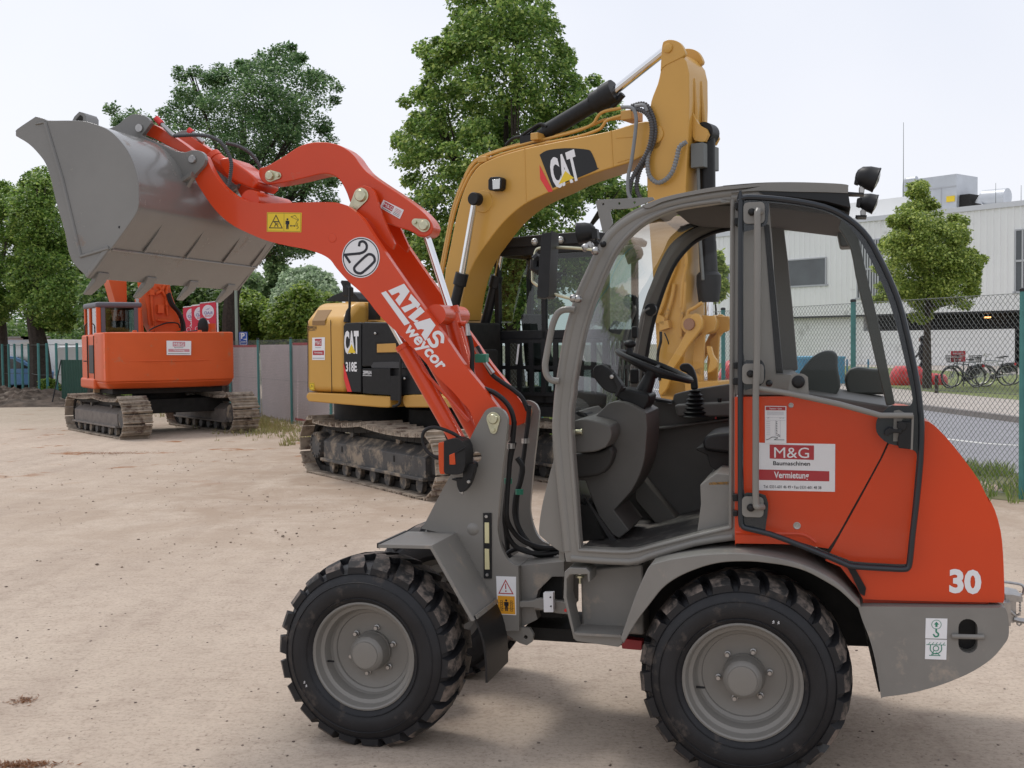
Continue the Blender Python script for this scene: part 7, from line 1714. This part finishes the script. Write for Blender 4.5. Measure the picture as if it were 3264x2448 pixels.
# small things on the orange machine
m = MB(); m.box(cwl - .012, cwl + .01, ey0 + 1.62, ey0 + 1.64, czb + .15, czt - .06); m.cut(); m.box(cwl - .012, cwl + .01, ey0 + .96, ey0 + .98, czb + .15, czt - .06); m.build('panel_joint', DARK, OE, smooth=False)
m = MB(); m.tube([(cwl - .01, ey0 + 1.68, czb + .55), (cwl - .05, ey0 + 1.68, czb + .55), (cwl - .05, ey0 + 1.82, czb + .55), (cwl - .01, ey0 + 1.82, czb + .55)], .012, 6); m.build('door_handle', BLACK, OE)
m = MB(); m.box(kx0 - .015, kx0 + .02, ky1 - .5, ky1 - .02, kb - .1, kb + .55); m.build('lower_cab_panel', mat('grey_lower_panel', (.20, .19, .18), .6, var=.1), OE, bevel=.01)
m = MB(); m.tube([(kx0 - .03, ky0 + .85, kb + .5), (kx0 - .07, ky0 + .85, kb + .55), (kx0 - .07, ky0 + .85, kb + 1.2), (kx0 - .03, ky0 + .85, kb + 1.25)], .012, 6); m.build('grab_handle', BLACK, OE)
for sx in (.25, .75):
    xx = cwl + (cwr - cwl) * sx; m = MB(); m.lathe([(.0001, .045), (.04, .04), (.05, .0), (.05, -.02)], (xx, ey0 + .3, czt), 14, 0, 'z'); m.build('lifting_plug', ORG, CWT)
# ================================================================ TREES
def inpoly(p, poly):
    x, y = p; c = False; n = len(poly); j = n - 1
    for i in range(n):
        xi, yi = poly[i]; xj, yj = poly[j]
        if (yi > y) != (yj > y) and x < (xj - xi) * (y - yi) / (yj - yi) + xi: c = not c
        j = i
    return c
def edged(p, poly):
    b = 1e9; P_ = Vector(p); n = len(poly)
    for i in range(n):
        a, c = Vector(poly[i]), Vector(poly[(i + 1) % n]); d = c - a; t = max(0, min(1, (P_ - a).dot(d) / max(1e-9, d.length_squared))); b = min(b, (P_ - (a + d * t)).length)
    return b
def tree(name, label, cat, poly, Y, base_px, leafm, n_clump, leaves, lsize, clump_r, depth, trunk_r=.14, trunk_pts=None, group=None, seed=1, droop=.4, limbs=9, low=None, bark=None, leanY=0, hull=1.0):
    """crown grown inside an outline; the depth of the crown follows the distance to the outline"""
    rnd = random.Random(seed); pl = zz(poly) if isinstance(poly, str) else poly
    X0, X1 = min(p[0] for p in pl), max(p[0] for p in pl); Z0, Z1 = min(p[1] for p in pl), max(p[1] for p in pl)
    bx = onY((base_px, 1200), Y).x
    root = bpy.data.objects.new(name, None); COL.objects.link(root); root.location = (bx, Y, 0); tag(root, label, cat, group)
    O = Vector((bx, Y, 0)); ppm = F_PX / Y; dm = max(edged((rnd.uniform(X0, X1), rnd.uniform(Z0, Z1)), pl) for _ in range(60)) ; dm = max(dm, 10)
    cl = []; tries = 0
    while len(cl) < n_clump and tries < n_clump * 40:
        tries += 1; p = (rnd.uniform(X0, X1), rnd.uniform(Z0, Z1))
        if not inpoly(p, pl): continue
        e = edged(p, pl); th = depth * math.sqrt(max(0, 1 - (1 - min(1, e / dm)) ** 2)); 
        y = (rnd.random() ** .55) * th * rnd.choice((-1, 1)) if rnd.random() < .75 else rnd.uniform(-th, th)
        q = onY(p, Y); sc_ = (Y + y) / Y
        c = Vector((q.x * sc_, Y + y, CAM_H + (q.z - CAM_H) * sc_)) - O
        cl.append((c, min(1, e / (clump_r * ppm))))
    vs = []; fs = []; per = leaves // max(1, len(cl))
    for c, e in cl:
        R0 = clump_r * (.45 + .55 * e) * rnd.uniform(.7, 1.25); sq = rnd.uniform(.55, .85)
        out_ = Vector((c.x, c.y, 0)); out_ = out_.normalized() if out_.length > .1 else Vector((1, 0, 0))
        for k in range(int(per * rnd.uniform(.6, 1.4))):
            u = Vector((rnd.gauss(0, 1), rnd.gauss(0, 1), rnd.gauss(0, 1))); u.normalize(); r = R0 * rnd.random() ** .4
            p = c + Vector((u.x * r, u.y * r, u.z * r * sq))
            s = lsize * rnd.uniform(.6, 1.3)
            d = Vector((rnd.gauss(0, 1), rnd.gauss(0, 1), rnd.gauss(-droop, .6))) + out_ * .5; d.normalize()
            sd_ = d.cross(Vector((rnd.gauss(0, .5), rnd.gauss(0, .5), 1))); 
            if sd_.length < 1e-3: continue
            sd_.normalize(); nn = d.cross(sd_); i = len(vs)
            vs += [p, p + d * s * .5 + sd_ * s * .36 + nn * s * .08, p + d * s, p + d * s * .5 - sd_ * s * .36 + nn * s * .08]; fs += [(i, i + 1, i + 2), (i, i + 2, i + 3)]
    cz = sum(c.z for c, e in cl) / len(cl); 
    crown = MB().add(vs, fs).build('crown', leafm, root, smooth=False)
    top = max(c.z for c, e in cl); lowz = min(c.z for c, e in cl)
    m = MB(); bz = low if low is not None else lowz + .15 * (top - lowz)
    if trunk_pts: tp = [onY(p, Y) - O for p in zz(trunk_pts)]; tp = [Vector((p.x, rnd.uniform(-.03, .03), p.z)) for p in tp]
    else: tp = [Vector((0, 0, -.05)), Vector((.03, .02, bz * .5)), Vector((-.02, 0, bz))]
    end = Vector((sum(c.x for c, e in cl) / len(cl), 0, top * .35 + cz * .65)); a = tp[-1]
    tp += [a.lerp(end, .35) + Vector((.06, .05, 0)), a.lerp(end, .7) - Vector((.05, .05, 0)), end]
    n = len(tp); rr = [trunk_r * (1 - .88 * (i / (n - 1)) ** 1.1) for i in range(n)]; rr[0] *= 1.25
    fine = [Vector(p) for p in cr(tp, 3, False, 200)]; rf_ = [rr[0] + (rr[-1] - rr[0]) * (i / (len(fine) - 1)) for i in range(len(fine))]
    m.tube(fine, rf_, 10)
    far = sorted(cl, key=lambda t: -abs(t[0].x) - t[0].z * .3)
    for k in range(limbs):
        c, e = cl[int(rnd.random() * len(cl))]; st_ = a.lerp(end, min(.9, max(0, rnd.uniform(0, .75) * (c.z - a.z) / max(.5, end.z - a.z))));
        md = st_.lerp(c, .5) + Vector((0, 0, -.08 * (c - st_).length)); r0 = trunk_r * rnd.uniform(.28, .5)
        m.tube([Vector(p) for p in cr([st_, md, c], 4, False, 200)], [r0 + (r0 * .2 - r0) * i / 8 for i in range(9)], 6)
        for j in range(3):
            c2 = c + Vector((rnd.uniform(-1, 1), rnd.uniform(-1, 1), rnd.uniform(-.5, .6))) * clump_r * .6; m.tube([md.lerp(c, .5), md.lerp(c2, .7), c2], [r0 * .4, r0 * .25, r0 * .08], 4)
    m.build('trunk', bark or BARK, root)
    return root
LIN = leaf_mat('linden_leaves', (0.087, 0.166, 0.041), (0.218, 0.360, 0.079), (0.522, 0.625, 0.184))
ASH = leaf_mat('ash_leaves', (0.055, 0.124, 0.047), (0.133, 0.246, 0.088), (0.310, 0.429, 0.201))
CHS = leaf_mat('chestnut_leaves', (0.075, 0.145, 0.031), (0.191, 0.320, 0.061), (0.432, 0.540, 0.141))
MPL = leaf_mat('maple_leaves', (0.098, 0.173, 0.031), (0.258, 0.385, 0.070), (0.499, 0.597, 0.142))
WIL = leaf_mat('willow_leaves', (0.145, 0.210, 0.117), (0.304, 0.419, 0.235), (0.548, 0.671, 0.425))
POP = leaf_mat('poplar_leaves', (0.089, 0.154, 0.061), (0.201, 0.304, 0.120), (0.351, 0.450, 0.203))
DKG = leaf_mat('background_leaves', (0.045, 0.098, 0.026), (0.120, 0.212, 0.051), (0.252, 0.351, 0.104))
YTR = leaf_mat('young_linden_leaves', (0.119, 0.187, 0.041), (0.317, 0.413, 0.088), (0.673, 0.738, 0.214))
tree('linden_tree', 'tall full linden tree with light green leaves behind the boom of the yellow excavator', 'tree',
     'o 975,-60 985,40 970,75 930,85 905,100 925,140 925,190 880,195 868,215 890,250 862,290 840,322 852,350 880,365 868,400 850,420 868,450 865,490 888,515 905,560 940,580 960,620 985,700 1080,720 1250,640 1300,560 1335,540 1330,480 1400,440 1410,420 1330,380 1345,330 1325,290 1335,235 1310,180 1280,165 1245,180 1240,140 1210,90 1190,20 1170,-60', 24, 1640, LIN, 720, 125000, .088, .36, 2.0, .20, seed=3, droop=.7, limbs=18, low=1.9)
tree('ash_tree', 'dark leaved ash tree with visible branches behind the arms of the wheel loader', 'tree',
     'o 225,232 250,225 262,250 300,238 335,265 350,245 352,205 380,195 375,150 385,140 400,165 430,150 450,165 480,135 505,120 530,140 560,118 585,95 625,92 645,115 665,130 690,155 715,175 740,200 722,228 705,275 722,310 700,360 735,400 742,432 700,452 690,510 665,560 620,580 580,560 535,580 500,600 440,590 400,500 350,420 330,330 290,290 240,262', 31.6, 745, ASH, 520, 95000, .085, .42, 2.2, .27, 'M 1620,1230 1625,900 1625,600 1620,420 1635,240 1690,110 1760,10', seed=5, droop=.1, limbs=26)
tree('chestnut_tree', 'large chestnut tree in the middle of the left group, with the dark leaning trunk', 'tree',
     'R 120,150 180,110 230,95 268,60 300,170 340,330 360,420 400,560 430,640 520,700 530,820 480,960 440,1000 330,1010 260,990 170,960 130,900 60,830 60,700 100,560 90,420 70,300 95,200', 40, 134, CHS, 210, 58000, .115, .60, 2.6, .34, 'R 245,1400 240,1250 225,1100 205,980 195,880', 'trees in a row at the left edge', seed=8, droop=.5, limbs=16)
tree('chestnut_tree', 'chestnut tree cut by the left edge of the picture, thin trunk behind the teal fence', 'tree',
     'R -200,100 0,180 30,130 60,150 80,200 100,330 90,480 110,620 90,800 60,960 0,990 -200,990', 42, 14, CHS, 130, 36000, .115, .60, 2.4, .22, 'R 10,1380 12,1200 5,980 -10,880', 'trees in a row at the left edge', seed=9, droop=.5, limbs=14)
tree('chestnut_tree', 'dark dense tree filling the gap between the bucket teeth and the orange excavator cab', 'tree',
     'o 200,560 250,590 300,600 380,590 440,600 480,640 480,720 400,735 310,750 220,745 185,700 180,640', 34, 300, DKG, 300, 22000, .16, .6, 2.0, .2, None, 'trees in a row at the left edge', seed=10, droop=.3)
tree('young_linden', 'young linden tree with bright crown and thin trunk in front of the white factory', 'tree',
     'S 610,360 650,355 690,375 728,380 745,430 742,500 770,530 790,580 840,600 852,625 880,680 930,650 975,628 1025,655 1060,700 1070,760 1050,820 1035,880 1080,925 1100,980 1175,990 1190,1030 1180,1160 1130,1230 1112,1330 1110,1440 1050,1470 1000,1520 900,1450 830,1420 770,1450 740,1500 700,1560 640,1575 600,1560 560,1480 600,1430 520,1400 440,1330 380,1400 300,1440 240,1380 320,1330 290,1240 240,1130 320,1060 330,960 320,880 340,800 400,720 375,680 390,610 460,580 505,540 510,460 560,400', 38, 2950, YTR, 190, 62000, .10, .46, 1.8, .14, 'T 600,745 603,560 607,350 608,200 612,60', seed=12, droop=.7, limbs=14)
tree('young_linden', 'slim young tree glimpsed between the black stick cylinder and the loader door post', 'tree',
     'H 1150,560 1205,560 1230,640 1215,700 1255,720 1250,790 1280,840 1255,880 1240,940 1200,960 1150,940 1120,700', 34, 2280, YTR, 60, 2600, .15, .38, .5, .05, None, seed=13, droop=.6, limbs=5, low=2.0)
X_ = 'X '
tree('maple_tree', 'bright green bushy maple beside the blue parking sign, above the banner fence', 'tree',
     X_ + '-60,950 60,830 160,740 260,790 330,850 400,930 470,1020 500,1150 480,1400 300,1480 60,1480 -100,1480', 36, 800, MPL, 240, 26000, .13, .40, 1.3, .1, None, 'maples behind the banner fence', seed=21, droop=.5, low=1)
tree('maple_tree', 'tallest bright maple of the fence row, just left of the yellow excavator', 'tree',
     X_ + '430,1000 560,960 600,830 680,800 760,840 810,740 890,640 940,690 990,760 1050,700 1120,740 1180,800 1260,800 1330,850 1400,960 1300,1450 900,1480 500,1480 400,1200', 34, 960, MPL, 330, 36000, .13, .40, 1.5, .12, None, 'maples behind the banner fence', seed=22, droop=.5, low=1)
tree('maple_tree', 'yellowish green maple behind the red flags and the orange excavator arm', 'tree',
     'M 1080,150 1200,180 1300,170 1400,190 1480,170 1600,260 1700,300 1760,420 1780,700 1300,720 1050,640 1000,400', 38, 640, MPL, 220, 20000, .15, .5, 1.4, .12, None, 'maples behind the banner fence', seed=23, droop=.5, low=1)
tree('willow_tree', 'hazy grey green willow rising behind the bright maples', 'tree',
     X_ + '480,900 560,760 640,600 690,510 760,470 850,450 960,430 1060,460 1150,480 1230,560 1290,700 1330,860 1200,1100 500,1100', 52, 975, WIL, 280, 36000, .17, .75, 2.4, .2, None, seed=24, droop=1.2, low=2)
tree('bush_tree', 'rounded mid green tree right behind the trunk of the ash', 'tree',
     X_ + '-100,650 30,600 120,540 240,520 330,560 330,630 250,680 260,760 330,870 200,950 -100,980', 56, 790, POP, 150, 15000, .2, .8, 2, .2, None, seed=25, droop=.5, low=2)
for k, (pl_, bp, lb) in enumerate((('430,380 470,350 540,360 555,480 570,650 540,800 420,860 410,700 440,560 430,450', 868, 'slender poplar on the left of the pair under the loader arm'), ('580,420 630,365 645,430 640,620 600,760 560,700 565,560', 896, 'slender poplar on the right of the pair, partly behind the willow'), ('345,650 380,660 420,700 430,860 350,860', 840, 'short low poplar tip left of the pair'))):
    tree('poplar_tree', lb, 'tree', X_ + pl_, 60, bp, POP, 70, 9000, .18, .55, .8, .12, None, 'poplars far behind the fence', seed=30 + k, droop=-.3, limbs=4, low=3)
# far wood beyond the car park
woods = 'R -60,1010 60,960 130,1020 200,1000 260,1030 330,1020 400,1010 500,1000 700,980 900,1010 900,1230 -60,1240'
rw = random.Random(77); pl = zz(woods); vs = []; fs = []
XX0, XX1 = -60, 760
for k in range(620):
    px = rw.uniform(XX0, XX1); py = rw.uniform(1035, 1165); 
    if py < 1050 + 14 * math.sin(px * .05) + 10 * math.sin(px * .13 + 2) and px > 60 and False: continue
    Yk = rw.uniform(68, 88); c = onY((px, py), Yk); R0 = rw.uniform(.8, 1.5)
    for j in range(60):
        u = Vector((rw.gauss(0, 1), rw.gauss(0, 1), rw.gauss(0, 1))).normalized() * R0 * rw.random() ** .4; p = c + u; s = rw.uniform(.18, .34); d = Vector((rw.gauss(0, 1), rw.gauss(0, 1), rw.gauss(-.4, .6))).normalized(); q = d.cross(Vector((rw.gauss(0, .4), rw.gauss(0, .4), 1))).normalized(); i = len(vs)
        vs += [p, p + d * s * .5 + q * s * .4, p + d * s, p + d * s * .5 - q * s * .4]; fs.append((i, i + 1, i + 2, i + 3))
MB().add(vs, fs).build('distant_wood', DKG, smooth=False, kind='stuff', label='dark green band of distant trees behind the car park', cat='woodland')
# shrub added in place of the green reflection in the loader windscreen
tree('shrub', 'low green shrub added behind the fence to stand for the reflection in the loader windscreen', 'shrub', 'H 330,900 400,860 480,890 560,880 620,930 640,1020 560,1080 400,1090 330,1040', 30, 1920, MPL, 90, 9000, .12, .35, .8, .05, None, seed=40, low=.5)
tree('shrub', 'bright green sapling growing by the left fence posts', 'shrub', 'R 262,1310 300,1300 330,1330 345,1370 300,1400 250,1405 240,1360', 38, 160, MPL, 30, 2600, .14, .25, .3, .03, None, seed=41, low=.2, limbs=3)

# ================================================================ FLAGS AND SIGNS
FR_ = mat('flag_red', (.62, .035, .07), .6, bump=.1, bscale=3); FRL = mat('flag_white', (.72, .68, .74), .6); FBL = mat('flag_blue_grey', (.22, .18, .38), .6)
ZN['f'] = (560, 950, 13.825)
def flag(s4, Y, label, pole, cx, rcyc):
    P4 = [onY(p, Y) for p in zz(s4)]; o = bpy.data.objects.new('advertising_flag', None); bx = (P4[0].x + P4[1].x) / 2; COL.objects.link(o); o.location = (bx, Y, 0); tag(o, label, 'flag', 'red advertising flags behind the orange excavator')
    T = lambda p: (p.x - bx, p.z)
    c4 = [T(p) for p in P4]; c4 = c4[:2] + [(c4[2][0], .55), (c4[3][0], .55)]
    m = MB(); m.prism(c4, 0, .012, 0)
    c = onY(zz(cx[0])[0], Y); e = onY(zz(cx[1])[0], Y); r = abs(e.z - c.z); xc, zc = T(c); xmax = c4[1][0]
    ring = [(min(xmax - .01, xc + r * .87 * math.cos(t * math.pi / 16)), zc + r * math.sin(t * math.pi / 16)) for t in range(32)]
    m.flat(ring, -.004, 1)
    k0 = len(m.v); m.text('RAD', xc, zc - r * .18, r * .42, -.008, 2, 1.1, 0, .02); m.text('HAUS', xc, zc - r * .62, r * .24, -.008, 0, 1.1, 0, .01)
    for i in range(k0, len(m.v)): x, y, z = m.v[i]; m.v[i] = (min(xmax - .01, 2 * xc - x), y, z)
    m.line([(min(xmax - .02, a), b) for a, b in [(xc - r * .35, zc + r * .25), (xc - r * .05, zc + r * .35), (xc + r * .25, zc + r * .55)]], r * .05, -.006, 2); m.line([(min(xmax - .02, a), b) for a, b in [(xc - r * .1, zc + r * .45), (xc + r * .1, zc + r * .3)]], r * .04, -.006, 2)
    # riding figure
    c2 = onY(zz(rcyc[0])[0], Y); x, z = T(c2); q = r * .75
    L2 = lambda pts: [(min(xmax - .02, x + a * q), z + b * q) for a, b in pts]
    m.flat([(min(xmax - .02, x + .16 * q * math.cos(t)), z + .95 * q + .16 * q * math.sin(t)) for t in [i * math.pi / 6 for i in range(12)]], -.005, 1)
    for pts in ([(.1, .75), (.55, .15), (.0, .1), (.45, -.5)], [(.1, .75), (-.25, .25)], [(.25, .6), (-.2, .3)]): m.line(L2(pts), q * .14, -.005, 1)
    for wx in (-.55, .75): m.line([(min(xmax - .02, x + (wx + .42 * math.cos(t * math.pi / 9)) * q), z + (-.45 + .42 * math.sin(t * math.pi / 9)) * q) for t in range(18)], q * .07, -.005, 1, True)
    m.build('cloth', [FR_, FRL, FBL], o, smooth=False)
    xp = T(P4[1])[0] + .03
    m = MB(); m.cyl((xp, .02, 0), (xp, .02, T(P4[1])[1] + .05), .022, n=8); m.cyl((xp, .02, T(P4[1])[1] + .02), (T(P4[0])[0], .02, T(P4[0])[1] + .02), .012, n=6); m.build('pole', WHITE, o)
flag('f 1060,260 1775,180 1775,1480 1100,1480', 30.0, 'rightmost red flag, its whole white roundel visible, white pole on the right', True, ('f 1430,600', 'f 1430,900'), ('f 1430,1230',))
flag('f 690,365 1400,280 1400,1480 720,1480', 30.8, 'middle red flag, its roundel half covered by the right one', True, ('f 1080,690', 'f 1080,990'), ('f 1080,1250',))
flag('f 320,440 1020,360 1020,1480 340,1480', 31.6, 'leftmost red flag of the three, beside the excavator arm', True, ('f 720,750', 'f 720,1040'), ('f 690,1290',))
# parking sign
Yp = 31.0; a = onY(zz('M 1690,575')[0], Yp); b = onY(zz('M 1768,665')[0], Yp)
o = bpy.data.objects.new('parking_sign', None); COL.objects.link(o); o.location = (a.x, Yp, 0); tag(o, 'blue parking sign with white P on a grey post', 'sign')
W_, H_ = b.x - a.x, a.z - b.z
m = MB(); m.box(0, W_, 0, .02, b.z - .1, a.z, 0); m.line([(.03, b.z - .07), (W_ - .03, b.z - .07), (W_ - .03, a.z - .03), (.03, a.z - .03)], .012, -.003, 1, True); m.text('P', W_ * .44, b.z + H_ * .60, H_ * .52, -.003, 1, 1.0, 0, .03)
m.line([(W_ * .55, b.z + H_ * .28), (W_ * .85, b.z + H_ * .28)], .02, -.003, 1); m.flat([(W_ * .8, b.z + H_ * .38), (W_ * .93, b.z + H_ * .28), (W_ * .8, b.z + H_ * .18)], -.003, 1); m.line([(W_ * .25, b.z + H_ * .02), (W_ * .75, b.z + H_ * .02)], .02, -.003, 1)
m.build('panel', [mat('sign_blue', (.02, .09, .42), .4), WHITE], o, smooth=False)
MB().cyl((-.07, .04, 0), (-.07, .04, 3.9), .04, n=10).build('post', mat('pale_green_post', (.30, .36, .30), .5), o)
# ================================================================ CARS AT THE FAR LEFT
CARG = mat('car_glass', (.03, .035, .04), .08, coat=.5)
def car(px, Y, rz, col, label, van=False, name='parked_car'):
    q = onY((px, 1200), Y); o = bpy.data.objects.new(name, None); COL.objects.link(o); o.location = (q.x, Y, 0); o.rotation_euler = (0, 0, R_(rz)); tag(o, label, 'van' if van else 'car', 'vehicles in the car park')
    pm = mat('car_paint', col, .25, coat=.6)
    if van: body = [(-2.3, .35), (-2.35, .9), (-2.3, 2.0), (-2.15, 2.12), (.9, 2.12), (1.15, 2.0), (1.75, 1.25), (2.35, 1.05), (2.45, .8), (2.45, .35)]
    else: body = [(-2.05, .35), (-2.1, .75), (-2.0, 1.0), (-1.75, 1.38), (-1.2, 1.47), (.1, 1.47), (.95, .98), (1.85, .85), (2.08, .68), (2.1, .35)]
    MB().prism(cr(body, 3, True, 60), -.86, .86).build('body', pm, o, bevel=.08, seg=3)
    m = MB()
    if van:
        for sy in (-.865, .865): m.prism([(.25, 1.25), (.25, 1.85), (1.0, 1.85), (1.5, 1.28)], sy - .005, sy + .005)
        m.prism([(1.20, 1.9), (1.72, 1.3), (1.76, 1.3), (1.24, 1.92)], -.75, .75)
    else:
        for sy in (-.865, .865): m.prism([(-1.7, 1.0), (-1.5, 1.33), (-1.1, 1.38), (.0, 1.38), (.7, 1.0)], sy - .005, sy + .005)
        m.prism([(.14, 1.44), (.92, 1.0), (.96, 1.02), (.18, 1.47)], -.7, .7); m.prism([(-2.0, 1.02), (-1.78, 1.36), (-1.82, 1.38), (-2.04, 1.03)], -.7, .7)
    m.build('windows', CARG, o, smooth=False)
    for x in (-1.35, 1.35):
        for sy in (-.8, .8): wm = MB(); wm.lathe([(.0001, -.1), (.2, -.1), (.31, -.1), (.33, -.06), (.33, .06), (.31, .1), (.0001, .1)], (x, sy, .33), 20); wm.build('wheel', TYRE, o)
    m = MB()
    for sy in (-.6, .6): m.cut(); m.ell((2.02, sy, .72), (.1, .18, .09), 10, 8)
    m.build('headlight', LENS, o); m = MB()
    for sy in (-.66, .66): m.cut(); m.box(-2.14, -2.02, sy - .12, sy + .12, .75, .98)
    m.build('tail_light', CATR, o); MB().box(2.05, 2.16, -.85, .85, .35, .55).build('bumper', CHAR, o, bevel=.04)
car(55, 45, 12, (.10, .22, .42), 'light blue parked car behind the teal fence posts')
car(118, 47, -50, (.55, .13, .05), 'orange red parked car half hidden behind the leaning tree trunk')
car(172, 47, 75, (.75, .75, .74), 'white van with small dark window left of the green panel', True, 'parked_van')
car(20, 58, 5, (.5, .5, .52), 'silver parked car in the row further back at the left edge')
car(88, 59, 8, (.05, .05, .06), 'dark parked car in the row further back')
MB().prism([(-1.95, .35), (-1.8, 1.72), (-1.7, 1.85), (1.7, 1.9), (1.95, 1.75), (1.95, .35)], -.9, .9).build('box_trailer', mat('white_trailer_skin', (.66, .67, .7), .45, bump=.1, bscale=3), label='white box trailer with sloped end standing behind the green panel', cat='trailer', bevel=.08).location = (onY((193, 1130), 45).x + 1.95, 45, 0)
TRL = bpy.data.objects['box_trailer']
for x in (-.6, .6): m = MB(); m.lathe([(.0001, -.85), (.30, -.85), (.33, -.8), (.33, .8), (.30, .85), (.0001, .85)], (x, 0, .33), 18); m.build('wheel', TYRE, TRL)
MB().box(-2.6, -1.95, -.05, .05, .42, .5).build('drawbar', DARK, TRL)
for k, (px, w_, lb) in enumerate(((50, 2.0, 'left pinkish grey wall piece far behind the car park'), (112, 1.3, 'right pinkish grey wall piece behind the leaning trunk'))):
    q = onY((px, 1150), 64); o = bpy.data.objects.new('garden_wall', None); COL.objects.link(o); o.location = (q.x, 64, 0); tag(o, lb, 'wall'); MB().box(-w_ / 2, w_ / 2, 0, .3, 0, 2.35).build('wall_face', mat('pinkish_render', (.38, .28, .26), .85, var=.15, vscale=2, bump=.2), o); MB().box(-w_ / 2 - .1, w_ / 2 + .1, -.05, .35, 2.35, 2.45).build('coping', KERB, o)
